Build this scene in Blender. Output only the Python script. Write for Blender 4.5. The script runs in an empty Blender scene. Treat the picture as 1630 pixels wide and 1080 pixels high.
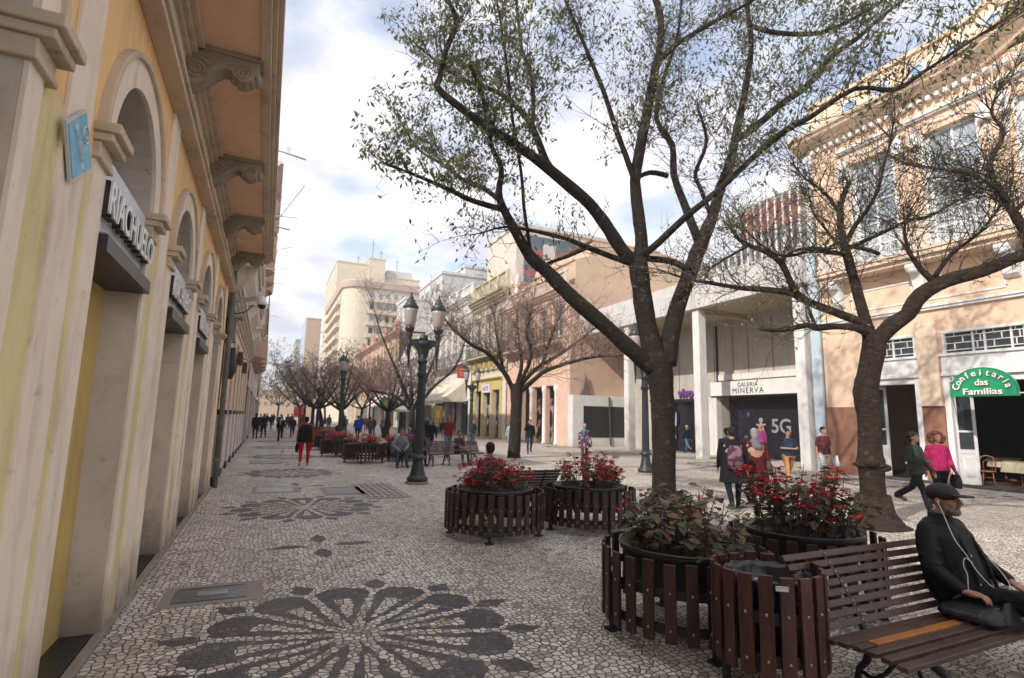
import bpy, math, random
from mathutils import Vector, Matrix
C = bpy.context.scene
COL = C.collection
PI = math.pi
rad = math.radians

# ---------------------------------------------------------------- camera
W_PX, H_PX, FOC, CAM_H = 1630.0, 1080.0, 860.0, 1.75
YAW, PITCH, ROLL = rad(24.1278), rad(8.33), rad(1.27)
F_ = Vector((math.sin(YAW)*math.cos(PITCH), math.cos(YAW)*math.cos(PITCH), math.sin(PITCH)))
R0 = Vector((math.cos(YAW), -math.sin(YAW), 0)); U0 = R0.cross(F_)
U_ = U0*math.cos(ROLL) - R0*math.sin(ROLL); R_ = R0*math.cos(ROLL) + U0*math.sin(ROLL)
cam_d = bpy.data.cameras.new('camera'); cam = bpy.data.objects.new('camera', cam_d); COL.objects.link(cam)
cam.matrix_world = Matrix(((R_.x, U_.x, -F_.x, 0), (R_.y, U_.y, -F_.y, 0), (R_.z, U_.z, -F_.z, CAM_H), (0, 0, 0, 1)))
cam_d.sensor_width = 36; cam_d.lens = FOC/W_PX*36; cam_d.clip_end = 3000; cam_d.clip_start = 0.05
cam_d.dof.use_dof = True; cam_d.dof.focus_distance = 5.0; cam_d.dof.aperture_fstop = 2.2
C.camera = cam

# ---------------------------------------------------------------- sky, sun, exposure
SUN_E = rad(36); SUN_DIR = Vector((-0.93*math.cos(SUN_E), -0.37*math.cos(SUN_E), math.sin(SUN_E))).normalized()
world = bpy.data.worlds.new('World'); C.world = world; world.use_nodes = True
nt = world.node_tree; nt.nodes.clear()
def wn(t, **k):
    n = nt.nodes.new(t)
    for a, b in k.items(): setattr(n, a, b)
    return n
out = wn('ShaderNodeOutputWorld'); sky = wn('ShaderNodeTexSky', sky_type='NISHITA', sun_disc=False)
sky.sun_elevation = SUN_E; sky.sun_rotation = math.atan2(SUN_DIR.x, SUN_DIR.y) % (2*PI)
sky.air_density = 1.0; sky.dust_density = 1.0
bg = wn('ShaderNodeBackground'); bg.inputs[1].default_value = 0.15
nt.links.new(sky.outputs[0], bg.inputs[0])
tc = wn('ShaderNodeTexCoord'); sep = wn('ShaderNodeSeparateXYZ'); nt.links.new(tc.outputs['Generated'], sep.inputs[0])
zc = wn('ShaderNodeMath', operation='MAXIMUM'); nt.links.new(sep.outputs[2], zc.inputs[0]); zc.inputs[1].default_value = 0.0
za = wn('ShaderNodeMath', operation='ADD'); nt.links.new(zc.outputs[0], za.inputs[0]); za.inputs[1].default_value = 0.16
dv = wn('ShaderNodeVectorMath', operation='DIVIDE'); nt.links.new(tc.outputs['Generated'], dv.inputs[0])
cmb = wn('ShaderNodeCombineXYZ')
for i in range(3): nt.links.new(za.outputs[0], cmb.inputs[i])
nt.links.new(cmb.outputs[0], dv.inputs[1])
mp = wn('ShaderNodeMapping'); mp.inputs['Location'].default_value = (3.4, 1.2, 0); mp.inputs['Scale'].default_value = (1, 1, 0.0)
nt.links.new(dv.outputs[0], mp.inputs[0])
n1 = wn('ShaderNodeTexNoise'); n1.inputs['Scale'].default_value = 1.7; n1.inputs['Detail'].default_value = 9; n1.inputs['Roughness'].default_value = 0.56
nt.links.new(mp.outputs[0], n1.inputs['Vector'])
r1 = wn('ShaderNodeValToRGB'); r1.color_ramp.elements[0].position = 0.35; r1.color_ramp.elements[0].color = (0.22, 0.22, 0.22, 1); r1.color_ramp.elements[1].position = 0.52
nt.links.new(n1.outputs['Fac'], r1.inputs[0])
n2 = wn('ShaderNodeTexNoise'); n2.inputs['Scale'].default_value = 2.3; n2.inputs['Detail'].default_value = 7; n2.inputs['Roughness'].default_value = 0.5
mp2 = wn('ShaderNodeMapping'); mp2.inputs['Location'].default_value = (9.4, 5.2, 0); mp2.inputs['Scale'].default_value = (1, 1, 0)
nt.links.new(dv.outputs[0], mp2.inputs[0]); nt.links.new(mp2.outputs[0], n2.inputs['Vector'])
r2 = wn('ShaderNodeValToRGB'); r2.color_ramp.elements[0].position = 0.38; r2.color_ramp.elements[0].color = (0.63, 0.63, 0.72, 1)
r2.color_ramp.elements[1].position = 0.58; r2.color_ramp.elements[1].color = (1.0, 0.965, 0.945, 1)
nt.links.new(n2.outputs['Fac'], r2.inputs[0])
cl = wn('ShaderNodeBackground'); nt.links.new(r2.outputs[0], cl.inputs[0]); cl.inputs[1].default_value = 0.80
mx = wn('ShaderNodeMixShader'); nt.links.new(r1.outputs[0], mx.inputs[0]); nt.links.new(bg.outputs[0], mx.inputs[1]); nt.links.new(cl.outputs[0], mx.inputs[2])
nt.links.new(mx.outputs[0], out.inputs[0])
sd = bpy.data.lights.new('sun', 'SUN'); sd.energy = 2.9; sd.angle = rad(0.6); sd.color = (1.0, 0.95, 0.88)
so = bpy.data.objects.new('sun', sd); COL.objects.link(so); so.rotation_euler = SUN_DIR.to_track_quat('Z', 'Y').to_euler()
so.location = (0, 0, 60)
C.view_settings.view_transform = 'Standard'; C.view_settings.look = 'None'; C.view_settings.gamma = 1; C.view_settings.exposure = 0.88
C.render.engine = 'CYCLES'
random.seed(7)

# ---------------------------------------------------------------- picture point -> place in the world
def ray(px, py): return F_ + R_*((px-W_PX/2)/FOC) - U_*((py-H_PX/2)/FOC)
O_ = Vector((0, 0, CAM_H))
def gnd(px, py, z=0.0): d = ray(px, py); return O_ + d*((z-CAM_H)/d.z)
def onx(px, py, x): d = ray(px, py); return O_ + d*(x/d.x)
def ony(px, py, y): d = ray(px, py); return O_ + d*(y/d.y)
def ond(px, py, dep): return O_ + ray(px, py)*dep          # at a depth along the view axis

# ---------------------------------------------------------------- mesh helpers
class MB:
    def __init__(s): s.v = []; s.f = []; s.mi = []; s.cur = 0
    def add(s, vs, fs):
        o = len(s.v); s.v += [tuple(v) for v in vs]; s.f += [tuple(i+o for i in f) for f in fs]; s.mi += [s.cur]*len(fs)
        return s
    def box(s, x0, x1, y0, y1, z0, z1):
        return s.add([(x0,y0,z0),(x1,y0,z0),(x1,y1,z0),(x0,y1,z0),(x0,y0,z1),(x1,y0,z1),(x1,y1,z1),(x0,y1,z1)],
              [(3,2,1,0),(4,5,6,7),(0,1,5,4),(1,2,6,5),(2,3,7,6),(3,0,4,7)])
    def mbox(s, mp, u0, u1, z0, z1, d0, d1):      # box given on a facade: along, up, depth
        p = [mp(u, z, d) for d in (d0, d1) for z in (z0, z1) for u in (u0, u1)]
        return s.add(p, [(0,1,3,2),(4,6,7,5),(0,4,5,1),(2,3,7,6),(0,2,6,4),(1,5,7,3)])
    def obox(s, c, ax, ay, az):                    # box about a centre with three half axes
        c = Vector(c); ax, ay, az = Vector(ax), Vector(ay), Vector(az)
        p = [c+ax*i+ay*j+az*k for k in (-1, 1) for j in (-1, 1) for i in (-1, 1)]
        return s.add(p, [(0,2,3,1),(4,5,7,6),(0,1,5,4),(2,6,7,3),(0,4,6,2),(1,3,7,5)])
    def bar(s, a, b, w, h, up=(0,0,1)):
        a, b = Vector(a), Vector(b); d = (b-a); L = d.length; d.normalize(); up = Vector(up)
        sx = d.cross(up)
        if sx.length < 1e-4: sx = d.cross(Vector((1,0,0)))
        sx.normalize(); uz = sx.cross(d)
        return s.obox((a+b)/2, d*L/2, sx*w/2, uz*h/2)
    def tube(s, pts, rs, n=8, cap=True):
        pts = [Vector(p) for p in pts]
        if not hasattr(rs, '__len__'): rs = [rs]*len(pts)
        vs = []; fs = []; N = len(pts); px = None
        for i, p in enumerate(pts):
            t = (pts[min(i+1, N-1)]-pts[max(i-1, 0)])
            if t.length < 1e-7: t = Vector((0,0,1))
            t.normalize()
            if px is None: px = t.cross(Vector((0.31,0.17,0.93))); 
            else: px = px - t*px.dot(t)
            if px.length < 1e-5: px = t.cross(Vector((1,0,0)))
            px.normalize(); py = t.cross(px)
            for k in range(n):
                a = 2*PI*k/n; vs.append(p+(px*math.cos(a)+py*math.sin(a))*rs[i])
        for i in range(N-1):
            for k in range(n):
                a = i*n+k; b = i*n+(k+1) % n; fs.append((a, b, b+n, a+n))
        if cap: fs += [tuple(range(n-1, -1, -1)), tuple(range((N-1)*n, N*n))]
        return s.add(vs, fs)
    def loft(s, rings, n=16, cap=True, rot=None):  # rings: (centre, rx, ry[, power]) stacked; section in xy
        vs = []; fs = []
        for rg in rings:
            c, rx, ry = rg[0], rg[1], rg[2]; pw = rg[3] if len(rg) > 3 else 1.0
            for k in range(n):
                a = 2*PI*k/n; ca, sa = math.cos(a), math.sin(a)
                x = math.copysign(abs(ca)**pw, ca)*rx; y = math.copysign(abs(sa)**pw, sa)*ry
                v = Vector((x, y, 0))
                if rot is not None: v = rot @ v
                vs.append(Vector(c)+v)
        for i in range(len(rings)-1):
            for k in range(n):
                a = i*n+k; b = i*n+(k+1) % n; fs.append((a, b, b+n, a+n))
        if cap: fs += [tuple(range(n-1, -1, -1)), tuple(range((len(rings)-1)*n, len(rings)*n))]
        return s.add(vs, fs)
    def lathe(s, prof, c=(0,0,0), n=20): return s.loft([((c[0], c[1], c[2]+z), max(r, .0005), max(r, .0005)) for r, z in prof], n)
    def ell(s, c, r, n=12, m=8, rot=None):
        if not hasattr(r, '__len__'): r = (r, r, r)
        c = Vector(c); vs = []; fs = []
        for i in range(m+1):
            t = PI*i/m; t = min(max(t, 0.03), PI-0.03)
            for k in range(n):
                a = 2*PI*k/n; v = Vector((math.sin(t)*math.cos(a)*r[0], math.sin(t)*math.sin(a)*r[1], math.cos(t)*r[2]))
                if rot is not None: v = rot @ v
                vs.append(c+v)
        for i in range(m):
            for k in range(n):
                a = i*n+k; b = i*n+(k+1) % n; fs.append((a+n, b+n, b, a))
        fs += [tuple(range(n)), tuple(range(m*n+n-1, m*n-1, -1))]
        return s.add(vs, fs)
    def prism(s, poly, mp, d0, d1):                # polygon (u,z) thickened along depth
        n = len(poly); p = [mp(u, z, d0) for u, z in poly]+[mp(u, z, d1) for u, z in poly]
        fs = [tuple(range(n)), tuple(range(2*n-1, n-1, -1))]+[(i, (i+1) % n, (i+1) % n+n, i+n) for i in range(n)]
        return s.add(p, fs)
    def ring(s, poly_o, poly_i, mp, d0, d1):       # frame between two matching outlines
        n = len(poly_o); p = []
        for pl, d in ((poly_o, d0), (poly_i, d0), (poly_o, d1), (poly_i, d1)): p += [mp(u, z, d) for u, z in pl]
        fs = []
        for i in range(n):
            j = (i+1) % n
            fs += [(i, j, n+j, n+i), (2*n+i, 3*n+i, 3*n+j, 2*n+j), (i, 2*n+i, 2*n+j, j), (n+i, n+j, 3*n+j, 3*n+i)]
        return s.add(p, fs)
    def strip(s, prof, path):                      # profile (d,z) swept on a path of map functions
        pass
    def wall(s, mp, u0, u1, z0, z1, holes, depth):
        us = sorted({u0, u1, *[h[0] for h in holes], *[h[1] for h in holes]}); us = [u for u in us if u0 <= u <= u1]
        zs = sorted({z0, z1, *[h[2] for h in holes], *[h[3] for h in holes]}); zs = [z for z in zs if z0 <= z <= z1]
        for i in range(len(us)-1):
            for j in range(len(zs)-1):
                cu, cz = (us[i]+us[i+1])/2, (zs[j]+zs[j+1])/2
                if any(h[0] < cu < h[1] and h[2] < cz < h[3] for h in holes): continue
                s.add([mp(us[i], zs[j], 0), mp(us[i+1], zs[j], 0), mp(us[i+1], zs[j+1], 0), mp(us[i], zs[j+1], 0)], [(0,1,2,3)])
        for a, b, c, d in holes:
            q = [(a, c), (b, c), (b, d), (a, d)]
            for k in range(4):
                p, r = q[k], q[(k+1) % 4]
                s.add([mp(p[0], p[1], 0), mp(r[0], r[1], 0), mp(r[0], r[1], depth), mp(p[0], p[1], depth)], [(0,1,2,3)])
        return s
    def archwall(s, mp, u0, u1, z0, z1, arches, depth, n=20):   # arches: (centre, radius, spring)
        cur = u0
        def q(a, b, c, d): s.add([mp(*a, 0), mp(*b, 0), mp(*c, 0), mp(*d, 0)], [(0,1,2,3)])
        for uc, r, zs in arches:
            q((cur, z0), (uc-r, z0), (uc-r, z1), (cur, z1)); cur = uc+r
            pts = [(uc-r*math.cos(PI*k/n), zs+r*math.sin(PI*k/n)) for k in range(n+1)]
            for k in range(n):
                a, b = pts[k], pts[k+1]; q(a, b, (b[0], z1), (a[0], z1))
            full = [(uc-r, z0)]+pts+[(uc+r, z0)]
            for k in range(len(full)-1):
                a, b = full[k], full[k+1]
                s.add([mp(*a, 0), mp(*b, 0), mp(*b, depth), mp(*a, depth)], [(0,1,2,3)])
        q((cur, z0), (u1, z0), (u1, z1), (cur, z1)); return s
    def build(s, name, mats, parent=None, smooth=False, bevel=0.0, world=True):
        off = Vector((0,0,0)); p = parent
        if world:
            while p is not None: off += p.location; p = p.parent
        me = bpy.data.meshes.new(name); me.from_pydata([tuple(Vector(v)-off) for v in s.v], [], s.f)
        if not isinstance(mats, (list, tuple)): mats = [mats] if mats else []
        for m in mats: me.materials.append(m)
        if len(mats) > 1: me.polygons.foreach_set('material_index', s.mi)
        if smooth: me.polygons.foreach_set('use_smooth', [True]*len(s.f))
        me.update(); o = bpy.data.objects.new(name, me); COL.objects.link(o)
        if parent is not None: o.parent = parent
        if bevel:
            b = o.modifiers.new('bevel', 'BEVEL'); b.width = bevel; b.segments = 2; b.limit_method = 'ANGLE'
        return o

def tag(o, label=None, cat=None, group=None, kind=None):
    if label: o['label'] = label
    if cat: o['category'] = cat
    if group: o['group'] = group
    if kind: o['kind'] = kind
    return o
def thing(name, label, cat, loc=(0,0,0), rz=0, group=None):
    o = bpy.data.objects.new(name, None); COL.objects.link(o); o.location = loc; o.rotation_euler = (0, 0, rz)
    o.empty_display_size = 0.2
    return tag(o, label, cat, group)
def kids(o): return [c for c in bpy.data.objects if c.parent == o]
def copy_tree(o, parent=None, cache={}):
    c = o.copy(); COL.objects.link(c)
    if parent is not None: c.parent = parent
    for ch in kids(o): copy_tree(ch, c)
    return c
def remeshed(name, mb, mat, parent, vox=0.016, smooth=4, world=False):
    o = mb.build(name, mat, parent, world=world)
    r = o.modifiers.new('r', 'REMESH'); r.mode = 'VOXEL'; r.voxel_size = vox; r.use_smooth_shade = True
    if smooth:
        m = o.modifiers.new('s', 'SMOOTH'); m.factor = 0.5; m.iterations = smooth
    dg = bpy.context.evaluated_depsgraph_get(); me = bpy.data.meshes.new_from_object(o.evaluated_get(dg))
    o.modifiers.clear(); o.data = me
    return o

# ---------------------------------------------------------------- materials
class N:                                            # tiny expression wrapper over math nodes
    def __init__(s, t, sock): s.t = t; s.o = sock
    def _m(s, op, *a):
        n = s.t.nodes.new('ShaderNodeMath'); n.operation = op
        for i, x in enumerate((s,)+a):
            if isinstance(x, N): s.t.links.new(x.o, n.inputs[i])
            else: n.inputs[i].default_value = x
        return N(s.t, n.outputs[0])
    def __add__(s, b): return s._m('ADD', b)
    def __sub__(s, b): return s._m('SUBTRACT', b)
    def __mul__(s, b): return s._m('MULTIPLY', b)
    def __truediv__(s, b): return s._m('DIVIDE', b)
    def abs(s): return s._m('ABSOLUTE')
    def lt(s, b): return s._m('LESS_THAN', b)
    def gt(s, b): return s._m('GREATER_THAN', b)
    def max(s, b): return s._m('MAXIMUM', b)
    def min(s, b): return s._m('MINIMUM', b)
    def rnd(s): return s._m('ROUND')
    def sqrt(s): return s._m('SQRT')
    def sin(s): return s._m('SINE')
    def cos(s): return s._m('COSINE')
    def atan2(s, b): return s._m('ARCTAN2', b)
def nmat(name):
    m = bpy.data.materials.new(name); m.use_nodes = True; t = m.node_tree
    return m, t, t.nodes['Principled BSDF']
def noise(t, vec, scale, detail=4, rough=0.55):
    n = t.nodes.new('ShaderNodeTexNoise'); n.inputs['Scale'].default_value = scale; n.inputs['Detail'].default_value = detail
    n.inputs['Roughness'].default_value = rough
    if vec: t.links.new(vec, n.inputs['Vector'])
    return n.outputs['Fac']
def ramp(t, fac, stops):
    r = t.nodes.new('ShaderNodeValToRGB'); t.links.new(fac, r.inputs[0]); e = r.color_ramp.elements
    while len(e) < len(stops): e.new(0.5)
    for k, (p, c) in enumerate(stops):
        e[k].position = p; e[k].color = (c[0], c[1], c[2], 1) if hasattr(c, '__len__') else (c, c, c, 1)
    return r.outputs[0]
def mixc(t, fac, a, b, mode='MIX'):
    n = t.nodes.new('ShaderNodeMix'); n.data_type = 'RGBA'; n.blend_type = mode; n.clamp_factor = True
    for s, x in ((n.inputs[0], fac), (n.inputs[6], a), (n.inputs[7], b)):
        if isinstance(x, (int, float)): s.default_value = x
        elif isinstance(x, (tuple, list)): s.default_value = (x[0], x[1], x[2], 1)
        else: t.links.new(x.o if isinstance(x, N) else x, s)
    return n.outputs[2]
def coord(t, kind='Object', scale=None):
    c = t.nodes.new('ShaderNodeTexCoord').outputs[kind]
    if scale:
        m = t.nodes.new('ShaderNodeMapping'); m.inputs['Scale'].default_value = scale; t.links.new(c, m.inputs[0]); c = m.outputs[0]
    return c
def gpos(t, scale=None):
    c = t.nodes.new('ShaderNodeNewGeometry').outputs['Position']
    if scale:
        m = t.nodes.new('ShaderNodeMapping'); m.inputs['Scale'].default_value = scale; t.links.new(c, m.inputs[0]); c = m.outputs[0]
    return c
def bump(t, b, h, strength=0.3, dist=0.01):
    n = t.nodes.new('ShaderNodeBump'); n.inputs['Strength'].default_value = strength; n.inputs['Distance'].default_value = dist
    t.links.new(h.o if isinstance(h, N) else h, n.inputs['Height']); t.links.new(n.outputs[0], b.inputs['Normal'])
_mc = {}
def M(col, rough=0.6, var=0.12, scale=6.0, metal=0.0, bmp=0.15, spec=0.5, name=None):
    """plain painted / cloth / metal surface with slight mottling"""
    key = (tuple(col), rough, var, scale, metal, bmp)
    if key in _mc: return _mc[key]
    m, t, b = nmat(name or 'surface')
    c = coord(t); n = noise(t, c, scale, 5)
    dk = tuple(x*(1-var) for x in col); lt = tuple(min(1, x*(1+var)) for x in col)
    t.links.new(ramp(t, n, [(0.3, dk), (0.7, lt)]), b.inputs['Base Color'])
    b.inputs['Roughness'].default_value = rough; b.inputs['Metallic'].default_value = metal
    if bmp: bump(t, b, noise(t, c, scale*9, 3), bmp, 0.004)
    _mc[key] = m; return m
def plaster(name, col, stain=(0.25, 0.22, 0.18), amt=0.35, streak=True, rough=0.85, grime=0.0):
    m, t, b = nmat(name); g = gpos(t)
    n = noise(t, g, 1.3, 8, 0.6); c = ramp(t, n, [(0.3, tuple(x*0.9 for x in col)), (0.7, tuple(min(1, x*1.06) for x in col))])
    s1 = noise(t, gpos(t, (2.2, 2.2, 0.35)) if streak else g, 2.2, 8, 0.65)
    f = ramp(t, s1, [(0.5, 0.0), (0.78, amt)])
    c = mixc(t, f, c, stain)
    s2 = noise(t, g, 9.0, 8, 0.7); f2 = ramp(t, s2, [(0.60, 0.0), (0.72, amt*0.8)])
    s3 = noise(t, g, 0.55, 4, 0.6); c = mixc(t, ramp(t, s3, [(0.48, 0.0), (0.56, amt*0.35)]), c, tuple(min(1, x*1.18) for x in col))
    c = mixc(t, f2, c, stain)
    if grime:
        sp = t.nodes.new('ShaderNodeSeparateXYZ'); t.links.new(g, sp.inputs[0])
        z = N(t, sp.outputs[2]) + (N(t, noise(t, g, 5.0, 5))-0.5)*0.5
        gf = (z*(-1.6)+1.0).max(0.0)*grime
        c = mixc(t, gf, c, (0.16, 0.13, 0.10))
    t.links.new(c, b.inputs['Base Color']); b.inputs['Roughness'].default_value = rough
    b.inputs['Specular IOR Level'].default_value = 0.25
    bump(t, b, noise(t, g, 30, 5), 0.25, 0.006); return m
def glassm(name, col=(0.03, 0.035, 0.04), rough=0.06):
    m, t, b = nmat(name); g = gpos(t); n = noise(t, g, 0.9, 3)
    t.links.new(ramp(t, n, [(0.35, col), (0.7, tuple(x*2.4 for x in col))]), b.inputs['Base Color'])
    b.inputs['Roughness'].default_value = rough; b.inputs['Specular IOR Level'].default_value = 0.7
    bump(t, b, noise(t, g, 1.2, 2), 0.08, 0.05); return m
MAT = {}
MAT['glass'] = glassm('window glass'); MAT['glass_pale'] = glassm('curtained glass', (0.16, 0.18, 0.20), 0.15)
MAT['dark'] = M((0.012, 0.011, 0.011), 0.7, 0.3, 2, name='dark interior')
MAT['iron'] = M((0.018, 0.026, 0.028), 0.42, 0.3, 8, 0.0, 0.2, name='painted cast iron')
MAT['black_iron'] = M((0.012, 0.012, 0.013), 0.5, 0.3, 10, 0.0, 0.2, name='black iron')
MAT['white'] = plaster('white paint', (0.66, 0.64, 0.61), amt=0.25)
MAT['cream'] = plaster('cream plaster', (0.60, 0.55, 0.46), amt=0.3)
# ================================================================ GROUND
def ground_material():
    m, t, b = nmat('portuguese pavement'); g = gpos(t)
    vo = t.nodes.new('ShaderNodeTexVoronoi'); vo.voronoi_dimensions = '2D'; vo.feature = 'F1'; vo.distance = 'EUCLIDEAN'
    ve = t.nodes.new('ShaderNodeTexVoronoi'); ve.voronoi_dimensions = '2D'; ve.feature = 'DISTANCE_TO_EDGE'
    # a gentle warp makes the courses wander
    wv = t.nodes.new('ShaderNodeTexNoise'); wv.inputs['Scale'].default_value = 1.1; wv.inputs['Detail'].default_value = 2; t.links.new(g, wv.inputs['Vector'])
    ad = t.nodes.new('ShaderNodeVectorMath'); ad.operation = 'MULTIPLY_ADD'; t.links.new(wv.outputs['Color'], ad.inputs[0]); ad.inputs[1].default_value = (0.12, 0.12, 0); t.links.new(g, ad.inputs[2])
    for v in (vo, ve):
        v.inputs['Scale'].default_value = 17.0; v.inputs['Randomness'].default_value = 0.82; t.links.new(ad.outputs[0], v.inputs['Vector'])
    sp = t.nodes.new('ShaderNodeSeparateXYZ'); bl = t.nodes.new('ShaderNodeMix'); bl.data_type = 'VECTOR'; bl.inputs[0].default_value = 0.62; t.links.new(vo.outputs['Position'], bl.inputs[4]); t.links.new(ad.outputs[0], bl.inputs[5]); t.links.new(bl.outputs[1], sp.inputs[0])
    X = N(t, sp.outputs[0]) - 0.06; Y = N(t, sp.outputs[1]) - 0.06
    # two rows of rosettes, left and right of the street
    side = X.gt(9.1); cx = side*(17.5-0.82)+0.82; x = X-cx
    P = 6.47; yy = Y-4.73; y = yy-(yy/P).rnd()*P
    r = (x*x+y*y).sqrt()*1.09; a = y.atan2(x)
    NP = 12.0; st = 2*PI/NP
    q = a/st; ph = (q-q.rnd())*st; pe = (ph.abs()*-1.0+st/2)        # angle to petal axis, to petal gap
    tip = (ph*5.2).cos()*0.24+1.14
    petal = r.lt(tip)*(pe*r).gt(0.045)
    wedge = (ph.abs()*r).lt((r-0.25)*0.125)*r.lt(0.98)*r.gt(0.42)
    leaf = (pe*r).lt((((r-1.46).abs())*(-1/0.2)+1.0)*0.13)
    mask = (petal-petal*wedge).max(leaf)
    yc = yy+P/2; yc = yc-(yc/P).rnd()*P; u = x.abs(); v = yc.abs()
    def lf(p, w): d = (p-0.42)/0.26; return w.lt((d*d*-1.0+1.0)*0.1)
    mask = mask.max(lf(u, v)).max(lf(v, u))
    inst = Y.lt(60.0); mask = mask*inst
    col_r = t.nodes.new('ShaderNodeSeparateColor'); t.links.new(vo.outputs['Color'], col_r.inputs[0])
    white = ramp(t, col_r.outputs[0], [(0.0, (0.27, 0.23, 0.20)), (0.25, (0.52, 0.465, 0.41)), (1.0, (0.76, 0.70, 0.63))])
    dark = ramp(t, col_r.outputs[1], [(0.0, (0.034, 0.037, 0.043)), (1.0, (0.080, 0.083, 0.092))])
    base = mixc(t, mask, white, dark)
    tint = ramp(t, col_r.outputs[2], [(0.9, 0.0), (0.93, 0.35)]); base = mixc(t, tint, base, (0.33, 0.22, 0.17))
    fine = noise(t, g, 70, 3); base = mixc(t, 0.25, base, ramp(t, fine, [(0.3, 0.25), (0.7, 0.75)]), 'OVERLAY')
    ed = N(t, ve.outputs['Distance'])
    jw = N(t, noise(t, g, 3.0, 3))*0.10+0.05
    joint = ed.lt(jw)
    base = mixc(t, joint*0.95, base, (0.050, 0.036, 0.027))
    dirt = ramp(t, noise(t, gpos(t, (0.7, 0.25, 1)), 1.0, 8, 0.62), [(0.40, 0.0), (0.72, 0.55)])
    base = mixc(t, dirt, base, (0.17, 0.145, 0.12))
    d2 = ramp(t, noise(t, g, 2.6, 8, 0.7), [(0.55, 0.0), (0.7, 0.45)]); base = mixc(t, d2, base, (0.11, 0.095, 0.08))
    t.links.new(base, b.inputs['Base Color'])
    t.links.new(ramp(t, noise(t, g, 1.2, 6), [(0.3, 0.5), (0.7, 0.8)]), b.inputs['Roughness'])
    b.inputs['Specular IOR Level'].default_value = 0.35
    hh = ed.min(0.16)*3.0+N(t, col_r.outputs[0])*0.15
    bump(t, b, hh, 0.55, 0.012)
    return m
mb = MB()
xs = [-120, -20, -1.2, 2, 6, 12, 20, 60, 500]; ys = [-60, 0, 5, 10, 20, 40, 90, 250, 900]
for i in range(len(xs)-1):
    for j in range(len(ys)-1): mb.add([(xs[i], ys[j], 0), (xs[i+1], ys[j], 0), (xs[i+1], ys[j+1], 0), (xs[i], ys[j+1], 0)], [(0,1,2,3)])
tag(mb.build('pavement', ground_material()), kind='structure')

concrete = plaster('worn concrete', (0.27, 0.235, 0.20), (0.12, 0.10, 0.08), 0.5, False)
mb = MB()       # paler concrete strip by the right-hand facades and a stone gutter line across the street
mb.add([(18.9, 14.2, .004), (22.6, 14.2, .004), (22.6, 31, .004), (18.9, 31, .004)], [(0,1,2,3)])
tag(mb.build('gallery_floor', plaster('gallery floor', (0.42, 0.38, 0.33), amt=0.4, streak=False)), kind='structure')
mb = MB(); mb.add([(7.3, 11.5, .004), (7.75, 11.5, .004), (6.9, 40, .004), (6.45, 40, .004)], [(0,1,2,3)])
tag(mb.build('gutter_strip', concrete), kind='structure')
mb = MB(); mb.add([(9.9, 17.5, .0045), (13.4, 17.0, .0045), (13.5, 17.7, .0045), (10.0, 18.2, .0045)], [(0,1,2,3)]); mb.add([(10.5, 20.2, .0045), (12.6, 19.8, .0045), (12.7, 20.3, .0045), (10.6, 20.7, .0045)], [(0,1,2,3)])
tag(mb.build('paving_repair', concrete), kind='structure')

# covers and grating let into the paving
steel = M((0.13, 0.13, 0.135), 0.38, 0.35, 7, 0.6, 0.3, name='worn steel')
def cover(x0, x1, y0, y1, label, mat=steel, lid=True, m=0.09):
    t = thing('utility_cover', label, 'utility cover', ((x0+x1)/2, (y0+y1)/2, 0), group='utility covers in the paving')
    f = MB()
    for a in ((x0-m, x1+m*1.5, y0-m, y0), (x0-m, x1+m*1.5, y1, y1+m), (x0-m, x0, y0, y1), (x1, x1+m*1.5, y0, y1)): f.box(a[0], a[1], a[2], a[3], -.02, .006)
    f.build('concrete_surround', concrete, t)
    p = MB().box(x0, x1, y0, y1, -.02, .009); p.build('plate', mat, t, bevel=.003)
    r = MB()
    for a in ((x0+.01, x1-.01, y0+.01, y0+.03), (x0+.01, x1-.01, y1-.03, y1-.01), (x0+.01, x0+.03, y0+.03, y1-.03), (x1-.03, x1-.01, y0+.03, y1-.03)): r.box(a[0], a[1], a[2], a[3], .008, .013)
    r.build('rim', mat, t)
    if lid:
        cx, cy = (x0+x1)/2, (y0+y1)/2; q = MB().box(cx-.12, cx+.14, cy-.07, cy+.07, .008, .016); q.build('hand_plate', M((0.28,0.28,0.28), 0.4, 0.2, 9, 0.6), t, bevel=.003)
cover(-.66, -.02, 6.0, 6.46, 'steel utility cover with a small lid plate beside the pale arcade, by the near rosette')
cover(-.05, .72, 13.45, 14.35, 'pale grey steel cover just beyond the second rosette, left of the darker cover', M((0.24, 0.245, 0.26), 0.45, 0.2, 5, 0.4), False)
cover(1.40, 2.08, 12.75, 13.9, 'darker steel cover beside the street drain grating', steel, False)
cover(-.3, .55, 21.0, 22.2, 'weathered cover in the paving ahead of the walker in red trousers', M((0.17, 0.17, 0.17), 0.5, 0.2, 5, 0.3), False)
g_ = thing('drain_grating', 'iron street drain grating with square holes near the double lamp post', 'drain grating', (2.55, 13.1, 0))
f = MB(); x0, x1, y0, y1 = 2.22, 2.92, 12.0, 14.4
f.box(x0-.12, x1+.12, y0-.12, y1+.12, -.02, .006); f.build('concrete_surround', concrete, g_)
MB().box(x0, x1, y0, y1, -.01, .008).build('pit', MAT['dark'], g_)
f = MB(); nx, ny = 5, 9
for i in range(nx+1): f.box(x0+(x1-x0)*i/nx-.028, x0+(x1-x0)*i/nx+.028, y0, y1, .006, .018)
for j in range(ny+1): f.box(x0, x1, y0+(y1-y0)*j/ny-.06, y0+(y1-y0)*j/ny+.06, .006, .0165)
f.build('bars', M((0.30, 0.27, 0.24), 0.7, 0.3, 6, 0.1), g_)
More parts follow.
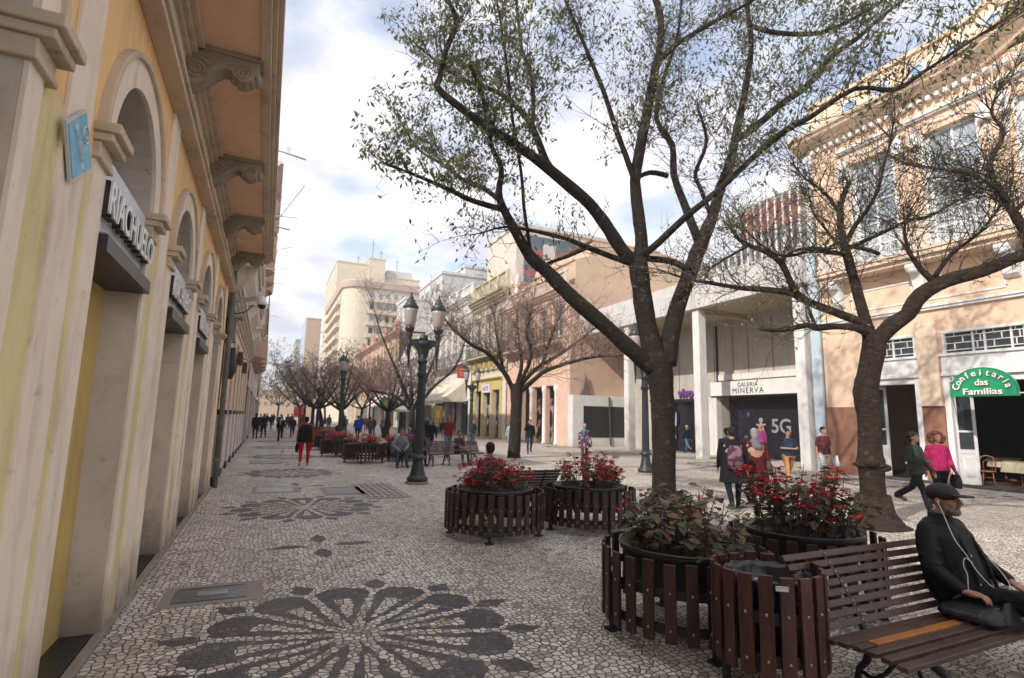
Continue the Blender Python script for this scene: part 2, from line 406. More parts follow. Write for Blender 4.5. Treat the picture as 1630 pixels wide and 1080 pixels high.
# a few fallen leaves
mb = MB(); rr = random.Random(3)
for k in range(70):
    x, y = (rr.uniform(.2, 4.5), rr.uniform(4, 14)); s = rr.uniform(.02, .045); a = rr.uniform(0, 6.3); L, Wd = Vector((math.cos(a), math.sin(a), 0))*s, Vector((-math.sin(a), math.cos(a), 0))*s*.5
    p = Vector((x, y, .008)); mb.add([p-L, p+Wd+Vector((0,0,.01)), p+L+Vector((0,0,.006)), p-Wd], [(0,1,2,3)])
tag(mb.build('fallen_leaves', M((0.30, 0.24, 0.05), 0.7, 0.4, 3)), 'yellow fallen leaves scattered over the pavement', 'leaves', kind='stuff')
mb = MB(); mb.tube([(4.55, 6.3, .02), (4.7, 6.15, .03), (4.95, 6.0, .02), (5.1, 5.75, .015)], [.008, .014, .012, .006], 6); mb.tube([(4.7, 6.15, .03), (4.62, 6.0, .02)], [.008, .004], 5)
tag(mb.build('fallen_branch', M((0.05, 0.04, 0.03), 0.8, 0.3, 8), smooth=True), 'thin dark fallen twig on the paving near the foreground planter', 'twig')

# ================================================================ LETTERS
def letters(name, s, size, mat, parent, loc, right, up, extrude=0.02, align='CENTER', bold=0.0, space=1.0, sx=1.0):
    cu = bpy.data.curves.new(name, 'FONT'); cu.body = s; cu.size = size; cu.extrude = extrude; cu.align_x = align; cu.align_y = 'CENTER'; cu.offset = bold; cu.space_character = space
    o = bpy.data.objects.new(name+'_c', cu); COL.objects.link(o)
    dg = bpy.context.evaluated_depsgraph_get(); me = bpy.data.meshes.new_from_object(o.evaluated_get(dg)); bpy.data.objects.remove(o)
    right, up = Vector(right).normalized(), Vector(up).normalized(); nn = right.cross(up)
    off = Vector((0,0,0)); p = parent
    while p is not None: off += p.location; p = p.parent
    L = Vector(loc)-off
    mt = Matrix(((right.x*sx, up.x, nn.x, L.x), (right.y*sx, up.y, nn.y, L.y), (right.z*sx, up.z, nn.z, L.z), (0,0,0,1)))
    me.transform(mt); me.materials.clear(); me.materials.append(mat)
    ob = bpy.data.objects.new(name, me); COL.objects.link(ob); ob.parent = parent; return ob

# ================================================================ LEFT ARCADE BUILDING
XL = -1.05
def mapL(x=XL): return lambda u, z, d: (x-d, u, z)
def mapR(x): return lambda u, z, d: (x+d, u, z)
def mapF(y): return lambda u, z, d: (u, y+d, z)
yel = plaster('ochre render', (0.82, 0.54, 0.26), (0.40, 0.25, 0.11), 0.6, True)
yel_l = plaster('pale ochre render', (0.58, 0.46, 0.20), (0.30, 0.19, 0.07), 0.35, True, grime=0.35)
trim = plaster('off white trim', (0.80, 0.69, 0.575), (0.34, 0.25, 0.16), 0.75, True, grime=0.85)
trim_d = plaster('dirty stone moulding', (0.58, 0.47, 0.35), (0.10, 0.085, 0.065), 0.9, False)
reveal_m = plaster('stained reveal', (0.56, 0.49, 0.42), (0.24, 0.18, 0.12), 0.85, False, grime=0.8)
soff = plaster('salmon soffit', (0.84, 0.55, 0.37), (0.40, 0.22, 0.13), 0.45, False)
shut = plaster('mustard shutter', (0.56, 0.40, 0.15), (0.20, 0.12, 0.04), 0.6, True, grime=0.4)
tile = M((0.016, 0.017, 0.019), 0.28, 0.3, 4, 0, 0.05, name='black threshold')
B1 = thing('arcade_building', 'ochre and white arcaded building with scroll brackets under its eave, along the left edge', 'building', (-3.5, 1.5, 0))
mp = mapL(); PITCHY = 2.6; O0, OR = 4.68, 0.69
bays = list(range(-5, 4)); SPR = 3.41
Y0, Y1 = -11.5, 14.55
w = MB(); w.archwall(mp, Y0, Y1, 0, 4.95, [(O0+PITCHY*k, OR, SPR) for k in bays], 0.001)
w.build('wall', yel, B1)
for k in bays:      # deep reveals of each opening with its closed mustard leaf
    uc = O0+PITCHY*k; rv = MB(); n = 18
    pts = [(uc-OR, 0.0)]+[(uc-OR*math.cos(PI*i/n), SPR+OR*math.sin(PI*i/n)) for i in range(n+1)]+[(uc+OR, 0.0)]
    for i in range(len(pts)-1):
        a, b = pts[i], pts[i+1]; rv.add([mp(*a, 0.0), mp(*b, 0.0), mp(*b, 0.92), mp(*a, 0.92)], [(0,1,2,3)])
    rv.build('arch_reveal', reveal_m, B1)
    MB().mbox(mp, uc-OR+.003, uc+OR-.003, 0.0, 0.035, 0.03, 0.93).build('threshold', tile, B1)
    MB().mbox(mp, uc-OR+.002, uc+OR-.002, 0.036, 2.9, 0.24, 0.30).build('shutter', shut, B1)
    fl = MB(); poly = [(uc-OR*math.cos(PI*i/n)*.995, SPR+OR*math.sin(PI*i/n)*.995) for i in range(n+1)]
    fl.prism([(uc-OR*.995, 2.95)]+poly+[(uc+OR*.995, 2.95)], mp, 0.50, 0.52); fo = fl.build('fanlight', MAT['glass'], B1)
    fr = MB()
    for a in (0, PI/3, 2*PI/3, PI): fr.bar(mp(uc, SPR, .48), mp(uc-OR*math.cos(a)*.99, SPR+OR*math.sin(a)*.99, .48), .035, .04, (1,0,0))
    fr.mbox(mp, uc-.02, uc+.02, 2.95, SPR, .46, .50); fr.mbox(mp, uc-OR, uc+OR, 2.92, 2.97, .45, .53); fr.build('fanlight_frame', M((0.03,0.03,0.03), 0.5), fo)
def archband(mb, mp, uc, zs, ri, ro, d0, d1, n=28):
    vs = []
    for i in range(n+1):
        a = PI*i/n
        for r, d in ((ri, d1), (ri, d0), (ro, d0), (ro, d1)): vs.append(mp(uc-r*math.cos(a), zs+r*math.sin(a), d))
    mb.add(vs, [(i*4+j, i*4+j+1, i*4+j+5, i*4+j+4) for i in range(n) for j in range(3)])
t = MB()            # flat trim: jambs, pilasters, archivolts
for k in bays:
    uc = O0+PITCHY*k
    for s in (-1, 1):
        a = uc+s*OR; b = uc+s*(OR+(0.25 if s < 0 else 0.16)); t.mbox(mp, min(a, b), max(a, b), 0, SPR-.2, -0.02, 0.0)
    n = 22; ro, ri = OR+.2, OR
    t.ring([(uc-ro*math.cos(PI*i/n), SPR+ro*math.sin(PI*i/n)) for i in range(n+1)]+[(uc+ro, SPR-.02), (uc-ro, SPR-.02)][:0],
           [(uc-ri*math.cos(PI*i/n), SPR+ri*math.sin(PI*i/n)) for i in range(n+1)], mp, -0.05, 0.0) if False else None
    archband(t, mp, uc, SPR, ri, ro, -0.03, 0.0)
t.build('arch_trim', trim, B1)
lowy = plaster('pale yellow dado paint', (0.72, 0.61, 0.33), (0.36, 0.25, 0.12), 0.7, True, grime=.5)
for k in bays:
    a, b = O0+PITCHY*(k-1)+OR+.16, O0+PITCHY*k-OR-.25
    MB().mbox(mp, a, b, 0, 3.25, -.004, 0).build('lower_panel', lowy, B1)
for k in list(bays)+[4]:
    pc = O0+PITCHY*(k-.5)+.055
    if pc < Y1: MB().mbox(mp, pc-.20, pc+.155, 0, 4.62, -0.024, 0.0).build('pilaster', trim, B1, bevel=.004)
t = MB()            # impost capitals, hood moulds, string courses
for k in bays:
    uc = O0+PITCHY*k
    for s in (-1, 1):
        a = uc+s*OR; lo, hi = (a-.27, a+.03) if s < 0 else (a-.03, a+.23)
        t.mbox(mp, lo, hi, SPR-.2, SPR-.165, -.05, .5); t.mbox(mp, lo+.02, hi-.02, SPR-.165, SPR-.09, -.04, .45)
        t.mbox(mp, lo-.0, hi+.01, SPR-.09, SPR-.04, -.10, .5); t.mbox(mp, lo-.02, hi+.02, SPR-.04, SPR+.02, -.135, .52)
    n = 22
    archband(t, mp, uc, SPR, OR+.2, OR+.245, -0.06, 0.0)
    # raised panel outline between hood mould and architrave
    pc = uc
    for a in ((pc-.98, pc+.98, 4.70, 4.74), ): t.mbox(mp, a[0], a[1], a[2], a[3], -.03, 0)
t.mbox(mp, Y0, Y1, 4.62, 4.68, -.15, 0); t.mbox(mp, Y0, Y1, 4.68, 4.72, -.18, 0)
t.mbox(mp, Y0, Y1, 5.28, 5.34, -.08, 0.0); t.mbox(mp, Y0, Y1, 5.34, 5.40, -.13, 0.0); t.mbox(mp, Y0, Y1, 5.40, 5.455, -.19, 0)
t.build('mouldings', trim_d, B1, bevel=.008)
MB().mbox(mp, Y0, Y1, 4.72, 5.28, -.035, 0.0).build('frieze', plaster('frieze', (0.70, 0.56, 0.38), (0.24, 0.17, 0.1), 0.5, True), B1)
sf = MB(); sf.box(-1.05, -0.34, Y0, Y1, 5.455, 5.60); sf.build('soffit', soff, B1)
cn = MB(); cn.box(-0.34, -0.24, Y0, Y1+.02, 5.43, 5.62); cn.box(-0.24, -0.19, Y0, Y1+.04, 5.50, 5.72); cn.box(-0.19, -0.14, Y0, Y1+.05, 5.58, 5.75); cn.build('eave_moulding', trim_d, B1, bevel=.008)
MB().box(-9, -0.2, Y0, Y1, 5.75, 6.25).build('parapet', yel_l, B1)
MB().box(-9, XL-.96, Y0, Y1, 0, 5.75).build('core', plaster('inner wall', (0.35, 0.30, 0.24)), B1)
MB().box(-9, XL-.001, Y1-.25, Y1, 0, 5.45).build('end_wall', yel_l, B1)
MB().box(XL-.02, XL+.05, Y0, Y1, 0, .045).build('kerb_stone', reveal_m, B1, bevel=.01)
# scroll brackets: solid console outline with spiral relief
def spiral(c, r0, turns, up, n=26):
    return [(c[0]+r0*(1-.8*i/n)*math.cos(turns*2*PI*i/n+up), c[1]+r0*(1-.8*i/n)*math.sin(turns*2*PI*i/n+up)) for i in range(n+1)]
for k in range(-4, 5):
    yc = 3.41+PITCHY*(k) + PITCHY*0
    if yc > Y1-.3: continue
    def mc(u, z, d, yc=yc): return (XL+u, yc+d, z)
    br = MB(); z1 = 5.455
    out_ = [(0, z1), (.70, z1), (.70, z1-.14), (.66, z1-.23), (.60, z1-.29), (.53, z1-.30), (.47, z1-.24), (.44, z1-.20), (.38, z1-.20), (.30, z1-.27), (.22, z1-.37), (.13, z1-.44), (.05, z1-.47), (0, z1-.46)]
    br.prism(out_, mc, -.10, .10); br.mbox(mc, 0, .74, z1-.055, z1-.001, -.125, .125)
    for sd_ in (-.10, .10):
        for c, r0, tn, up in (((.13, z1-.27), .12, 2.2, 0.5), ((.56, z1-.2), .085, -2.0, 2.0)):
            br.tube([mc(u, z, sd_) for u, z in spiral(c, r0, tn, up)], .016, 5)
        br.tube([mc(u, z, sd_) for u, z in ((.22, z1-.3), (.3, z1-.2), (.38, z1-.14), (.48, z1-.12), (.56, z1-.10))], [.02, .028, .024, .02, .012], 6)
        br.tube([mc(u, z, sd_) for u, z in ((.05, z1-.1), (.15, z1-.1), (.25, z1-.13), (.33, z1-.1))], [.012, .02, .018, .008], 6)
    for j in range(5): br.ell((XL+.47+.055*j, yc, z1-.22-.03*math.sin(j)), (.045, .115, .06), 10, 6)
    br.build('scroll_bracket', plaster('bracket stone', (0.30, 0.255, 0.205), (0.06, 0.055, 0.045), 0.9, False) if k == -4 else bpy.data.materials['bracket stone'], B1)
# shop sign boxes in the arches
face = M((0.62, 0.64, 0.68), 0.5, 0.04, 2, 0, 0.02); metal_d = M((0.045, 0.043, 0.042), 0.4, 0.3, 5, 0.5)
LT = ('first shop sign box with cut metal letters, in the nearest arch of the ochre building', 'second shop sign box with cut metal letters, in the middle arch beyond the nearest', 'third and smallest shop sign box with cut metal letters, in the farthest signed arch')
for i, k in enumerate((0, 1, 2)):
    uc = O0+PITCHY*k; s = thing('shop_sign', LT[i], 'shop sign', (XL, uc, 2.9), group='shop signs in the arches')
    MB().mbox(mp, uc-OR+.01, uc+OR-.01, 2.83, 3.38, .02, .235).build('sign_box', face, s)
    f = MB(); f.mbox(mp, uc-OR+.005, uc+OR-.005, 2.72, 2.83, -.07, .238); f.build('steel_tray', metal_d, s, bevel=.004)
    MB().mbox(mp, uc-OR+.03, uc+OR-.03, 2.835, 2.845, -.05, .02).build('tray_top', M((0.30, 0.25, 0.20), 0.5, 0.3, 4, 0.3), s)
    letters('letters', 'RIACHUELO', .30, M((0.74, 0.73, 0.72), 0.4, 0.05, 4, 0.2, 0), s, (XL+.055, uc, 3.06), (0,1,0), (0,0,1), .006, sx=.86, bold=.004)
    letters('letter_sides', 'RIACHUELO', .30, metal_d, s, (XL+.02, uc, 3.06), (0,1,0), (0,0,1), .024, sx=.86, bold=.002)
cb = MB()
pts = []
for i in range(80):
    y = 2.4+i*.155; pts.append((XL+.035+.004*math.sin(i*1.7), y, 4.80+.018*math.sin(i*.9)+.03*math.sin(i*.21)))
cb.tube(pts, .009, 5); pts = [(XL+.045, 5.74, 0.1), (XL+.05, 5.73, 1.2), (XL+.045, 5.74, 2.4), (XL+.05, 5.72, 3.6), (XL+.04, 5.74, 4.8)]
tag(cb.build('wall_cable', MAT['black_iron'], smooth=True), 'thin sagging dark cable clipped along the frieze of the left arcade', 'cable')
# blue enamel plate
s = thing('plaque', 'small blue diagonal enamel plaque with faint white drawing, high on the near pilaster', 'plaque', (XL+.05, 3.37, 3.1))
q = [(3.235, 2.93), (3.56, 3.04), (3.56, 3.30), (3.235, 3.19)]
q = [(3.32, 2.89), (3.60, 3.08), (3.39, 3.33), (3.15, 3.14)]
MB().prism(q, mp, -.05, -.035).build('plate', M((0.50, 0.52, 0.50), 0.5, 0.1, 9), s)
cu_, cz_ = 3.365, 3.11; q2 = [(cu_+(u-cu_)*.9, cz_+(z-cz_)*.9) for u, z in q]
MB().prism(q2, mp, -.054, -.05).build('blue_field', M((0.13, 0.38, 0.55), 0.45, 0.2, 14), s)
d = MB(); fx = M((0.50, 0.60, 0.62), 0.5, 0.2, 30)
d.tube([mp(3.42+.045*math.cos(a*PI/8), 3.20+.045*math.sin(a*PI/8), -.055) for a in range(17)], .005, 5); d.tube([mp(3.42+.02*math.cos(a*PI/8), 3.20+.02*math.sin(a*PI/8), -.055) for a in range(17)], .004, 5)
d.tube([mp(3.28, 3.16, -.055), mp(3.32, 3.13, -.055), mp(3.37, 3.08, -.055), mp(3.42, 3.05, -.055), mp(3.43, 3.01, -.055)], .011, 5); d.ell(mp(3.27, 3.17, -.055), (.006, .018, .018)); d.tube([mp(3.33, 3.12, -.055), mp(3.36, 3.13, -.055), mp(3.39, 3.10, -.055)], .006, 5)
d.build('drawing', fx, s)
# electric box remains, cables on the wall, drain pipe, dome camera
MB().tube([(XL+.12, 14.62, 0), (XL+.12, 14.62, 4.8), (XL+.05, 14.62, 5.2)], .055, 10)
p = MB(); p.tube([(XL+.10, 14.64, 0), (XL+.10, 14.64, 4.9), (XL+.10, 14.64, 5.4)], .06, 10)
for z in (.6, 2.0, 3.4, 4.7): p.tube([(XL+.10, 14.64, z), (XL+.10, 14.64, z+.06)], .075, 10)
tag(p.build('drain_pipe', M((0.16, 0.17, 0.155), 0.6, 0.3, 5), smooth=True), 'grey green drain pipe running down between the two left buildings', 'drain pipe')
cc = thing('security_camera', 'white dome security camera on a horizontal arm above the left pavement', 'camera', (XL, 14.95, 4.45))
a = MB(); a.box(XL, XL+.05, 14.80, 15.1, 4.15, 4.75); a.bar((XL+.03, 14.95, 4.48), (XL+.62, 14.95, 4.62), .09, .10); a.build('arm', M((0.40, 0.40, 0.38), 0.5, 0.3, 5), cc, bevel=.008)
a = MB(); a.lathe([(.05, .16), (.06, .12), (.085, .10), (.12, .02), (.13, -.03), (.115, -.06)], (XL+.74, 14.95, 4.52)); a.bar((XL+.6, 14.95, 4.62), (XL+.76, 14.95, 4.66), .07, .07); a.build('housing', M((0.75, 0.75, 0.74), 0.4, 0.05), cc, smooth=True)
MB().ell((XL+.74, 14.95, 4.44), (.095, .095, .09)).build('dome', M((0.01, 0.01, 0.012), 0.12, 0.1), cc, smooth=True)
MB().tube([(XL+.03, 14.9, 4.2), (XL+.2, 14.9, 4.17), (XL+.4, 14.92, 4.25), (XL+.55, 14.94, 4.45)], .014, 6).build('cable', MAT['black_iron'], cc, smooth=True)
sp_ = thing('wall_unit', 'grey wall cabinet with black loudspeaker below it beside the drain pipe', 'wall cabinet', (XL, 15.0, 3.5))
MB().box(XL+.02, XL+.22, 14.82, 15.12, 3.45, 4.05).build('cabinet', M((0.27, 0.27, 0.25), 0.6, 0.2, 4), sp_, bevel=.01)
MB().box(XL-.02, XL+.34, 14.76, 15.2, 4.05, 4.09).build('cabinet_roof', M((0.27, 0.27, 0.25), 0.6, 0.2, 4), sp_)
a = MB(); a.loft([((XL+.16, 15.0, 3.32), .10, .14, .5), ((XL+.17, 15.0, 2.75), .13, .17, .5), ((XL+.14, 15.0, 2.55), .08, .1, .5)], 12); a.build('loudspeaker', M((0.03, 0.03, 0.035), 0.5), sp_, smooth=True)
MB().bar((XL+.2, 15.05, 3.2), (XL+.5, 15.05, 3.05), .02, .02).build('stay', MAT['iron'], sp_)
# thin decoration poles reaching out over the street
PL = [((-.14, 12.0, 7.30), (.36, 12.0, 7.22), 1), ((-.14, 13.5, 6.10), (.18, 13.5, 6.08), 0), ((-.10, 20.0, 8.55), (.62, 19.8, 9.8), 0), ((-.10, 20.0, 8.6), (.50, 20.0, 8.63), 0),
      ((-.1, 27, 9.35), (.55, 27, 9.6), 0), ((-.1, 33, 9.9), (.5, 33, 10.0), 0), ((-.1, 40, 10.6), (.5, 40, 10.7), 0), ((-.1, 50, 10.0), (.35, 50, 9.9), 0)]
PN = ('nearest', 'second', 'upward slanting', 'fourth', 'fifth', 'sixth', 'seventh', 'farthest')
for i, (a, b, cu) in enumerate(PL):
    p = MB(); p.tube([Vector(a)+Vector((-1.0, 0, -.08)), a, b], .016 if i != 2 else .02, 6)
    if cu: p.tube([(.0+.05*(1-j/30)*math.cos(j*.5), 12.0, 7.38+.06*(1-j/30)*math.sin(j*.5)) for j in range(24)], .006, 5)
    tag(p.build('overhead_rod', M((0.45, 0.44, 0.42), 0.4, 0.2, 6, 0.4), smooth=True), 'thin pale metal rod jutting from the left roofline, '+('nearest and topmost', 'short one below the nearest', 'the one slanting upward', 'level one beside the slanting rod', 'level one below the slanting pair', 'sixth counted from above', 'seventh counted from above', 'lowest and farthest')[i], 'rod', group='metal rods jutting from the left roofline')

# ================================================================ GENERAL FACADE BUILDER
def windowbox(parent, mp, u0, u1, z0, z1, d, fm, gm, nx=2, nz=3, fw=.05, sill=None, arch=False):
    g = MB(); g.mbox(mp, u0, u1, z0, z1, d+.03, d+.06)
    f = MB(); f.mbox(mp, u0, u0+fw, z0, z1, d-.03, d+.03); f.mbox(mp, u1-fw, u1, z0, z1, d-.03, d+.03)
    f.mbox(mp, u0+fw, u1-fw, z1-fw, z1, d-.03, d+.03); f.mbox(mp, u0+fw, u1-fw, z0, z0+fw, d-.03, d+.03)
    for i in range(1, nx): u = u0+(u1-u0)*i/nx; f.mbox(mp, u-fw*.4, u+fw*.4, z0+fw, z1-fw, d-.02, d+.028)
    for i in range(1, nz): z = z0+(z1-z0)*i/nz; f.mbox(mp, u0+fw, u1-fw, z-fw*.3, z+fw*.3, d-.012, d+.026)
    w = f.build('window', fm, parent); g.build('pane', gm, w)
    if sill: s = MB(); s.mbox(mp, u0-.08, u1+.08, z0-.08, z0-.002, -.09, d-.03); s.build('sill', sill, w)
    return w
def railing(parent, mp, u0, u1, z0, z1, dout, mat, style='bars', step=.13):
    r = MB(); runs = [((u0, -dout), (u1, -dout)), ((u0, -dout), (u0, 0)), ((u1, -dout), (u1, 0))]
    for (ua, da), (ub, db) in runs:
        A, B = Vector(mp(ua, z0, da)), Vector(mp(ub, z0, db)); L = (B-A).length; up = Vector((0,0,z1-z0))
        r.bar(A+up, B+up, .05, .04); r.bar(A+Vector((0,0,.06)), B+Vector((0,0,.06)), .035, .03)
        n = max(1, int(L/step))
        for i in range(n+1):
            p = A+(B-A)*i/n; r.bar(p, p+up, .014 if style == 'bars' else .02, .014 if style == 'bars' else .02, (1,0,0))
            if style == 'lace' and i < n:
                q = A+(B-A)*(i+.5)/n; h = z1-z0; dd = (B-A)/n*.42
                for zc, rr in ((.2, .8), (.5, 1.0), (.8, .8)):
                    pts = [q+Vector((0,0,h*zc))+dd*math.cos(a*PI/4)*rr+Vector((0,0,h*.14*math.sin(a*PI/4)))*rr for a in range(9)]
                    r.tube(pts, .011, 4, False)
                r.bar(q+Vector((0,0,.06)), q+up, .012, .012, (1,0,0))
    return r.build('railing', mat, parent)
def cornice(mbx, mp, u0, u1, z, h, out, ends=True, steps=4):
    for i in range(steps):
        a = i/steps; mbx.mbox(mp, u0-(out*(a+.2) if ends else 0), u1+(out*(a+.2) if ends else 0), z+h*a, z+h*(i+1)/steps-(.0), -out*(a+.25), .02)
def dentils(mbx, mp, u0, u1, z, h, w, out):
    n = int((u1-u0)/(w*2))
    for i in range(n): a = u0+(u1-u0)*i/n; mbx.mbox(mp, a, a+w, z, z+h, -out, 0.0)
def balustrade(parent, mp, u0, u1, z0, z1, d0, d1, mat, bays):
    b = MB(); b.mbox(mp, u0, u1, z0, z0+.12, d0, d1); b.mbox(mp, u0, u1, z1-.12, z1, d0-.04, d1+.04)
    for i in range(bays+1):
        u = u0+(u1-u0-.35)*i/bays; b.mbox(mp, u, u+.35, z0+.12, z1-.12, d0-.02, d1+.02)
        if i < bays:
            w = (u1-u0-.35)/bays-.35; n = max(2, int(w/.22))
            for j in range(n):
                c = Vector(mp(u+.35+w*(j+.5)/n, z0+.12, (d0+d1)/2)); h = z1-z0-.24
                b.lathe([(.04, 0), (.075, h*.25), (.035, h*.6), (.05, h)], c, 6)
    return b.build('balustrade', mat, parent)
def facade(name, label, mp, y0, y1, ztop, wall_m, trim_m, floors, shops, depth=12.0, thick=.35, balc=None, base=None, cor=(.5, .35), glass=None, wx=1.0, wn_=2, win_m=None, rail_m=None, top=None, rows=None):
    """mp maps (along, up, depth). floors: list of (z0,z1,n,width[,frame]); shops: list of (u0,u1,z1,mat)"""
    c = Vector(mp((y0+y1)/2, 0, 1.0)); B = thing(name, label, 'building', tuple(c))
    glass = glass or MAT['glass']; holes = []
    wins = []
    for fl in floors:
        z0, z1, n, wd = fl[:4]
        for i in range(n):
            uc = y0+(y1-y0)*(i+.5)/n; holes.append((uc-wd/2, uc+wd/2, z0, z1)); wins.append((uc-wd/2, uc+wd/2, z0, z1))
    for s in shops: holes.append((s[0], s[1], 0.0, s[2]))
    MB().wall(mp, y0, y1, 0, ztop, holes, thick).build('wall', wall_m, B)
    MB().mbox(mp, y0, y1, 0, ztop-.02, thick+1.2 if shops else thick+.05, depth).build('core', wall_m, B)
    MB().mbox(mp, y0, y1, ztop-.35, ztop-.03, .005, depth-.01).build('roof', M((0.2, 0.19, 0.18), 0.9, 0.2, 2), B)
    if shops: MB().mbox(mp, y0+.01, y1-.01, max(s[2] for s in shops)+.02, max(s[2] for s in shops)+.3, .01, thick+1.2).build('shop_ceiling', MAT['cream'], B)
    for s in shops:
        if s[3] is not None: MB().mbox(mp, s[0]-.02, s[1]+.02, .01, s[2], thick+.75, thick+.8).build('shop_front', s[3], B)
    zb0 = max([s[2] for s in shops], default=0)+.35
    if wins: MB().mbox(mp, y0+.02, y1-.02, zb0, ztop-.4, thick+.01, thick+.04).build('inner_lining', MAT['dark'], B)
    for (a, b, c0, c1) in wins:
        windowbox(B, mp, a, b, c0, c1, thick*.6, win_m or MAT['white'], glass, wn_, 3, .055, trim_m)
    t = MB()
    for (a, b, c0, c1) in wins:
        t.mbox(mp, a-.13, a-.002, c0, c1+.13, -.05, 0); t.mbox(mp, b+.002, b+.13, c0, c1+.13, -.05, 0); t.mbox(mp, a-.002, b+.002, c1+.002, c1+.13, -.05, 0); t.mbox(mp, a-.18, b+.18, c1+.2, c1+.28, -.14, 0)
    cornice(t, mp, y0, y1, ztop-cor[0], cor[0], cor[1], False)
    dentils(t, mp, y0+.05, y1-.05, ztop-cor[0]-.14, .12, .12, cor[1]*.35)
    for z in (rows or []): cornice(t, mp, y0, y1, z, .22, .16, False, 2)
    t.build('mouldings', trim_m, B)
    if balc:
        zb, out_, a, b, h = balc; s = MB(); s.mbox(mp, a, b, zb-.16, zb, -out_, 0)
        n = max(2, int((b-a)/1.6))
        for i in range(n+1):
            u = a+.1+(b-a-.35)*i/n; s.prism([(0, zb-.16), (-out_*.85, zb-.16), (-out_*.75, zb-.3), (-.1, zb-.6), (0, zb-.62)], lambda p, z, d, u=u: mp(u+d, z, p), 0, .15)
        s.build('balcony', trim_m, B); railing(B, mp, a, b, zb, zb+h, out_-.05, rail_m or MAT['iron'])
    return B

# ---------------------------------------------------------------- left row beyond the arcade
pk = plaster('pinkish beige render', (0.66, 0.52, 0.40), (0.3, 0.22, 0.15), 0.3)
pkt = plaster('pale moulding', (0.68, 0.61, 0.53), (0.25, 0.22, 0.18), 0.5)
gran = plaster('pale granite base', (0.60, 0.545, 0.50), (0.3, 0.27, 0.24), 0.3, False)
B2 = thing('shop_building', 'beige building of narrow piers with pale balconies, just past the left arcade', 'building', (-3, 24, 0))
mp = mapL(XL); y0, y1 = 14.85, 33.0; n = 8
holes = []
st = (y1-y0)/n
for i in range(n): a = y0+st*i; holes.append((a+st*.44, a+st, .02, 4.05))
MB().wall(mp, y0, y1, 0, 8.6, holes+[(y0+st*(i+.35), y0+st*(i+.75), 6.1, 7.9) for i in range(n)], .45).build('wall', pk, B2)
MB().mbox(mp, y0, y1, 0, 8.58, .9, 11).build('core', pk, B2); MB().mbox(mp, y0, y1, 8.3, 8.59, .01, 11).build('roof', M((0.2, 0.19, 0.18), 0.9, 0.2, 2), B2)
MB().mbox(mp, y0, y1, 4.1, 8.3, .47, .5).build('inner_lining', MAT['dark'], B2)
for i in range(n):
    a = y0+st*i; MB().mbox(mp, a-.01, a+st*.44+.01, .22, 1.68, -.05, .3).build('granite_panel', gran, B2); MB().mbox(mp, a-.015, a+st*.44+.015, 1.68, 1.80, -.06, .3).build('black_band', M((0.02, 0.018, 0.018), 0.3, 0.2), B2); MB().mbox(mp, a-.015, a+st*.44+.015, 0.0, .22, -.04, .3).build('black_plinth', tile, B2)
for i in range(n):
    a = y0+st*i; MB().mbox(mp, a+st*.44, a+st, .02, 4.05, .40, .44).build('shop_front', M((0.36, 0.25, 0.17), 0.6, 0.25, 3) if i % 3 else M((0.05, 0.05, 0.05), 0.3, 0.3, 3), B2)
    windowbox(B2, mp, y0+st*(i+.35), y0+st*(i+.75), 6.1, 7.9, .2, MAT['white'], MAT['glass'], 2, 3, .05, pkt)
t = MB(); cornice(t, mp, y0, y1, 4.55, .35, .3, False); t.mbox(mp, y0, y1, 4.3, 4.36, -.05, 0); cornice(t, mp, y0, y1, 8.1, .5, .5, False); dentils(t, mp, y0, y1, 7.95, .14, .12, .16); t.build('mouldings', pkt, B2)
for j, (a, b) in enumerate(((15.4, 18.6), (21.2, 24.4), (27.2, 30.6))):
    s = MB(); s.mbox(mp, a, b, 5.55, 5.75, -.62, 0); s.mbox(mp, a-.05, b+.05, 5.75, 5.82, -.68, 0)
    s.prism([(0, 4.75), (0, 5.55), (-.55, 5.55), (-.50, 5.3), (-.28, 5.05)], lambda p, z, d: mp(d, z, p), a+.15, b-.15)
    s.build('balcony', pkt, B2); balustrade(B2, mp, a, b, 5.82, 6.65, -.64, -.5, pkt, 2)
sg = thing('hanging_sign', 'small dark red sign box on the beige pier wall, nearer of the two', 'sign', (XL, 21.3, 3.6), group='small dark red sign boxes')
MB().box(XL+.01, XL+.16, 21.1, 21.7, 3.4, 3.85).build('box', M((0.12, 0.03, 0.03), 0.5), sg, bevel=.02); MB().box(XL+.16, XL+.17, 21.15, 21.65, 3.45, 3.8).build('face', M((0.2, 0.05, 0.045), 0.4), sg)
s2 = copy_tree(sg); s2.location.y += 4.4; s2['label'] = 'small dark red sign box on the beige pier wall, farther of the two'

facade('balcony_building', 'left building with stacked curved reddish balconies, farther down the street', mapL(-1.0), 33.2, 47, 16.5, plaster('left pink', (0.6, 0.49, 0.41)), pkt,
       [(5.2, 7.0, 4, 1.3), (8.2, 10.0, 4, 1.3), (11.2, 13.0, 4, 1.3), (13.9, 15.5, 4, 1.3)], [(34, 37.5, 3.2, MAT['dark']), (39, 45.5, 3.2, M((0.3, 0.26, 0.2), 0.5))], 10, .3, (7.9, .7, 34, 46, .9), cor=(.6, .8))
B3 = bpy.data.objects['balcony_building']; ter = plaster('terracotta balconies', (0.45, 0.30, 0.23), amt=0.2)
for zb in (4.9, 10.9, 13.6):
    for yb in (35.0, 38.4, 41.8, 45.2): MB().loft([((-1.0, yb, zb-.25), .3, .7), ((-1.0, yb, zb), .75, 1.1), ((-1.0, yb, zb+.9), .8, 1.15)], 18).build('rounded_balcony', ter, B3)
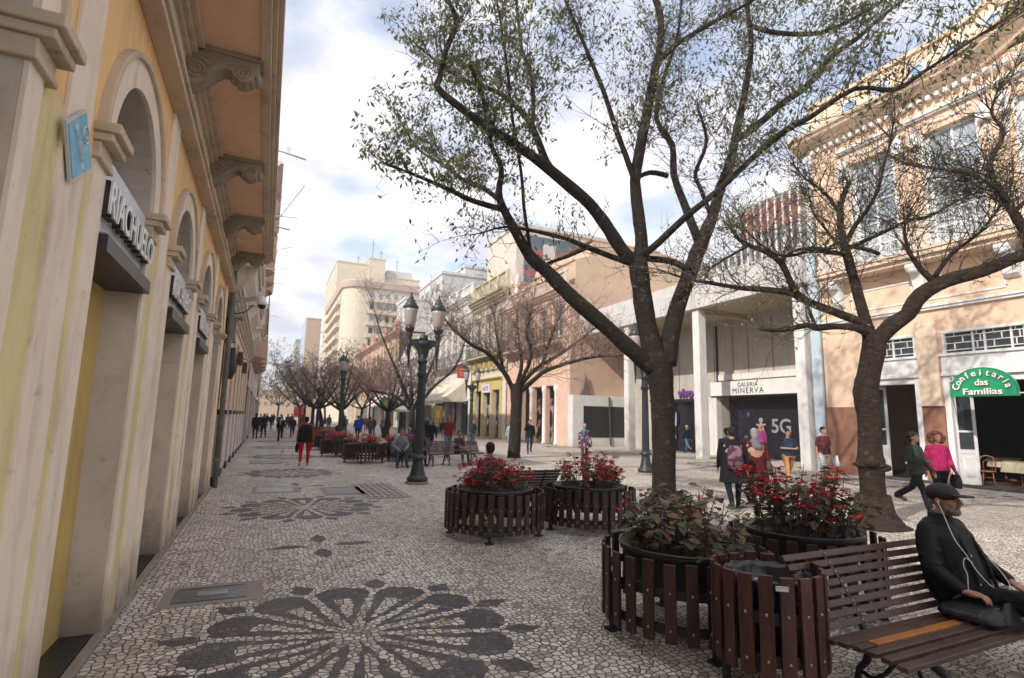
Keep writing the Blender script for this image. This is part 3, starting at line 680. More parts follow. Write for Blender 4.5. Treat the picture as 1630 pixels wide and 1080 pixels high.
facade('plain_building', 'tall plain pale building closing the left row of facades', mapL(-1.1), 47.2, 70, 17.5, plaster('left pale', (0.62, 0.56, 0.51)), pkt,
       [(5, 6.6, 7, 1.2), (8, 9.6, 7, 1.2), (11, 12.6, 7, 1.2), (14, 15.6, 7, 1.2)], [(48, 58, 3.2, MAT['dark']), (60, 69, 3.2, MAT['dark'])], 10, .3, cor=(.6, .75))
facade('corner_building', 'last building at the far end of the left facades', mapL(-1.1), 78, 100, 12, plaster('left end', (0.47, 0.42, 0.36)), pkt,
       [(5, 7, 6, 1.4), (8.2, 10.2, 6, 1.4)], [(79, 98, 3.4, MAT['dark'])], 10, .3, cor=(.5, .6))
s = thing('roof_spike_plant', 'small plants growing from the left roof edge against the sky', 'plant', (-.3, 44, 16.5)); m_ = MB(); rr = random.Random(5)
for k in range(60):
    p = Vector((-.35+rr.uniform(-.1, .15), rr.uniform(34, 60), 16.2+rr.uniform(-1.5, .6))); d = Vector((rr.uniform(-.1, .3), rr.uniform(-.2, .2), rr.uniform(-.3, .4))); m_.add([p, p+d*.5+Vector((0,.05,0)), p+d, p+d*.5-Vector((0,.05,0))], [(0,1,2,3)])
m_.build('leaves', M((0.06, 0.07, 0.03), 0.7, 0.4), s)

# ================================================================ RIGHT: CONFECTIONERY
XR = 19.4; mp = mapR(XR)
pe = plaster('peach render', (0.70, 0.50, 0.36), (0.45, 0.28, 0.17), 0.2)
pe_s = plaster('peach trim', (0.69, 0.535, 0.40), (0.42, 0.28, 0.18), 0.3)
wh = plaster('white woodwork', (0.70, 0.69, 0.67), (0.4, 0.38, 0.35), 0.2)
dado = plaster('brown dado', (0.26, 0.13, 0.085), (0.16, 0.07, 0.04), 0.35, True)
B = thing('confectionery_building', 'ornate peach corner building with brown dado, white trim and long lace balcony, at the right', 'building', (XR+2, 7, 0))
Ya, Yb = -3.4, 13.95; doors = [(10.72, 12.45), (7.35, 9.85), (4.75, 6.48), (1.0, 3.7), (-2.2, -.4)]
uw = [(10.85, 12.45), (8.35, 9.95), (5.85, 7.45), (3.35, 4.95), (.85, 2.45), (-1.65, -.05)]
holes = [(a, b, .04, 4.75) for a, b in doors]+[(a, b, 7.42, 11.5) for a, b in uw]
MB().wall(mp, Ya, Yb, 0, 13.0, holes, .4).build('wall', pe, B)
MB().mbox(mp, Ya, Yb, 5.2, 13.0, .9, 12).build('core', pe, B)
MB().mbox(mp, Yb-.02, Yb, 0, 13.0, 0, 12).build('end_wall', pe, B); MB().mbox(mp, Ya, Ya+.02, 0, 13.0, 0, 12).build('end_wall', pe, B)
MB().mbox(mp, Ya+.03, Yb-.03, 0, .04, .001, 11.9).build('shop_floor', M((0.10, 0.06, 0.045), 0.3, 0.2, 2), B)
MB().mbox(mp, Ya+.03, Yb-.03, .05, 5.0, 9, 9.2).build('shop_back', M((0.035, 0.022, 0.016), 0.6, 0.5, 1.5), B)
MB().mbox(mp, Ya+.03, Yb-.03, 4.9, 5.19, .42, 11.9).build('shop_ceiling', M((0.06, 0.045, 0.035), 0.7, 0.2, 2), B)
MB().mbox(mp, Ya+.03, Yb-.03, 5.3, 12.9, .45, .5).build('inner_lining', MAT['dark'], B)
MB().mbox(mp, Ya, Yb, 12.7, 12.99, .02, 11.9).build('roof', M((0.2, 0.19, 0.18), 0.9, 0.2, 2), B)
edges = [Yb+.015]+[v for a, b in doors for v in (b, a)]+[Ya]
for i in range(0, len(edges), 2):
    hi, lo = edges[i], edges[i+1]; d_ = MB(); d_.mbox(mp, lo+.12 if i+2 < len(edges) else lo, hi-(.12 if i else 0), 0, 2.42, -.05, .2)
    d_.mbox(mp, lo+.1 if i+2 < len(edges) else lo, hi-(.1 if i else 0), 0, .35, -.075, .2); d_.build('dado', dado, B, bevel=.01)
# pier pilasters with raised panels
wq = MB()
for i in range(2, len(edges)-1, 2):
    hi, lo = edges[i], edges[i+1]; c = (hi+lo)/2; a, b = c-.30, c+.30
    pp = MB(); pp.mbox(mp, a, b, 2.42, 5.05, -.14, 0); pp.build('pier_pilaster', pe_s, B, bevel=.01); wq.mbox(mp, a-.05, b+.05, 4.86, 4.95, -.2, 0); wq.mbox(mp, a-.1, b+.1, 4.95, 5.05, -.26, 0); wq.mbox(mp, a-.03, b+.03, 4.35, 4.42, -.17, 0); wq.mbox(mp, a-.03, b+.03, 3.28, 3.36, -.17, 0); wq.mbox(mp, a-.03, b+.03, 2.95, 3.02, -.17, 0)
    for z0, z1 in ((3.62, 4.12), (2.5, 2.88), (4.5, 4.8)):
        for q in ((c-.17, c-.13, z0, z1), (c+.13, c+.17, z0, z1), (c-.13, c+.13, z0, z0+.04), (c-.13, c+.13, z1-.04, z1)): wq.mbox(mp, q[0], q[1], q[2], q[3], -.165, -.14)
t = MB()
t.mbox(mp, Ya, Yb, 5.52, 5.60, -.10, 0); t.mbox(mp, Ya, Yb, 5.60, 5.66, -.15, 0)
for a, b in uw:
    c = (a+b)/2
    for q in ((c-1.05, c+1.05, 5.85, 5.9), (c-1.05, c+1.05, 6.55, 6.6), (c-1.05, c-1.0, 5.9, 6.55), (c+1.0, c+1.05, 5.9, 6.55)): t.mbox(mp, q[0], q[1], q[2], q[3], -.03, 0)
    # window surrounds with hoods
    t.mbox(mp, a-.02, a+.05, 7.42, 11.5, -.02, .3); t.mbox(mp, b-.05, b+.02, 7.42, 11.5, -.02, .3)
    t.mbox(mp, a-.35, b+.35, 12.02, 12.08, -.12, 0); t.mbox(mp, a-.4, b+.4, 12.08, 12.16, -.18, 0)
    for s_ in (a-.2, b+.2):
        t.mbox(mp, s_-.13, s_+.13, 11.2, 11.75, -.12, 0); t.mbox(mp, s_-.17, s_+.17, 11.1, 11.2, -.2, 0); t.ell(mp(s_, 11.45, -.14), (.06, .1, .14))
        for j in range(5): t.ell(mp(s_, 10.9-.13*j, -.02), (.05, .09-.012*j, .07))
    for j in range(9):   # festoon above the window
        x = -1+j/4.0; t.ell(mp(c+x*.62, 11.86-.13*(1-x*x), -.03), (.05, .07, .06))
for zc in (0,):
    for i, (a, b) in enumerate(uw):
        for s_ in (a-.45, b+.45):
            pass
dentils(t, mp, Ya, Yb, 12.52, .16, .13, .22)
t.build('white_ornament', wh, B)
# main cornice, rising in a curve over the middle of the building
def zc_(u): 
    s = (u-4.9)/4.2; return 0.0 if abs(s) >= 1 else 1.25*(0.5+0.5*math.cos(PI*s))
cs = MB(); n = 70
prof = [(0, -.32), (-.14, -.32), (-.20, -.22), (-.34, -.15), (-.40, -.02), (-.62, .02), (-.66, .12), (-.75, .16), (-.78, .26), (-.7, .3), (.1, .3)]
rings = []
for i in range(n+1):
    u = Ya+(Yb+.5-Ya)*i/n; rings.append([mp(u, 12.95+z+zc_(u), d) for d, z in prof])
vs = [p for r in rings for p in r]; k = len(prof)
cs.add(vs, [(i*k+j, i*k+j+1, (i+1)*k+j+1, (i+1)*k+j) for i in range(n) for j in range(k-1)]+[tuple(range(k)), tuple(range(n*k+k-1, n*k-1, -1))])
cs.build('cornice', pe_s, B)
# attic with round openings, following the curve
at = MB(); n = 64; ocs = [12.3, 11.1, 9.9, 8.8, 7.7, 2.2, 1.0]
us = [Ya+(Yb-Ya)*i/n for i in range(n+1)]
for i in range(n):
    a, b = us[i], us[i+1]; at.add([mp(a, 13.1+zc_(a)*.9, 0.1), mp(b, 13.1+zc_(b)*.9, 0.1), mp(b, 14.55+zc_(b)*1.2, 0.1), mp(a, 14.55+zc_(a)*1.2, 0.1)], [(0,1,2,3)])
    at.add([mp(a, 13.1, 0.45), mp(b, 13.1, 0.45), mp(b, 14.55+zc_(b)*1.2, 0.45), mp(a, 14.55+zc_(a)*1.2, 0.45)], [(3,2,1,0)])
    at.add([mp(a, 14.55+zc_(a)*1.2, 0.02), mp(b, 14.55+zc_(b)*1.2, 0.02), mp(b, 14.7+zc_(b)*1.2, 0.02), mp(a, 14.7+zc_(a)*1.2, 0.02)], [(0,1,2,3)])
    at.add([mp(a, 14.7+zc_(a)*1.2, 0.02), mp(b, 14.7+zc_(b)*1.2, 0.02), mp(b, 14.7+zc_(b)*1.2, 0.5), mp(a, 14.7+zc_(a)*1.2, 0.5)], [(0,1,2,3)])
    at.add([mp(a, 14.55+zc_(a)*1.2, 0.02), mp(b, 14.55+zc_(b)*1.2, 0.02), mp(b, 14.55+zc_(b)*1.2, 0.1), mp(a, 14.55+zc_(a)*1.2, 0.1)], [(0,1,2,3)])
at.mbox(mp, Yb-.5, Yb+.03, 13.1, 14.8, .04, .5); at.build('attic', pe_s, B)
for u in ocs:
    z = 13.85+zc_(u)*1.05; o1 = [(u+.34*math.cos(a*PI/12), z+.34*math.sin(a*PI/12)) for a in range(24)]; o2 = [(u+.2*math.cos(a*PI/12), z+.2*math.sin(a*PI/12)) for a in range(24)]
    r_ = MB(); r_.ring(o1, o2, mp, .03, .12); oc = r_.build('round_opening', wh, B); MB().prism(o2, mp, .08, .09).build('opening_glass', M((0.25, 0.40, 0.62), 0.15, 0.2), oc)
# upper windows
for a, b in uw:
    w_ = windowbox(B, mp, a+.06, b-.06, 7.42, 11.5, .22, wh, MAT['glass_pale'], 2, 5, .09)
# balcony
bz = MB(); bz.mbox(mp, Ya, 13.6, 7.20, 7.34, -.75, 0); bz.mbox(mp, Ya, 13.5, 7.06, 7.20, -.62, 0); bz.mbox(mp, Ya, 13.66, 7.34, 7.40, -.80, 0); bz.build('balcony_slab', pe_s, B)
railing(B, mp, Ya+.05, 13.5, 7.40, 8.42, .72, wh, 'lace', .27)
for u in (13.1, 10.3, 7.9, 5.3, 2.9, .4):
    cb = MB(); cb.prism([(0, 7.06), (-.58, 7.06), (-.6, 6.92), (-.5, 6.8), (-.35, 6.75), (-.26, 6.5), (-.2, 6.2), (-.08, 6.12), (0, 6.1)], lambda p, z, d, u=u: mp(u+d, z, p), -.17, .17)
    cb.ell(mp(u, 6.86, -.46), (.13, .19, .13)); cb.ell(mp(u, 6.3, -.12), (.09, .19, .1)); cb.build('balcony_console', wh, B)
# ground floor: entablature, transoms, door leaves
for j, (a, b) in enumerate(doors):
    e = MB(); e.mbox(mp, a-.1, b+.1, 3.45, 3.98, -.06, .25); e.mbox(mp, a-.14, b+.14, 3.98, 4.06, -.12, .25); e.mbox(mp, a-.12, b+.12, 3.36, 3.45, -.1, .25); e.mbox(mp, a+.02, b-.02, 3.16, 3.36, .0, .3)
    for i in range(int((b-a)/.09)): e.mbox(mp, a+.09*i, a+.09*i+.04, 3.52, 3.86, -.075, -.06)
    e.mbox(mp, a-.1, a+.06, .04, 3.36, -.03, .38); e.mbox(mp, b-.06, b+.1, .04, 3.36, -.03, .38)
    e.mbox(mp, a-.05, a+.02, 4.06, 4.75, -.02, .3); e.mbox(mp, b-.02, b+.05, 4.06, 4.75, -.02, .3); e.mbox(mp, a-.05, b+.05, 4.70, 4.78, -.04, .3); e.build('entablature', wh, B, bevel=.006)
    tr = MB(); k = 5 if b-a > 2 else 3; z0, z1 = 4.06, 4.70
    ws = [.3, .12, .26, .12, .2] if k == 5 else [.4, .2, .4]; u = b
    tot = sum(ws)
    for i, wv in enumerate(ws):
        u2 = u-(b-a)*wv/tot; tr.mbox(mp, u2-.025, u2+.025, z0, z1, .06, .12)
        for r_ in range(3):
            zz = z0+(z1-z0)*(r_+.5)/3; tr.mbox(mp, u2, u, zz-.012, zz+.012, .07, .10); un = u2+(u-u2)*(.35 if r_ % 2 else .65); tr.mbox(mp, un-.012, un+.012, zz, min(z1, zz+(z1-z0)/3), .07, .10)
        u = u2
    tw = tr.build('transom_window', wh, B); MB().mbox(mp, a, b, z0, z1, .11, .13).build('transom_pane', MAT['glass'], tw)
    for (hu, sgn) in ((a+.05, 1), (b-.05, -1)):      # leaves folded open
        dl = MB(); 
        ang = rad(62); L = .62
        def md(u, z, d, hu=hu, sgn=sgn, ang=ang): return (XR+.1+u*math.sin(ang)+d*math.cos(ang)*1.0, hu+sgn*(u*math.cos(ang)-d*math.sin(ang)), z)
        for q in ((0, .09, .05, 3.14), (L-.09, L, .05, 3.14), (.09, L-.09, .05, .2), (.09, L-.09, .98, 1.1), (.09, L-.09, 3.04, 3.14), (.09, L-.09, .2, .98), (.09, L-.09, 1.62, 1.68)): dl.mbox(md, q[0], q[1], q[2], q[3], 0 if q[2] != .2 else .012, .045 if q[2] != .2 else .033)
        dl.mbox(md, .18, L-.18, .3, .88, -.008, .012)
        lf = dl.build('door_leaf', wh, B); MB().mbox(md, .09, L-.09, 1.1, 3.04, .018, .026).build('door_pane', MAT['glass'], lf)
st_ = MB(); st_.mbox(mp, -2.4, 12.6, 0, .09, -.22, .0); st_.build('door_step', M((0.05, 0.045, 0.04), 0.6, 0.3, 4), B, bevel=.01)
# green half-round sign
SX = 18.55; sg = thing('shop_sign', 'green half-round shop sign with white raised lettering over the cafe door', 'shop sign', (SX, 8.56, 2.7))
cy, hw = 8.56, .80
def ms(u, z, d): return (SX+d+ (8.56-u)*0.0, u, z)
pol = [(cy+hw, 2.66), (cy+hw, 2.80)]+[(cy+hw*math.cos(PI*i/24)*(1.0), 2.82+.66*math.sin(PI*i/24)) for i in range(25)]+[(cy-hw, 2.66)]
gm = M((0.012, 0.24, 0.11), 0.4, 0.12, 5, 0, 0.05)
MB().prism(pol, ms, 0, .10).build('board', gm, sg, bevel=.006)
MB().ring(pol, [(cy+(u-cy)*.96, 3.02+(z-3.02)*.96) for u, z in pol], ms, -.008, .0).build('border', M((0.01, 0.17, 0.08), 0.4), sg)
lt = M((0.78, 0.76, 0.70), 0.5, 0.05, 5, 0, 0.02); lsh = M((0.08, 0.10, 0.06), 0.6)
word = 'Confeitaria'; nW = len(word); pos_ = [0, .125, .235, .325, .41, .485, .55, .63, .73, .825, .90]
for i, ch in enumerate(word):
    th = PI*(0.055+.89*(i/(nW-1))) ; R1, R2 = .63, .47
    for o_, mt, dx in ((0, lt, -.03), (.012, lsh, -.008)):
        yy = cy+R1*math.cos(th)-o_; zz = 2.86+R2*math.sin(th)-o_
        up = Vector((0, math.cos(th)*1.0, math.sin(th)*1.15)).normalized(); rt = Vector((0, -up.z, up.y))
        letters('letter', ch, .25, mt, sg, (SX+dx, yy, zz), rt, up, .012, bold=.002, sx=1.0)
for o_, mt, dx in ((0, lt, -.03), (.012, lsh, -.008)):
    letters('lettering', 'das', .25, mt, sg, (SX+dx, cy-o_, 3.05-o_), (0,-1,0), (0,0,1), .012, bold=.003)
    letters('lettering', 'Famílias', .25, mt, sg, (SX+dx, cy-o_, 2.79-o_), (0,-1,0), (0,0,1), .012, bold=.003, sx=1.22)
br = MB(); br.bar((SX+.05, 9.36, 2.74), (XR, 9.75, 2.74), .03, .03); br.bar((SX+.05, 9.3, 3.25), (XR, 9.75, 3.25), .03, .03); br.bar((SX+.05, 7.78, 2.74), (XR, 7.3, 2.74), .03, .03); br.build('brackets', MAT['white'], sg)
# cafe tables and chairs just inside
wood = M((0.20, 0.075, 0.03), 0.35, 0.3, 8); wlit = M((0.42, 0.17, 0.05), 0.35, 0.3, 8)
def cafe_table(x, y, label):
    t = thing('cafe_table', label, 'table', (x, y, .04), group='cafe tables behind the open doors'); c = MB()
    c.loft([((x, y, .78), .34, .34, .6), ((x, y, .79), .38, .38, .6)], 16); c.loft([((x, y, .48), .42, .42, .5), ((x, y, .78), .375, .375, .6)], 16, False); c.build('tablecloth', M((0.52, 0.46, 0.30), 0.8, 0.1, 6), t)
    f = MB(); f.lathe([(.03, 0), (.03, .76)], (x, y, .04), 8)
    for a in range(4): f.bar((x, y, .06), (x+.26*math.cos(a*PI/2+.7), y+.26*math.sin(a*PI/2+.7), .06), .05, .03)
    f.build('pedestal', wood, t)
def cafe_chair(x, y, rz, label, m=wood):
    t = thing('cafe_chair', label, 'chair', (x, y, .04), rz, 'bentwood cafe chairs'); s = MB(); s.lathe([(.19, .42), (.2, .44), (.19, .46)]); s.build('seat', m, t, world=False)
    for a in (.8, 2.35, 3.95, 5.5):
        l = MB(); l.tube([(.15*math.cos(a), .15*math.sin(a), .43), (.17*math.cos(a), .17*math.sin(a), .2), (.22*math.cos(a), .22*math.sin(a), 0)], [.018, .016, .014], 7); l.build('leg', m, t, True, world=False)
    b = MB(); b.tube([(-.17, -.13, .43), (-.19, -.16, .7), (-.13, -.2, .86), (0, -.21, .9), (.13, -.2, .86), (.19, -.16, .7), (.17, -.13, .43)], .016, 7); b.tube([(-.1, -.15, .44), (-.1, -.19, .7), (0, -.2, .78), (.1, -.19, .7), (.1, -.15, .44)], .011, 6); b.tube([(.14*math.cos(a*PI/8), .14*math.sin(a*PI/8), .26) for a in range(17)], .009, 5)
    b.build('backrest', m, t, True, world=False)
cafe_table(20.6, 8.75, 'small cafe table under a cream cloth just inside the wide cafe door'); cafe_table(23.0, 10.2, 'cafe table with cream cloth in the dim back of the cafe'); cafe_table(20.9, 11.6, 'cafe table with cream cloth inside the narrower cafe door')
cafe_chair(20.0, 9.3, 2.0, 'wooden bentwood chair left of the nearest cafe table'); cafe_chair(20.05, 8.2, .7, 'orange-brown bentwood chair right of the nearest cafe table', wlit); cafe_chair(21.3, 7.9, 3.6, 'wooden bentwood chair beyond the nearest cafe table'); cafe_chair(20.4, 10.9, 1.2, 'wooden bentwood chair inside the narrower cafe door')
# ================================================================ RIGHT: GALLERY WITH PORTICO
B = thing('gallery_building', 'pale concrete gallery building with a tall portico on slim square columns', 'building', (24, 22, 0))
conc = plaster('pale concrete', (0.50, 0.475, 0.45), (0.12, 0.11, 0.10), 0.65, True); conw = plaster('limewashed column', (0.62, 0.59, 0.56), (0.27, 0.22, 0.18), 0.5)
gw = plaster('grey beige cladding', (0.42, 0.38, 0.33), (0.2, 0.16, 0.12), 0.6); sofm = plaster('ochre soffit', (0.42, 0.34, 0.22), (0.25, 0.18, 0.1), 0.3, False)
for yc in (14.75, 20.45, 26.2):
    MB().box(19.15, 19.6, yc-.22, yc+.22, .004, 7.33).build('column', conw, B, bevel=.01)
MB().box(19.0, 19.42, 14.36, 31.2, 7.33, 8.82).build('fascia_beam', conc, B, bevel=.01)
sf = MB(); sf.box(19.42, 22.6, 14.36, 31.2, 7.36, 7.5)
for yc in (14.75, 20.45, 26.2): sf.box(19.6, 22.6, yc-.15, yc+.15, 7.1, 7.36)
sf.build('soffit', sofm, B); MB().box(19.42, 34, 14.36, 31.2, 8.3, 8.6).build('roof', conc, B)
mp = mapR(22.6); Yk = 25.4
MB().wall(mp, 14.36, 31.2, 0, 7.36, [(14.6, 16.3, .01, 3.2), (17.35, 22.35, .01, 3.15), (23.0, 28.3, .01, 2.95)], .6).build('wall', gw, B)
sm = MB()
for yy in (17.3, 18.9, 20.4, 21.4, 22.6, 22.75, 25.6, 28.4): sm.mbox(mp, yy-.02, yy+.02, 3.3 if yy < 23 else 3.0, 7.1, -.012, 0)
sm.build('cladding_joints', M((0.10, 0.09, 0.08), 0.8), B)
MB().mbox(mp, 22.45, 22.62, 0, 7.1, -.03, 0).build('dark_joint', MAT['dark'], B)
MB().mbox(mp, 17.1, 22.4, 4.02, 4.34, -.12, 0).build('ledge', conw, B)
MB().mbox(mp, 22.36, 22.95, 0, 3.15, -.35, 0.1).build('pier', conw, B, bevel=.01)
MB().box(23.2, 23.25, 14.4, 28.5, 0.01, 3.2).build('back_wall', M((0.03, 0.028, 0.03), 0.5, 0.3, 2), B)
MB().box(19.3, 22.6, 13.97, 14.36, 0, 8.9).build('end_pier', plaster('pale blue render', (0.42, 0.50, 0.54), (0.3, 0.33, 0.34), 0.2), B)
# shop front of the dark store with purple sign
st = MB(); st.mbox(mp, 23.0, 28.3, .02, 2.95, .25, .28); st.build('dark_shop_front', M((0.012, 0.011, 0.016), 0.15, 0.3, 2), B)
fr = MB()
for yy in (23.0, 24.6, 26.2, 28.2): fr.mbox(mp, yy, yy+.07, .02, 2.95, .18, .25)
fr.build('shop_front_frame', MAT['black_iron'], B)
s = thing('store_sign', 'purple raised letters of the phone store sign, half hidden by the trunk', 'sign', (22.5, 24.6, 3.3)); letters('letters', 'vivo', .75, M((0.13, 0.045, 0.19), 0.4), s, (22.52, 25.0, 3.42), (0,-1,0), (0,0,1), .05, bold=.03)
MB().mbox(mp, 22.98, 28.3, 2.95, 3.1, -.06, .02).build('sign_rail', MAT['black_iron'], s)
for yy, col, lb in ((23.0, (0.62, 0.10, 0.20), 'pink and red lit poster in the dark shop window beside the gallery pier'), (26.05, (0.30, 0.28, 0.42), 'pale violet lit poster in the dark shop window beside the trunk')):
    p = thing('poster', lb, 'poster', (22.7, yy, 1.4)); MB().mbox(mp, yy, yy+.45, 1.5, 2.3, .10, .13).build('panel', M(col, 0.4, 0.5, 6), p); MB().mbox(mp, yy+.08, yy+.36, 1.6, 1.85, .09, .1).build('lower_print', M((0.55, 0.50, 0.5), 0.5, 0.4, 12), p); MB().mbox(mp, yy+.1, yy+.3, .75, .95, .10, .13).build('small_card', M((0.5, 0.5, 0.55), 0.4), p)
s = thing('gallery_sign', 'white fascia sign in thin black capitals over the gallery entrance', 'sign', (22.3, 19.9, 3.5))
MB().mbox(mp, 17.2, 22.7, 3.18, 3.92, -.42, -.02).build('board', plaster('sign board', (0.66, 0.64, 0.60), amt=0.12), s, bevel=.01)
MB().mbox(mp, 17.2, 22.7, 3.12, 3.17, -.40, -.02).build('board_edge', MAT['black_iron'], s)
bk = M((0.02, 0.02, 0.02), 0.5)
letters('upper_line', 'GALERIA', .30, bk, s, (22.165, 20.15, 3.70), (0,-1,0), (0,0,1), .004, space=1.12); letters('lower_line', 'MINERVA', .40, bk, s, (22.165, 20.15, 3.39), (0,-1,0), (0,0,1), .004, space=1.25)
# 5G advert board
def advert():
    m, t, b = nmat('advert print'); g = gpos(t); sp = t.nodes.new('ShaderNodeSeparateXYZ'); t.links.new(g, sp.inputs[0])
    u = N(t, sp.outputs[1])-20.6; v = N(t, sp.outputs[2])-1.7; r = (u*u+v*v).sqrt(); a = v.atan2(u)
    rays = ((a*34.0).sin()*0.5+0.5)*((a*13.0+1.0).sin()*0.5+0.5)*(u.gt(0.0))*(r*0.45).min(1.0)
    c = mixc(t, rays, (0.008, 0.006, 0.013), (0.10, 0.03, 0.14)); t.links.new(c, b.inputs['Base Color']); b.inputs['Roughness'].default_value = 0.45; return m
s = thing('advert_board', 'dark purple advertising board with a grey 5G inside the gallery entrance', 'advert board', (22.9, 20, 0))
MB().mbox(mp, 18.0, 22.1, .02, 2.85, .42, .46).build('board', advert(), s)
gl = M((0.25, 0.235, 0.25), 0.5); letters('letters', '5G', .95, gl, s, (23.005, 18.95, 1.62), (0,-1,0), (0,0,1), .006, bold=.015)
e = MB(); c0 = (20.15, 1.62)
e.ell(mp(c0[0], c0[1]+.30, .41), (.012, .13, .13)); e.ell(mp(c0[0], c0[1], .41), (.012, .14, .18))
for dy, dz in ((.28, .08), (-.28, .10), (.2, -.25), (-.18, -.25)): e.tube([mp(c0[0], c0[1], .41), mp(c0[0]+dy*.6, c0[1]+dz*.5, .41), mp(c0[0]+dy, c0[1]+dz, .41)], [.07, .06, .05], 8)
e.build('round_figure_emblem', gl, s, True)
e = MB(); e.ell(mp(20.95, 2.25, .40), (.01, .17, .22)); e.loft([(mp(21.05, .9, .40), .012, .42), (mp(21.0, 1.5, .40), .012, .40), (mp(20.98, 1.95, .40), .012, .25)], 14); e.build('printed_silhouette', M((0.008, 0.007, 0.012), 0.5), s)
e = MB(); e.ell(mp(20.90, 2.2, .385), (.006, .09, .12)); e.ell(mp(21.1, 1.05, .385), (.006, .14, .09)); e.build('printed_skin', M((0.10, 0.055, 0.05), 0.6), s)
# green pierced screen
gs = thing('pierced_screen', 'green pierced block screen high between the right column and the pale blue pier', 'screen', (22.3, 15.4, 3.2)); r_ = MB(); gg = M((0.12, 0.22, 0.18), 0.7, 0.2, 6)
for i in range(5):
    for j in range(8):
        y0, z0 = 14.55+i*.36, 3.3+j*.36
        for a in range(4):
            an = a*PI/4; c = Vector((22.45, y0+.18, z0+.18)); d = Vector((0, math.cos(an), math.sin(an)))*(.18 if a % 2 == 0 else .25); r_.bar(c-d, c+d, .05, .03, (1,0,0))
        r_.bar((22.45, y0, z0), (22.45, y0+.36, z0), .06, .03, (1,0,0)); r_.bar((22.45, y0, z0), (22.45, y0, z0+.36), .06, .03, (1,0,0))
r_.build('lattice', gg, gs); MB().box(22.5, 22.56, 14.5, 16.4, 3.3, 6.2).build('backing', M((0.16, 0.25, 0.22), 0.8, 0.2, 4), gs)
# low end enclosure with black panel
lw = thing('low_wall', 'low white wall with a long black panel, left of the gallery columns', 'wall', (20.3, 30.8, 0))
MB().box(18.15, 22.59, 30.6, 31.25, .004, 3.35).build('wall', plaster('white rendered wall', (0.58, 0.565, 0.54), (0.35, 0.32, 0.3), 0.25, grime=.3), lw)
MB().box(18.95, 22.58, 30.57, 30.60, .62, 2.65).build('black_panel', M((0.018, 0.017, 0.017), 0.5, 0.3, 3), lw)
MB().bar((21.0, 30.5, .1), (20.9, 30.52, 3.3), .09, .07).build('leaning_board', M((0.06, 0.05, 0.045), 0.7), lw)
cv = MB(); cv.prism([(18.9, 3.35), (19.75, 3.35), (19.62, 3.9), (19.5, 4.45), (19.4, 4.75), (19.3, 4.2), (19.15, 3.75)], mapF(31.0), 0, .12)
tag(cv.build('draped_netting', M((0.14, 0.10, 0.08), 0.9, 0.5, 7)), 'brown draped netting standing on the low white wall', 'netting')

# ================================================================ RIGHT: PEACH, YELLOW, WHITE FACADES
peach2 = plaster('deep peach render', (0.60, 0.41, 0.31), (0.35, 0.2, 0.12), 0.25); pw = plaster('peach end wall', (0.50, 0.345, 0.255), (0.3, 0.2, 0.14), 0.3)
mp = mapR(18.3)
shopd = M((0.03, 0.025, 0.025), 0.3, 0.5, 2.5); shopc = None
def stock(name):
    m, t, b = nmat(name); g = gpos(t, (1, 1, 1)); v = t.nodes.new('ShaderNodeTexVoronoi'); v.inputs['Scale'].default_value = 2.6; t.links.new(g, v.inputs['Vector'])
    s = t.nodes.new('ShaderNodeSeparateColor'); t.links.new(v.outputs['Color'], s.inputs[0]); f = ramp(t, s.outputs[0], [(0.55, 0), (0.6, 1)])
    hue = ramp(t, s.outputs[1], [(0.0, (0.30, 0.03, 0.04)), (0.35, (0.35, 0.30, 0.28)), (0.6, (0.05, 0.08, 0.16)), (0.85, (0.30, 0.22, 0.05))])
    t.links.new(mixc(t, f, (0.014, 0.012, 0.012), hue), b.inputs['Base Color']); b.inputs['Roughness'].default_value = 0.25; return m
stk = stock('shop window display')
B = facade('peach_shop_building', 'peach building with balustrade roofline and white shop columns, left of the gallery', mp, 31.3, 41.6, 10.9, peach2, plaster('pale peach trim', (0.62, 0.44, 0.33), amt=.3),
       [(7.5, 9.7, 4, 1.25)], [(33.2, 34.7, 4.1, stk), (35.1, 36.8, 4.1, stk), (37.2, 38.7, 4.1, stk)], 14, .35, (7.1, .8, 31.6, 41.3, .95), cor=(.7, .6), rail_m=MAT['black_iron'])
MB().mbox(mp, 31.25, 31.3, 0, 10.9, 0, 14).build('end_wall', pw, B)
for u in (33.12, 34.9, 37.0, 38.8):
    c = MB(); c.lathe([(.16, 0), (.16, .15), (.12, .2), (.11, 3.6), (.15, 3.7), (.17, 3.8), (.17, 4.1)], mp(u, 0, -.02), 12); c.build('shop_column', MAT['white'], B, True)
balustrade(B, mp, 31.4, 41.5, 10.92, 12.0, -.25, -.05, plaster('balusters', (0.62, 0.5, 0.42), amt=.3), 4)
fin = MB(); fin.lathe([(.3, 0), (.32, .3), (.15, .4), (.22, .7), (.3, .95), (.12, 1.15), (.16, 1.4), (.05, 1.7), (.02, 1.9)], mp(40.2, 12.0, .1), 12); fin.build('urn_finial', MAT['white'], B, True)
sc = MB()
for i in range(9):
    y = 38.2-i*.55; sc.tube([mp(y+.18*math.cos(a*.7)*(1-a*.07), 5.35+.22*math.sin(a*.7)*(1-a*.07), -.06) for a in range(10)], .035, 5)
tag(sc.build('scroll_ironwork', M((0.20, 0.06, 0.045), 0.5), smooth=True), 'reddish scrolled ironwork band above the peach shop openings', 'ironwork')
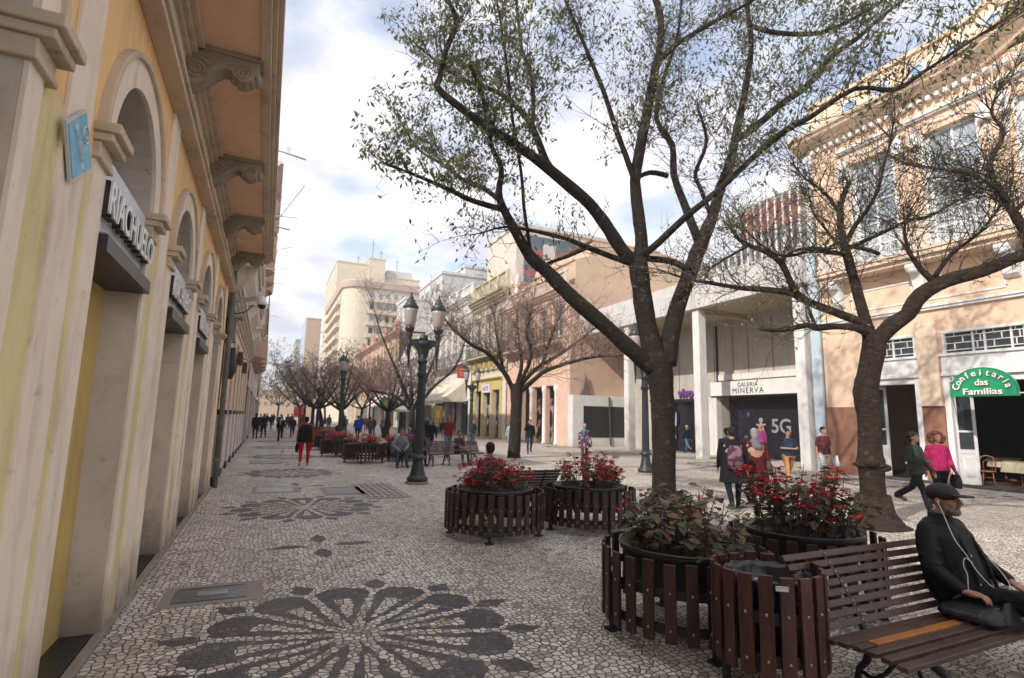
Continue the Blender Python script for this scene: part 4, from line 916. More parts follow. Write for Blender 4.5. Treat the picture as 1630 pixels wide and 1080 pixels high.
# big blind firewall rising behind it
mf = mapF(31.6); A = lambda px, py: (lambda v: (v.x, v.z))(ony(px, py, 31.6))
fw = thing('blind_gable_building', 'tall blind beige gable wall standing behind the gallery roof', 'building', (25, 32, 0))
p1, p2, p3, p4 = A(912, 415), A(945, 383), A(1050, 403), A(1140, 432)
MB().prism([(18.9, 8), (18.9, p1[1]), (p2[0]-1.6, p1[1]+.1), (p2[0]-.4, p1[1]+.5), p2, p3, p4, (40, p4[1]-.5), (40, 0), (19.5, 0), (19.5, 8)], mf, 0, 9).build('wall', plaster('beige gable', (0.50, 0.365, 0.26), (0.32, 0.22, 0.15), 0.25), fw)
MB().prism([(p2[0]-.3, p2[1]), (p2[0], p2[1]+.12), (p3[0], p3[1]+.12), p3], mf, -.06, 9.1).build('coping', pw, fw)
MB().prism([(18.35, 10.9), (18.35, 13.1), (22, 13.1), (22, 10.9)], mapF(40), 0, 1.5).build('stair_block', plaster('terracotta block', (0.42, 0.24, 0.16), amt=.3), fw)

mp = mapR(18.3); yb = plaster('mustard yellow shop frame', (0.50, 0.39, 0.15), (0.4, 0.28, 0.05), 0.2); ybw = plaster('yellow beige render', (0.57, 0.51, 0.41), amt=.35); ygr = plaster('olive yellow cornice', (0.38, 0.34, 0.20), (0.14, 0.12, 0.07), 0.7)
B = facade('yellow_shop_building', 'building with bright yellow shop frame and olive cornice, beyond the tree', mp, 41.8, 50.4, 13.0, ybw, ygr, [(7.6, 11.0, 3, 1.4)],
       [(43.1, 44.8, 4.2, stk), (45.3, 47.0, 4.2, stk), (47.5, 49.2, 4.2, stk)], 14, .35, (7.3, .85, 42, 50.2, .95), cor=(.9, .75), rail_m=MAT['black_iron'], rows=[5.9])
y_ = MB()
for u in (42.9, 45.05, 47.25, 49.45): y_.mbox(mp, u-.2, u+.2, 0, 4.3, -.08, .2)
y_.mbox(mp, 42.7, 49.65, 4.2, 5.0, -.06, .25); cornice(y_, mp, 42.6, 49.8, 5.0, .3, .3, False)
for u in (43, 44.3, 45.6, 46.9, 48.2, 49.3): y_.mbox(mp, u, u+.25, 6.2, 6.7, -.6, 0)
y_.build('yellow_shop_frame', yb, B)
for s_ in (0, 1):
    q = MB()
    for i in range(12): q.mbox(mp, *((41.85, 42.45+(i % 2)*.18) if s_ else (49.75-(i % 2)*.18, 50.35)), i*.4, i*.4+.395, -.05, 0)
    q.build('quoins', MAT['cream'], B)
balustrade(B, mp, 41.9, 50.3, 13.02, 14.6, -.1, .15, plaster('parapet', (0.50, 0.46, 0.31), (0.2, 0.16, 0.1), .5), 4)
s = thing('shop_board', 'small white shop board under the yellow lintel', 'sign', (18.2, 46.1, 4.3)); MB().mbox(mp, 45.25, 47.1, 4.0, 4.75, -.16, -.08).build('board', M((0.62, 0.58, 0.62), 0.5), s)
letters('lettering', 'ARTE', .6, M((0.30, 0.20, 0.35), 0.5), s, (18.12, 46.15, 4.37), (0,-1,0), (0,0,1), .01)

wb = plaster('weathered white render', (0.62, 0.60, 0.56), (0.35, 0.33, 0.30), 0.35)
B = facade('white_shop_building', 'tall white weathered building behind the cream awning', mp, 50.6, 63.5, 14.2, wb, MAT['white'], [(7.7, 11.3, 6, 1.15)], [(51.2, 54.2, 3.4, stk), (54.8, 58.0, 3.4, M((0.03, 0.12, 0.06), 0.4, 0.5, 1.5)), (58.8, 62.8, 3.4, stk)], 14, .35, (7.2, .9, 50.8, 63.3, 1.0), cor=(.6, .5), rail_m=MAT['black_iron'], rows=[12.2])
balustrade(B, mp, 50.7, 63.4, 14.22, 15.4, -.1, .1, MAT['white'], 5)
def awning(label, mp, u0, u1, z0, z1, out_, m, fr=.25):
    a = thing('awning', label, 'awning', tuple(mp((u0+u1)/2, z1, 0)))
    c = MB(); c.prism([(0, z1), (-out_, z0), (-out_, z0-fr), (-out_+.03, z0-fr), (-out_+.03, z0+.0), (0, z1-.05)], lambda p, z, d: mp(d, z, p), u0, u1)
    for u in (u0, u1-.02): c.prism([(0, z1-.05), (-out_+.03, z0), (-out_+.03, z0-fr*.6), (0, z0-.1)], lambda p, z, d: mp(d, z, p), u, u+.02)
    c.build('canvas', m, a)
    f = MB()
    for u in (u0+.1, u1-.1): f.bar(mp(u, z0-.3, 0), mp(u, z0, -out_+.1), .04, .04)
    f.bar(mp(u0, z0-.02, -out_+.05), mp(u1, z0-.02, -out_+.05), .05, .05); f.build('frame', MAT['white'], a); return a
canv = M((0.56, 0.50, 0.40), 0.85, 0.12, 3, name='cream canvas')
awning('wide cream canvas awning over the shops left of the yellow frame', mp, 51.5, 62.5, 3.4, 5.5, 2.6, canv, .35)
s = thing('shop_board', 'red square sign board above the cream awning', 'sign', (17.9, 52.2, 6)); MB().box(17.2, 18.25, 51.6, 51.75, 5.6, 6.9).build('board', M((0.50, 0.05, 0.045), 0.5), s)
for z in (6.5, 6.2, 5.95): MB().box(17.4, 18.05, 51.58, 51.6, z-.05, z+.05).build('printed_line', M((0.6, 0.3, 0.28), 0.5, 0.3, 20), s)
facade('cream_shop_building', 'narrow cream building with tall narrow windows past the white one', mp, 63.7, 72, 12.2, MAT['cream'], MAT['white'], [(5.6, 8, 4, 1.0), (9, 11, 4, 1.0)], [(64.3, 67.5, 3.3, stk), (68.2, 71.4, 3.3, M((0.35, 0.25, 0.04), 0.5, 0.5, 1.2))], 14, .3, (5.3, .6, 64, 71.6, .9), cor=(.5, .5))
B = facade('pedimented_white_building', 'low white building with a gabled pediment, beyond the cream one', mp, 72.2, 84, 9.6, plaster('blue white render', (0.58, 0.60, 0.64), amt=.25), MAT['white'], [(5.2, 7.8, 5, 1.1)], [(73, 77.5, 3.4, shopd), (78.5, 83, 3.4, shopd)], 14, .3, cor=(.5, .5))
MB().prism([(72.2, 9.6), (84, 9.6), (78.1, 12.2)], mp, -.1, .3).build('pediment', MAT['white'], B)
B = facade('brown_ornate_building', 'tan and brown building with round-topped parapet crests, in front of the curved hotel', mp, 84.3, 128, 15.2, plaster('tan render', (0.50, 0.37, 0.25), amt=.3), plaster('brown pilasters', (0.40, 0.25, 0.16), amt=.3), [(5.5, 8.2, 14, 1.4), (9.6, 12.6, 14, 1.4)], [(85.5, 95, 3.5, shopd), (97, 108, 3.5, shopd), (110, 125, 3.5, shopd)], 14, .3, cor=(.8, .7), rows=[8.8])
c = MB()
for yc in (88, 99, 110, 121): c.prism([(yc-2.4, 15.2)]+[(yc-1.6*math.cos(PI*i/12), 16.1+1.5*math.sin(PI*i/12)) for i in range(13)]+[(yc+2.4, 15.2)], mp, 0, .5)
for yc in range(86, 128, 4): c.mbox(mp, yc-.2, yc+.2, 4.2, 14.4, -.12, 0)
c.build('parapet_crests', plaster('terracotta crests', (0.40, 0.22, 0.15), amt=.3), B)
awning('long pale awning of the far right shops, nearer one', mp, 64, 71.5, 3.2, 4.6, 2.0, M((0.62, 0.57, 0.46), 0.8, 0.1, 3)); awning('long pale awning of the far right shops, middle one', mp, 74, 83, 3.2, 4.8, 2.4, M((0.40, 0.38, 0.33), 0.8, 0.1, 3)); awning('long pale awning of the far right shops, farthest', mp, 86, 100, 3.3, 5.2, 3.0, M((0.55, 0.5, 0.42), 0.8, 0.1, 3))

# ================================================================ FAR BUILDINGS
hm = plaster('hotel render', (0.56, 0.48, 0.37), (0.35, 0.30, 0.24), 0.3); hb = plaster('hotel pink band', (0.42, 0.30, 0.255), amt=.3)
HY = 135.0; hx0, hx1 = 15.3, 50.0; HR = 4.5; H = thing('curved_hotel', 'cream hotel block with a rounded corner, balcony bands and a pink roof strip', 'building', ((hx0+hx1)/2, HY+10, 0))
def outline(off): # plan outline: left side, rounded corner, front
    pts = [(hx0-off, HY+45)]+[(hx0+HR-(HR+off)*math.cos(PI/2*i/8), HY+HR-(HR+off)*math.sin(PI/2*i/8)) for i in range(9)]+[(hx1, HY-off)]
    return pts
def vwall(mbx, off, z0, z1, back=True):
    p = outline(off); n = len(p); q = p+[(hx1, HY+45)]; vs = [(x, y, z0) for x, y in q]+[(x, y, z1) for x, y in q]; m_ = len(q)
    mbx.add(vs, [(i, (i+1) % m_, (i+1) % m_+m_, i+m_) for i in range(m_)]+[tuple(range(m_-1, -1, -1)), tuple(range(m_, 2*m_))])
w = MB(); vwall(w, 0, 0, 33.2); w.build('wall', hm, H)
w = MB(); vwall(w, .5, 33.2, 34.7); w.build('roof_band', hb, H); w = MB(); vwall(w, .55, 34.7, 34.95); w.build('roof_coping', hm, H)
for i in range(6):
    z = 29.6-3.0*i; s = MB(); s.box(hx0+HR+.9, hx1, HY-1.0, HY-.001, z, z+1.0); s.box(hx0-1.0, hx0-.001, HY+HR+2, HY+40, z, z+1.0); s.build('balcony_band', hm, H)
    gw_ = MB(); dk = MB()
    rr = random.Random(i)
    for k in range(15):
        x = hx0+HR+1.6+k*1.95; o = rr.random() < .25
        f = MB(); f.box(x-.05, x+1.15, HY-.05, HY-.001, z+1.0, z+2.7); fo = f.build('window', M((0.50, 0.47, 0.42), 0.6, 0.1), H)
        MB().box(x+.05, x+1.05, HY-.07, HY-.051, z+1.1, z+2.6).build('pane', MAT['dark'] if o else M((0.22, 0.235, 0.25), 0.4, 0.2, 1), fo)
    for k in range(6):
        y = HY+HR+3+k*6; f = MB(); f.box(hx0-.05, hx0-.001, y, y+2.4, z+1.0, z+2.6); f.build('window', M((0.2, 0.2, 0.2), 0.4, 0.2), H)
w = MB(); vwall(w, .8, 13.4, 14.0); vwall(w, .5, 8.0, 8.5); w.build('base_cornice', hm, H); w = MB(); vwall(w, .15, 11.2, 12.0); vwall(w, .15, 12.5, 12.9); w.build('red_band', hb, H)
def block(name, label, boxes, mat, wins=None, wm=None):
    bx = boxes[0]; t = thing(name, label, 'building', ((bx[0]+bx[1])/2, (bx[2]+bx[3])/2, 0))
    w = MB()
    for b_ in boxes: w.box(*b_)
    w.build('wall', mat, t)
    r = MB()
    for b_ in boxes: r.box(b_[0]-.2, b_[1]+.2, b_[2]-.2, b_[3]+.2, b_[5], b_[5]+.5)
    r.build('parapet', mat, t)
    if wins:
        for (face, c, a0, a1, z0, z1, nu, nz, ww, wh_) in wins:
            mp_ = mapR(c) if face == 'x' else mapF(c)
            for i in range(nu):
                for j in range(nz):
                    u = a0+(a1-a0)*(i+.5)/nu; z = z0+(z1-z0)*(j+.5)/nz; MB().mbox(mp_, u-ww/2, u+ww/2, z-wh_/2, z+wh_/2, -.04, .0).build('window', wm or M((0.13, 0.14, 0.15), 0.3, 0.3, 1), t)
    return t
ytm = plaster('pale yellow render', (0.56, 0.475, 0.34), (0.36, 0.33, 0.28), 0.5)
block('yellow_tower_block', 'stepped pale yellow tower block behind the curved hotel', [(18.5, 29, 190, 230, 0, 54), (29, 34.5, 188, 215, 0, 56), (34.5, 47.5, 190, 220, 0, 50.5)], ytm,
      [('x', 18.5, 191, 229, 6, 52, 5, 15, 3.2, 1.2)], M((0.30, 0.27, 0.2), 0.5, 0.3, 1))
MB().box(36, 45.5, 193, 212, 51.0, 54).build('roof_room', plaster('roof room', (0.5, 0.5, 0.5), amt=.2), bpy.data.objects['yellow_tower_block'])
an = MB()
for x, y, z, h in ((31, 195, 56.5, 9), (26, 195, 54.5, 4), (40, 195, 54, 5), (33.5, 192, 56.5, 4)): an.bar((x, y, z), (x, y, z+h), .16, .16, (1,0,0)); an.bar((x-.8, y, z+h*.8), (x+.8, y, z+h*.8), .1, .1)
an.build('antenna_mast', MAT['black_iron'], bpy.data.objects['yellow_tower_block'])
for k, (i, j) in enumerate(((1, 2), (4, 1), (6, 3), (9, 2), (11, 4), (3, 4), (12, 1))):
    ac = MB(); x = hx0+HR+2.9+i*1.95; z = 30.7-3.0*j; ac.box(x, x+.7, HY-.45, HY-.001, z, z+.5); ac.build('air_conditioner', M((0.45, 0.45, 0.43), .6), H)
block('orange_slab_block', 'narrow orange-brown slab tower with a pale blue side, at the street end', [(13.2, 19.3, 250, 285, 0, 43)], plaster('orange brown render', (0.46, 0.32, 0.21), amt=.2))
MB().box(13.0, 13.2, 250.2, 285, 0, 43.2).build('blue_side', M((0.36, 0.42, 0.52), 0.7, 0.1, 1), bpy.data.objects['orange_slab_block'])
block('grey_green_tower', 'grey green tower with stacked balconies, left of the orange slab', [(11.4, 16.5, 300, 330, 0, 39.5)], plaster('grey green', (0.33, 0.37, 0.34), amt=.2), [('x', 11.4, 301, 329, 5, 38, 4, 11, 4.5, 1.1)], M((0.5, 0.52, 0.5), 0.6))
block('tiny_white_tower', 'tiny pale tower showing above the trees at the street end', [(10.5, 17.5, 400, 420, 0, 36)], plaster('far white', (0.5, 0.5, 0.5), amt=.2), [('f', 400, 10.5, 17.5, 14, 35, 4, 8, .9, 1.4)])
block('street_end_building', 'low orange building closing the vista under the trees', [(-6, 12, 250, 262, 0, 11)], plaster('vista wall', (0.5, 0.36, 0.24), amt=.3), [('f', 250, -6, 12, 4, 10, 8, 2, 1.0, 1.6)])
gy = plaster('grey render', (0.48, 0.48, 0.47), (0.3, 0.3, 0.3), .4)
block('grey_apartment_block', 'grey apartment block with small windows right of the hotel roof', [(28.1, 37.2, 95, 112, 0, 28.2)], gy, [('x', 28.1, 96, 111, 16, 27.5, 4, 4, 1.6, 1.4), ('f', 95, 33.2, 37, 18, 28, 2, 3, .8, 1.4)])
block('grey_stepped_block', 'taller grey block with a sloped roof against the striped tower', [(33.8, 40, 99, 115, 0, 31.2), (23.5, 28.0, 104, 112, 0, 24.6)], gy, [('f', 99, 36, 40, 24, 31, 2, 2, 1.2, 1.6)])
tx = ony(823, 360, 70); ty2 = onx(777, 388, tx.x).y; tr = ony(930, 378, 70).x
T = block('striped_tower', 'tower with a blind beige side and a front of red bands and blue glass', [(tx.x, tr+6, 70, max(ty2, 80), 0, tx.z)], plaster('tower beige', (0.53, 0.45, 0.38), (0.35, 0.3, 0.26), .25))
mb = MB(); mr = MB(); mw = MB()
wdt = (tr+6-tx.x)
for j in range(7):
    z = tx.z-1.1-j*3.1; mb.box(tx.x+1.2, tr+6, 69.93, 69.99, z-2.0, z); mr.box(tx.x+1.2, tr+6, 69.9, 69.99, z-3.1, z-2.0)
for i in range(5): a = tx.x+4.4+i*4.7; mw.box(a, a+2.1, 69.8, 69.99, tx.z-24, tx.z-2.2)
mb.build('blue_glass', M((0.06, 0.085, 0.10), 0.25, 0.4, .7), T); mr.build('red_bands', M((0.26, 0.06, 0.06), 0.6, 0.2, 2), T); mw.build('pale_panels', plaster('tower panel', (0.5, 0.44, 0.38), amt=.2), T)
FX = 55.0; c1 = onx(1272, 303, FX); c2 = onx(1180, 345, FX); c3 = onx(1135, 462, FX)
T = block('finned_tower', 'office tower with white vertical fins and dark red top panels behind the gallery', [(FX, FX+16, c1.y, c2.y, 0, c1.z), (FX, FX+16, c2.y+.01, c2.y+22, 0, c1.z-5.6)], plaster('tower dark', (0.17, 0.17, 0.17), amt=.2))
mp = mapR(FX); fn = MB(); rd = MB(); gl_ = MB(); L = c2.y-c1.y; sp_n = MB()
for i in range(9): u = c1.y+L*i/8; fn.mbox(mp, u-.10, u+.10, 0, c1.z+.3, -.3, 0)
for i in range(10): u = c2.y+L*(i+1)/8; fn.mbox(mp, u-.10, u+.10, 0, c1.z-5.3, -.3, 0)
for i in range(8): rd.mbox(mp, c1.y+L*i/8+.16, c1.y+L*(i+1)/8-.16, c1.z-3.6, c1.z, -.2, 0)
for i in range(40): u = c1.y+(L+22)*i/40; gl_.mbox(mp, u-.1, u+.1, 0, c1.z-(3.5 if u < c2.y else 5.7), -.12, 0)
for j in range(12): sp_n.mbox(mp, c1.y, c2.y+21.8, 2+j*2.9, 2.9+j*2.9 if 2.9+j*2.9 < c1.z-6 else 2.2+j*2.9, -.08, 0) if 2.9+j*2.9 < c1.z-3.5 else None
for i in range(5): x = FX+1+i*3.3; fn.box(x, x+.3, c1.y-.6, c1.y, 0, c1.z)
fn.build('fins', MAT['white'], T); rd.build('red_panels', M((0.20, 0.055, 0.04), 0.6, 0.2, 1), T); gl_.build('mullions', M((0.05, 0.05, 0.055), 0.4), T); sp_n.build('spandrels', M((0.33, 0.30, 0.28), 0.6, 0.1, 1), T)
MB().box(FX+.1, FX+16, c1.y-.05, c1.y, c1.z-4, c1.z).build('side_panel', M((0.34, 0.28, 0.2), 0.7), T)
# ================================================================ STREET LAMPS
def make_lamp(label):
    t = thing('street_lamp', label, 'street lamp', (0,0,0), 0, 'twin-globe cast iron street lamps')
    ir = MAT['iron']
    b = MB(); b.lathe([(.30, 0), (.31, .05), (.27, .06)], (0,0,0), 24); b.build('footing', concrete, t, False, world=False)
    b = MB(); b.lathe([(.25, .06), (.275, .10), (.27, .16), (.21, .2), (.20, .24), (.165, .38), (.135, .55), (.13, .62), (.19, .64), (.2, .68), (.15, .72), (.135, .76)], (0,0,0), 24); b.build('base', ir, t, True, world=False)
    b = MB(); n = 24; rings = []
    zs = [(.76, .125), (1.6, .118), (2.55, .105), (2.8, .10)]
    vs = []; fs = []
    for z, r in zs:
        for k in range(48): rr_ = r*(1.0 if k % 4 < 2 else .9); vs.append((rr_*math.cos(2*PI*k/48), rr_*math.sin(2*PI*k/48), z))
    for i in range(3):
        for k in range(48): a_ = i*48+k; b_ = i*48+(k+1) % 48; fs.append((a_, b_, b_+48, a_+48))
    b.add(vs, fs); b.build('shaft', ir, t, False, world=False)
    b = MB(); b.lathe([(.10, 2.78), (.135, 2.82), (.14, 2.9), (.11, 2.93), (.105, 3.15), (.14, 3.18), (.145, 3.24), (.10, 3.28), (.085, 3.4), (.11, 3.55), (.17, 3.68), (.17, 3.74), (.10, 3.78), (.12, 3.84), (.10, 3.92), (.03, 3.97), (.02, 4.03)], (0,0,0), 20)
    b.prism([(-.40, 3.78), (-.40, 3.66), (-.26, 3.64), (-.15, 3.52), (-.10, 3.3), (.10, 3.3), (.15, 3.52), (.26, 3.64), (.40, 3.66), (.40, 3.78), (.2, 3.80), (-.2, 3.80)], lambda u, z, d: (u, d, z), -.045, .045)
    b.build('cross_arm', ir, t, False, bevel=.01, world=False)
    gl = bpy.data.materials.get('lamp globe')
    if gl is None:
        gl, tt, bb = nmat('lamp globe'); bb.inputs['Base Color'].default_value = (0.36, 0.31, 0.28, 1); bb.inputs['Roughness'].default_value = 0.35; bb.inputs['Subsurface Weight'].default_value = 0.25; bb.inputs['Subsurface Radius'].default_value = (.1, .08, .06)
    for s in (-1, 1):
        x = .39*s; h = MB(); h.lathe([(.012, 3.02), (.02, 3.1), (.035, 3.35), (.055, 3.62), (.07, 3.68), (.055, 3.72), (.06, 3.85), (.085, 3.92), (.07, 3.96), (.095, 4.02), (.12, 4.07), (.12, 4.12), (.1, 4.14)], (x,0,0), 16); ho = h.build('globe_holder', ir, t, True, world=False)
        g = MB(); g.lathe([(.095, 4.12), (.135, 4.22), (.165, 4.38), (.182, 4.55), (.188, 4.66)], (x,0,0), 20); g.build('globe', gl, t, True, world=False)
        c = MB(); c.lathe([(.185, 4.62), (.205, 4.64), (.205, 4.70), (.17, 4.72), (.155, 4.78), (.12, 4.82), (.115, 4.86), (.07, 4.90), (.065, 4.95), (.02, 5.0), (.03, 5.04), (.01, 5.1)], (x,0,0), 20); c.build('globe_cap', ir, t, False, world=False)
    return t
LS = [((3.76, 14.28), 0, 'tall dark green twin-globe lamp in the middle of the paving, nearest of the left row'), ((11.73, 15.0), 0, 'dark green twin-globe lamp just left of the big foreground trunk'),
      ((12.1, 33.2), 0, 'twin-globe lamp in front of the yellow shop frame'), ((3.75, 31.0), 1.25, 'lamp with its two globes almost overlapping, second in the left row behind the far planters'),
      ((3.9, 47.5), 0, 'third lamp of the left row, against the dark tree crowns'), ((3.9, 64), .2, 'fourth lamp of the left row, half lost in the tree crowns'), ((12.2, 52), .1, 'small far lamp on the right side beyond the yellow shop frame'), ((11.9, 70), 0, 'farthest lamp on the right side of the street')]
L0 = make_lamp(LS[0][2])
for i, ((x, y), rz, lb) in enumerate(LS):
    o = L0 if i == 0 else copy_tree(L0); o.location = (x, y, 0); o.rotation_euler = (0, 0, rz); o['label'] = lb

# ================================================================ PLANTERS, BIN, BENCHES
def woodm(name, c1, c2, rough=0.5):
    m, t, b = nmat(name); g = coord(t, 'Object', (7, 7, 1.2)); n = noise(t, g, 6, 6, 0.6)
    oi = t.nodes.new('ShaderNodeObjectInfo'); c = ramp(t, n, [(0.3, c1), (0.7, c2)])
    n2 = noise(t, coord(t, 'Object', (1, 1, .2)), 5.5, 3); c = mixc(t, ramp(t, n2, [(0.35, 0.0), (0.7, 0.6)]), c, tuple(x*.45 for x in c1))
    t.links.new(c, b.inputs['Base Color']); b.inputs['Roughness'].default_value = rough; bump(t, b, noise(t, coord(t, 'Object', (30, 30, 2)), 8, 3), .3, .003); return m
slat_m = woodm('dark stained slats', (0.022, 0.010, 0.008), (0.068, 0.028, 0.018), 0.45)
slat_r = woodm('reddish slats', (0.038, 0.013, 0.009), (0.105, 0.034, 0.022), 0.4)
soil = M((0.025, 0.018, 0.012), 0.95, 0.5, 12, 0, 0.6)
bolt_m = M((0.35, 0.33, 0.31), 0.35, 0.2, 9, 0.8, 0)
def slat_ring(mbx, bolts, r, z0, z1, n, sw, th=.028, seed=0, tilt=0.0):
    rr = random.Random(seed)
    for k in range(n):
        a = 2*PI*k/n+rr.uniform(-.01, .01); er = Vector((math.cos(a), math.sin(a), 0)); et = Vector((-math.sin(a), math.cos(a), 0)); top = z1+rr.uniform(-.012, .012); ro = r+rr.uniform(-.004, .004)
        up = Vector((0,0,1))+et*rr.uniform(-.012, .012)+er*tilt
        mbx.obox(er*ro+Vector((0,0,(z0+top)/2)), et*sw/2, er*th/2, up*(top-z0)/2)
        if bolts is not None:
            for z in (z0+(z1-z0)*.16, z0+(z1-z0)*.62): bolts.ell(er*(ro+th/2)+Vector((0,0,z)), (.011, .011, .011), 6, 4)
def make_planter(name, label, r=.74, z0=.12, z1=.665, n=34, sw=.085, mat=None, seed=0, potr=.56, group='round slatted planters'):
    t = thing(name, label, 'planter', (0,0,0), 0, group); s = MB(); bl = MB(); slat_ring(s, bl, r, z0, z1, n, sw, seed=seed)
    s.cur = 1; s.add(bl.v, bl.f); s.build('slats', [mat or slat_m, bolt_m], t, bevel=.004, world=False)
    h = MB()
    for z in (z0+.09, z0+.34): h.loft([((0,0,z-.035), r-.02, r-.02), ((0,0,z+.035), r-.02, r-.02)], 40, False); h.loft([((0,0,z-.035), r-.03, r-.03), ((0,0,z+.035), r-.03, r-.03)], 40, False)
    h.build('hoops', MAT['black_iron'], t, world=False)
    p = MB(); p.lathe([(potr*.78, .36), (potr*.86, .40), (potr*.96, .52), (potr, z1-.03), (potr+.015, z1-.03), (potr+.02, z1+.02), (potr-.03, z1+.02), (potr-.04, z1-.05)], (0,0,0), 40); p.build('tub', M((0.018, 0.017, 0.017), 0.35, 0.2, 4), t, True, world=False)
    rm = MB(); rm.tube([((potr+.02)*math.cos(a*PI/20), (potr+.02)*math.sin(a*PI/20), z1+.02) for a in range(41)], .012, 6); rm.build('tub_rim', M((0.05, 0.05, 0.052), 0.3, 0.2, 4, 0.5), t, True, world=False)
    so_ = MB(); so_.lathe([(.001, z1-.05), (potr*.5, z1-.04), (potr-.03, z1-.07)], (0,0,0), 30); so_.build('soil', soil, t, world=False)
    for k in range(4):
        a = PI/4+k*PI/2+.3; l = MB(); l.box(-.02, .02, -.02, .02, 0, .45); l.obox((0,0,.01), (.05,0,0), (0,.05,0), (0,0,.01)); o = l.build('leg', MAT['black_iron'], t, world=False); o.location = ((r-.06)*math.cos(a), (r-.06)*math.sin(a), 0)
    return t
def leafm(name, stops, rough=0.5, trans=0.35):
    m, t, b = nmat(name); v = t.nodes.new('ShaderNodeTexWhiteNoise'); g = coord(t, 'Object'); sn = t.nodes.new('ShaderNodeVectorMath'); sn.operation = 'SNAP'; t.links.new(g, sn.inputs[0]); sn.inputs[1].default_value = (.06, .06, .06)
    t.links.new(sn.outputs[0], v.inputs['Vector']); c = ramp(t, v.outputs['Value'], stops); t.links.new(c, b.inputs['Base Color']); b.inputs['Roughness'].default_value = rough
    tr = t.nodes.new('ShaderNodeBsdfTranslucent'); t.links.new(c, tr.inputs[0]); mxs = t.nodes.new('ShaderNodeMixShader'); mxs.inputs[0].default_value = trans
    o = t.nodes['Material Output']; t.links.new(b.outputs[0], mxs.inputs[1]); t.links.new(tr.outputs[0], mxs.inputs[2]); t.links.new(mxs.outputs[0], o.inputs[0]); return m
beg_leaf = leafm('begonia leaf', [(0, (0.035, 0.055, 0.022)), (.4, (0.07, 0.09, 0.035)), (.75, (0.10, 0.07, 0.03)), (1, (0.10, 0.03, 0.02))])
beg_pale = leafm('pale begonia leaf', [(0, (0.05, 0.065, 0.03)), (.4, (0.12, 0.13, 0.07)), (.7, (0.21, 0.17, 0.09)), (.9, (0.20, 0.10, 0.06)), (1, (0.14, 0.05, 0.035))])
red_m = leafm('red petals', [(0, (0.30, 0.008, 0.015)), (.5, (0.52, 0.015, 0.025)), (1, (0.66, 0.06, 0.06))], .45, .25)
pink_m = leafm('pinkish far petals', [(0, (0.45, 0.05, 0.07)), (1, (0.6, 0.15, 0.15))], .5, .25)
stem_m = M((0.10, 0.045, 0.03), 0.6, 0.3, 10)
def leaf(mbx, p, d, nrm, L, w, fold=.15):
    d = d.normalized(); s = d.cross(nrm)
    if s.length < 1e-4: s = Vector((1,0,0))
    s.normalize(); n = s.cross(d)
    pts = [p, p+d*L*.30+s*w*.9+n*fold*L*.5, p+d*L*.68+s*w*.75+n*fold*L*.3, p+d*L-n*L*.12, p+d*L*.68-s*w*.75+n*fold*L*.3, p+d*L*.30-s*w*.9+n*fold*L*.5, p+d*L*.5]
    mbx.add(pts, [(0,1,6),(1,2,6),(2,3,6),(3,4,6),(4,5,6),(5,0,6)])
def plant(name, label, c, R, zs, h, nst, lm, fm, nfl, seed, lsz=.06, fsz=.02, group='begonia plants in the planters', lpn=9):
    t = thing(name, label, 'flowering plant', (c[0], c[1], zs), 0, group); r = random.Random(seed); st = MB(); lv = MB(); fl = MB(); tips = []
    for k in range(nst):
        a = r.uniform(0, 2*PI); q = R*math.sqrt(r.random())*.85; b = Vector((q*math.cos(a), q*math.sin(a), 0)); H = h*(1-.35*(q/R)**2)*r.uniform(.55, 1.08)
        tip = b*1.22+Vector((r.uniform(-.1, .1), r.uniform(-.1, .1), H)); mid = b*1.05+Vector((r.uniform(-.03, .03), r.uniform(-.03, .03), H*.5))
        pts = [b, mid, tip]; st.tube(pts, [.007, .005, .003], 4, False); tips.append(tip)
        for j in range(lpn):
            f = r.uniform(.25, 1.0); p = b.lerp(tip, f)+Vector((r.uniform(-.02, .02), r.uniform(-.02, .02), 0)); an = r.uniform(0, 2*PI); d = Vector((math.cos(an), math.sin(an), r.uniform(-.5, .5)))
            pet = p+d*r.uniform(.02, .06); st.tube([p, pet], .0025, 3, False); leaf(lv, pet, d+Vector((0,0,r.uniform(-.5, .1))), Vector((r.uniform(-.5, .5), r.uniform(-.5, .5), 1)), lsz*r.uniform(.6, 1.35), lsz*.50*r.uniform(.7, 1.15))
    for k in range(nfl):
        tp = r.choice(tips); hd = tp+Vector((r.uniform(-.07, .07), r.uniform(-.07, .07), r.uniform(-.16, .06))); 
        st.tube([hd-Vector((0,0,.05)), hd], .002, 3, False)
        for j in range(r.randint(3, 6)):
            p = hd+Vector((r.uniform(-1, 1), r.uniform(-1, 1), r.uniform(-.8, .6)))*fsz*1.3
            for q in range(4):
                a = q*PI/2+r.random(); d = Vector((math.cos(a), math.sin(a), r.uniform(-.4, .4))); leaf(fl, p, d, Vector((r.uniform(-1, 1), r.uniform(-1, 1), 1)), fsz*r.uniform(.8, 1.3), fsz*.5)
    st.build('stems', stem_m, t, world=False); lv.build('leaves', lm, t, world=False)
    if nfl: fl.build('flowers', fm, t, world=False)
    return t
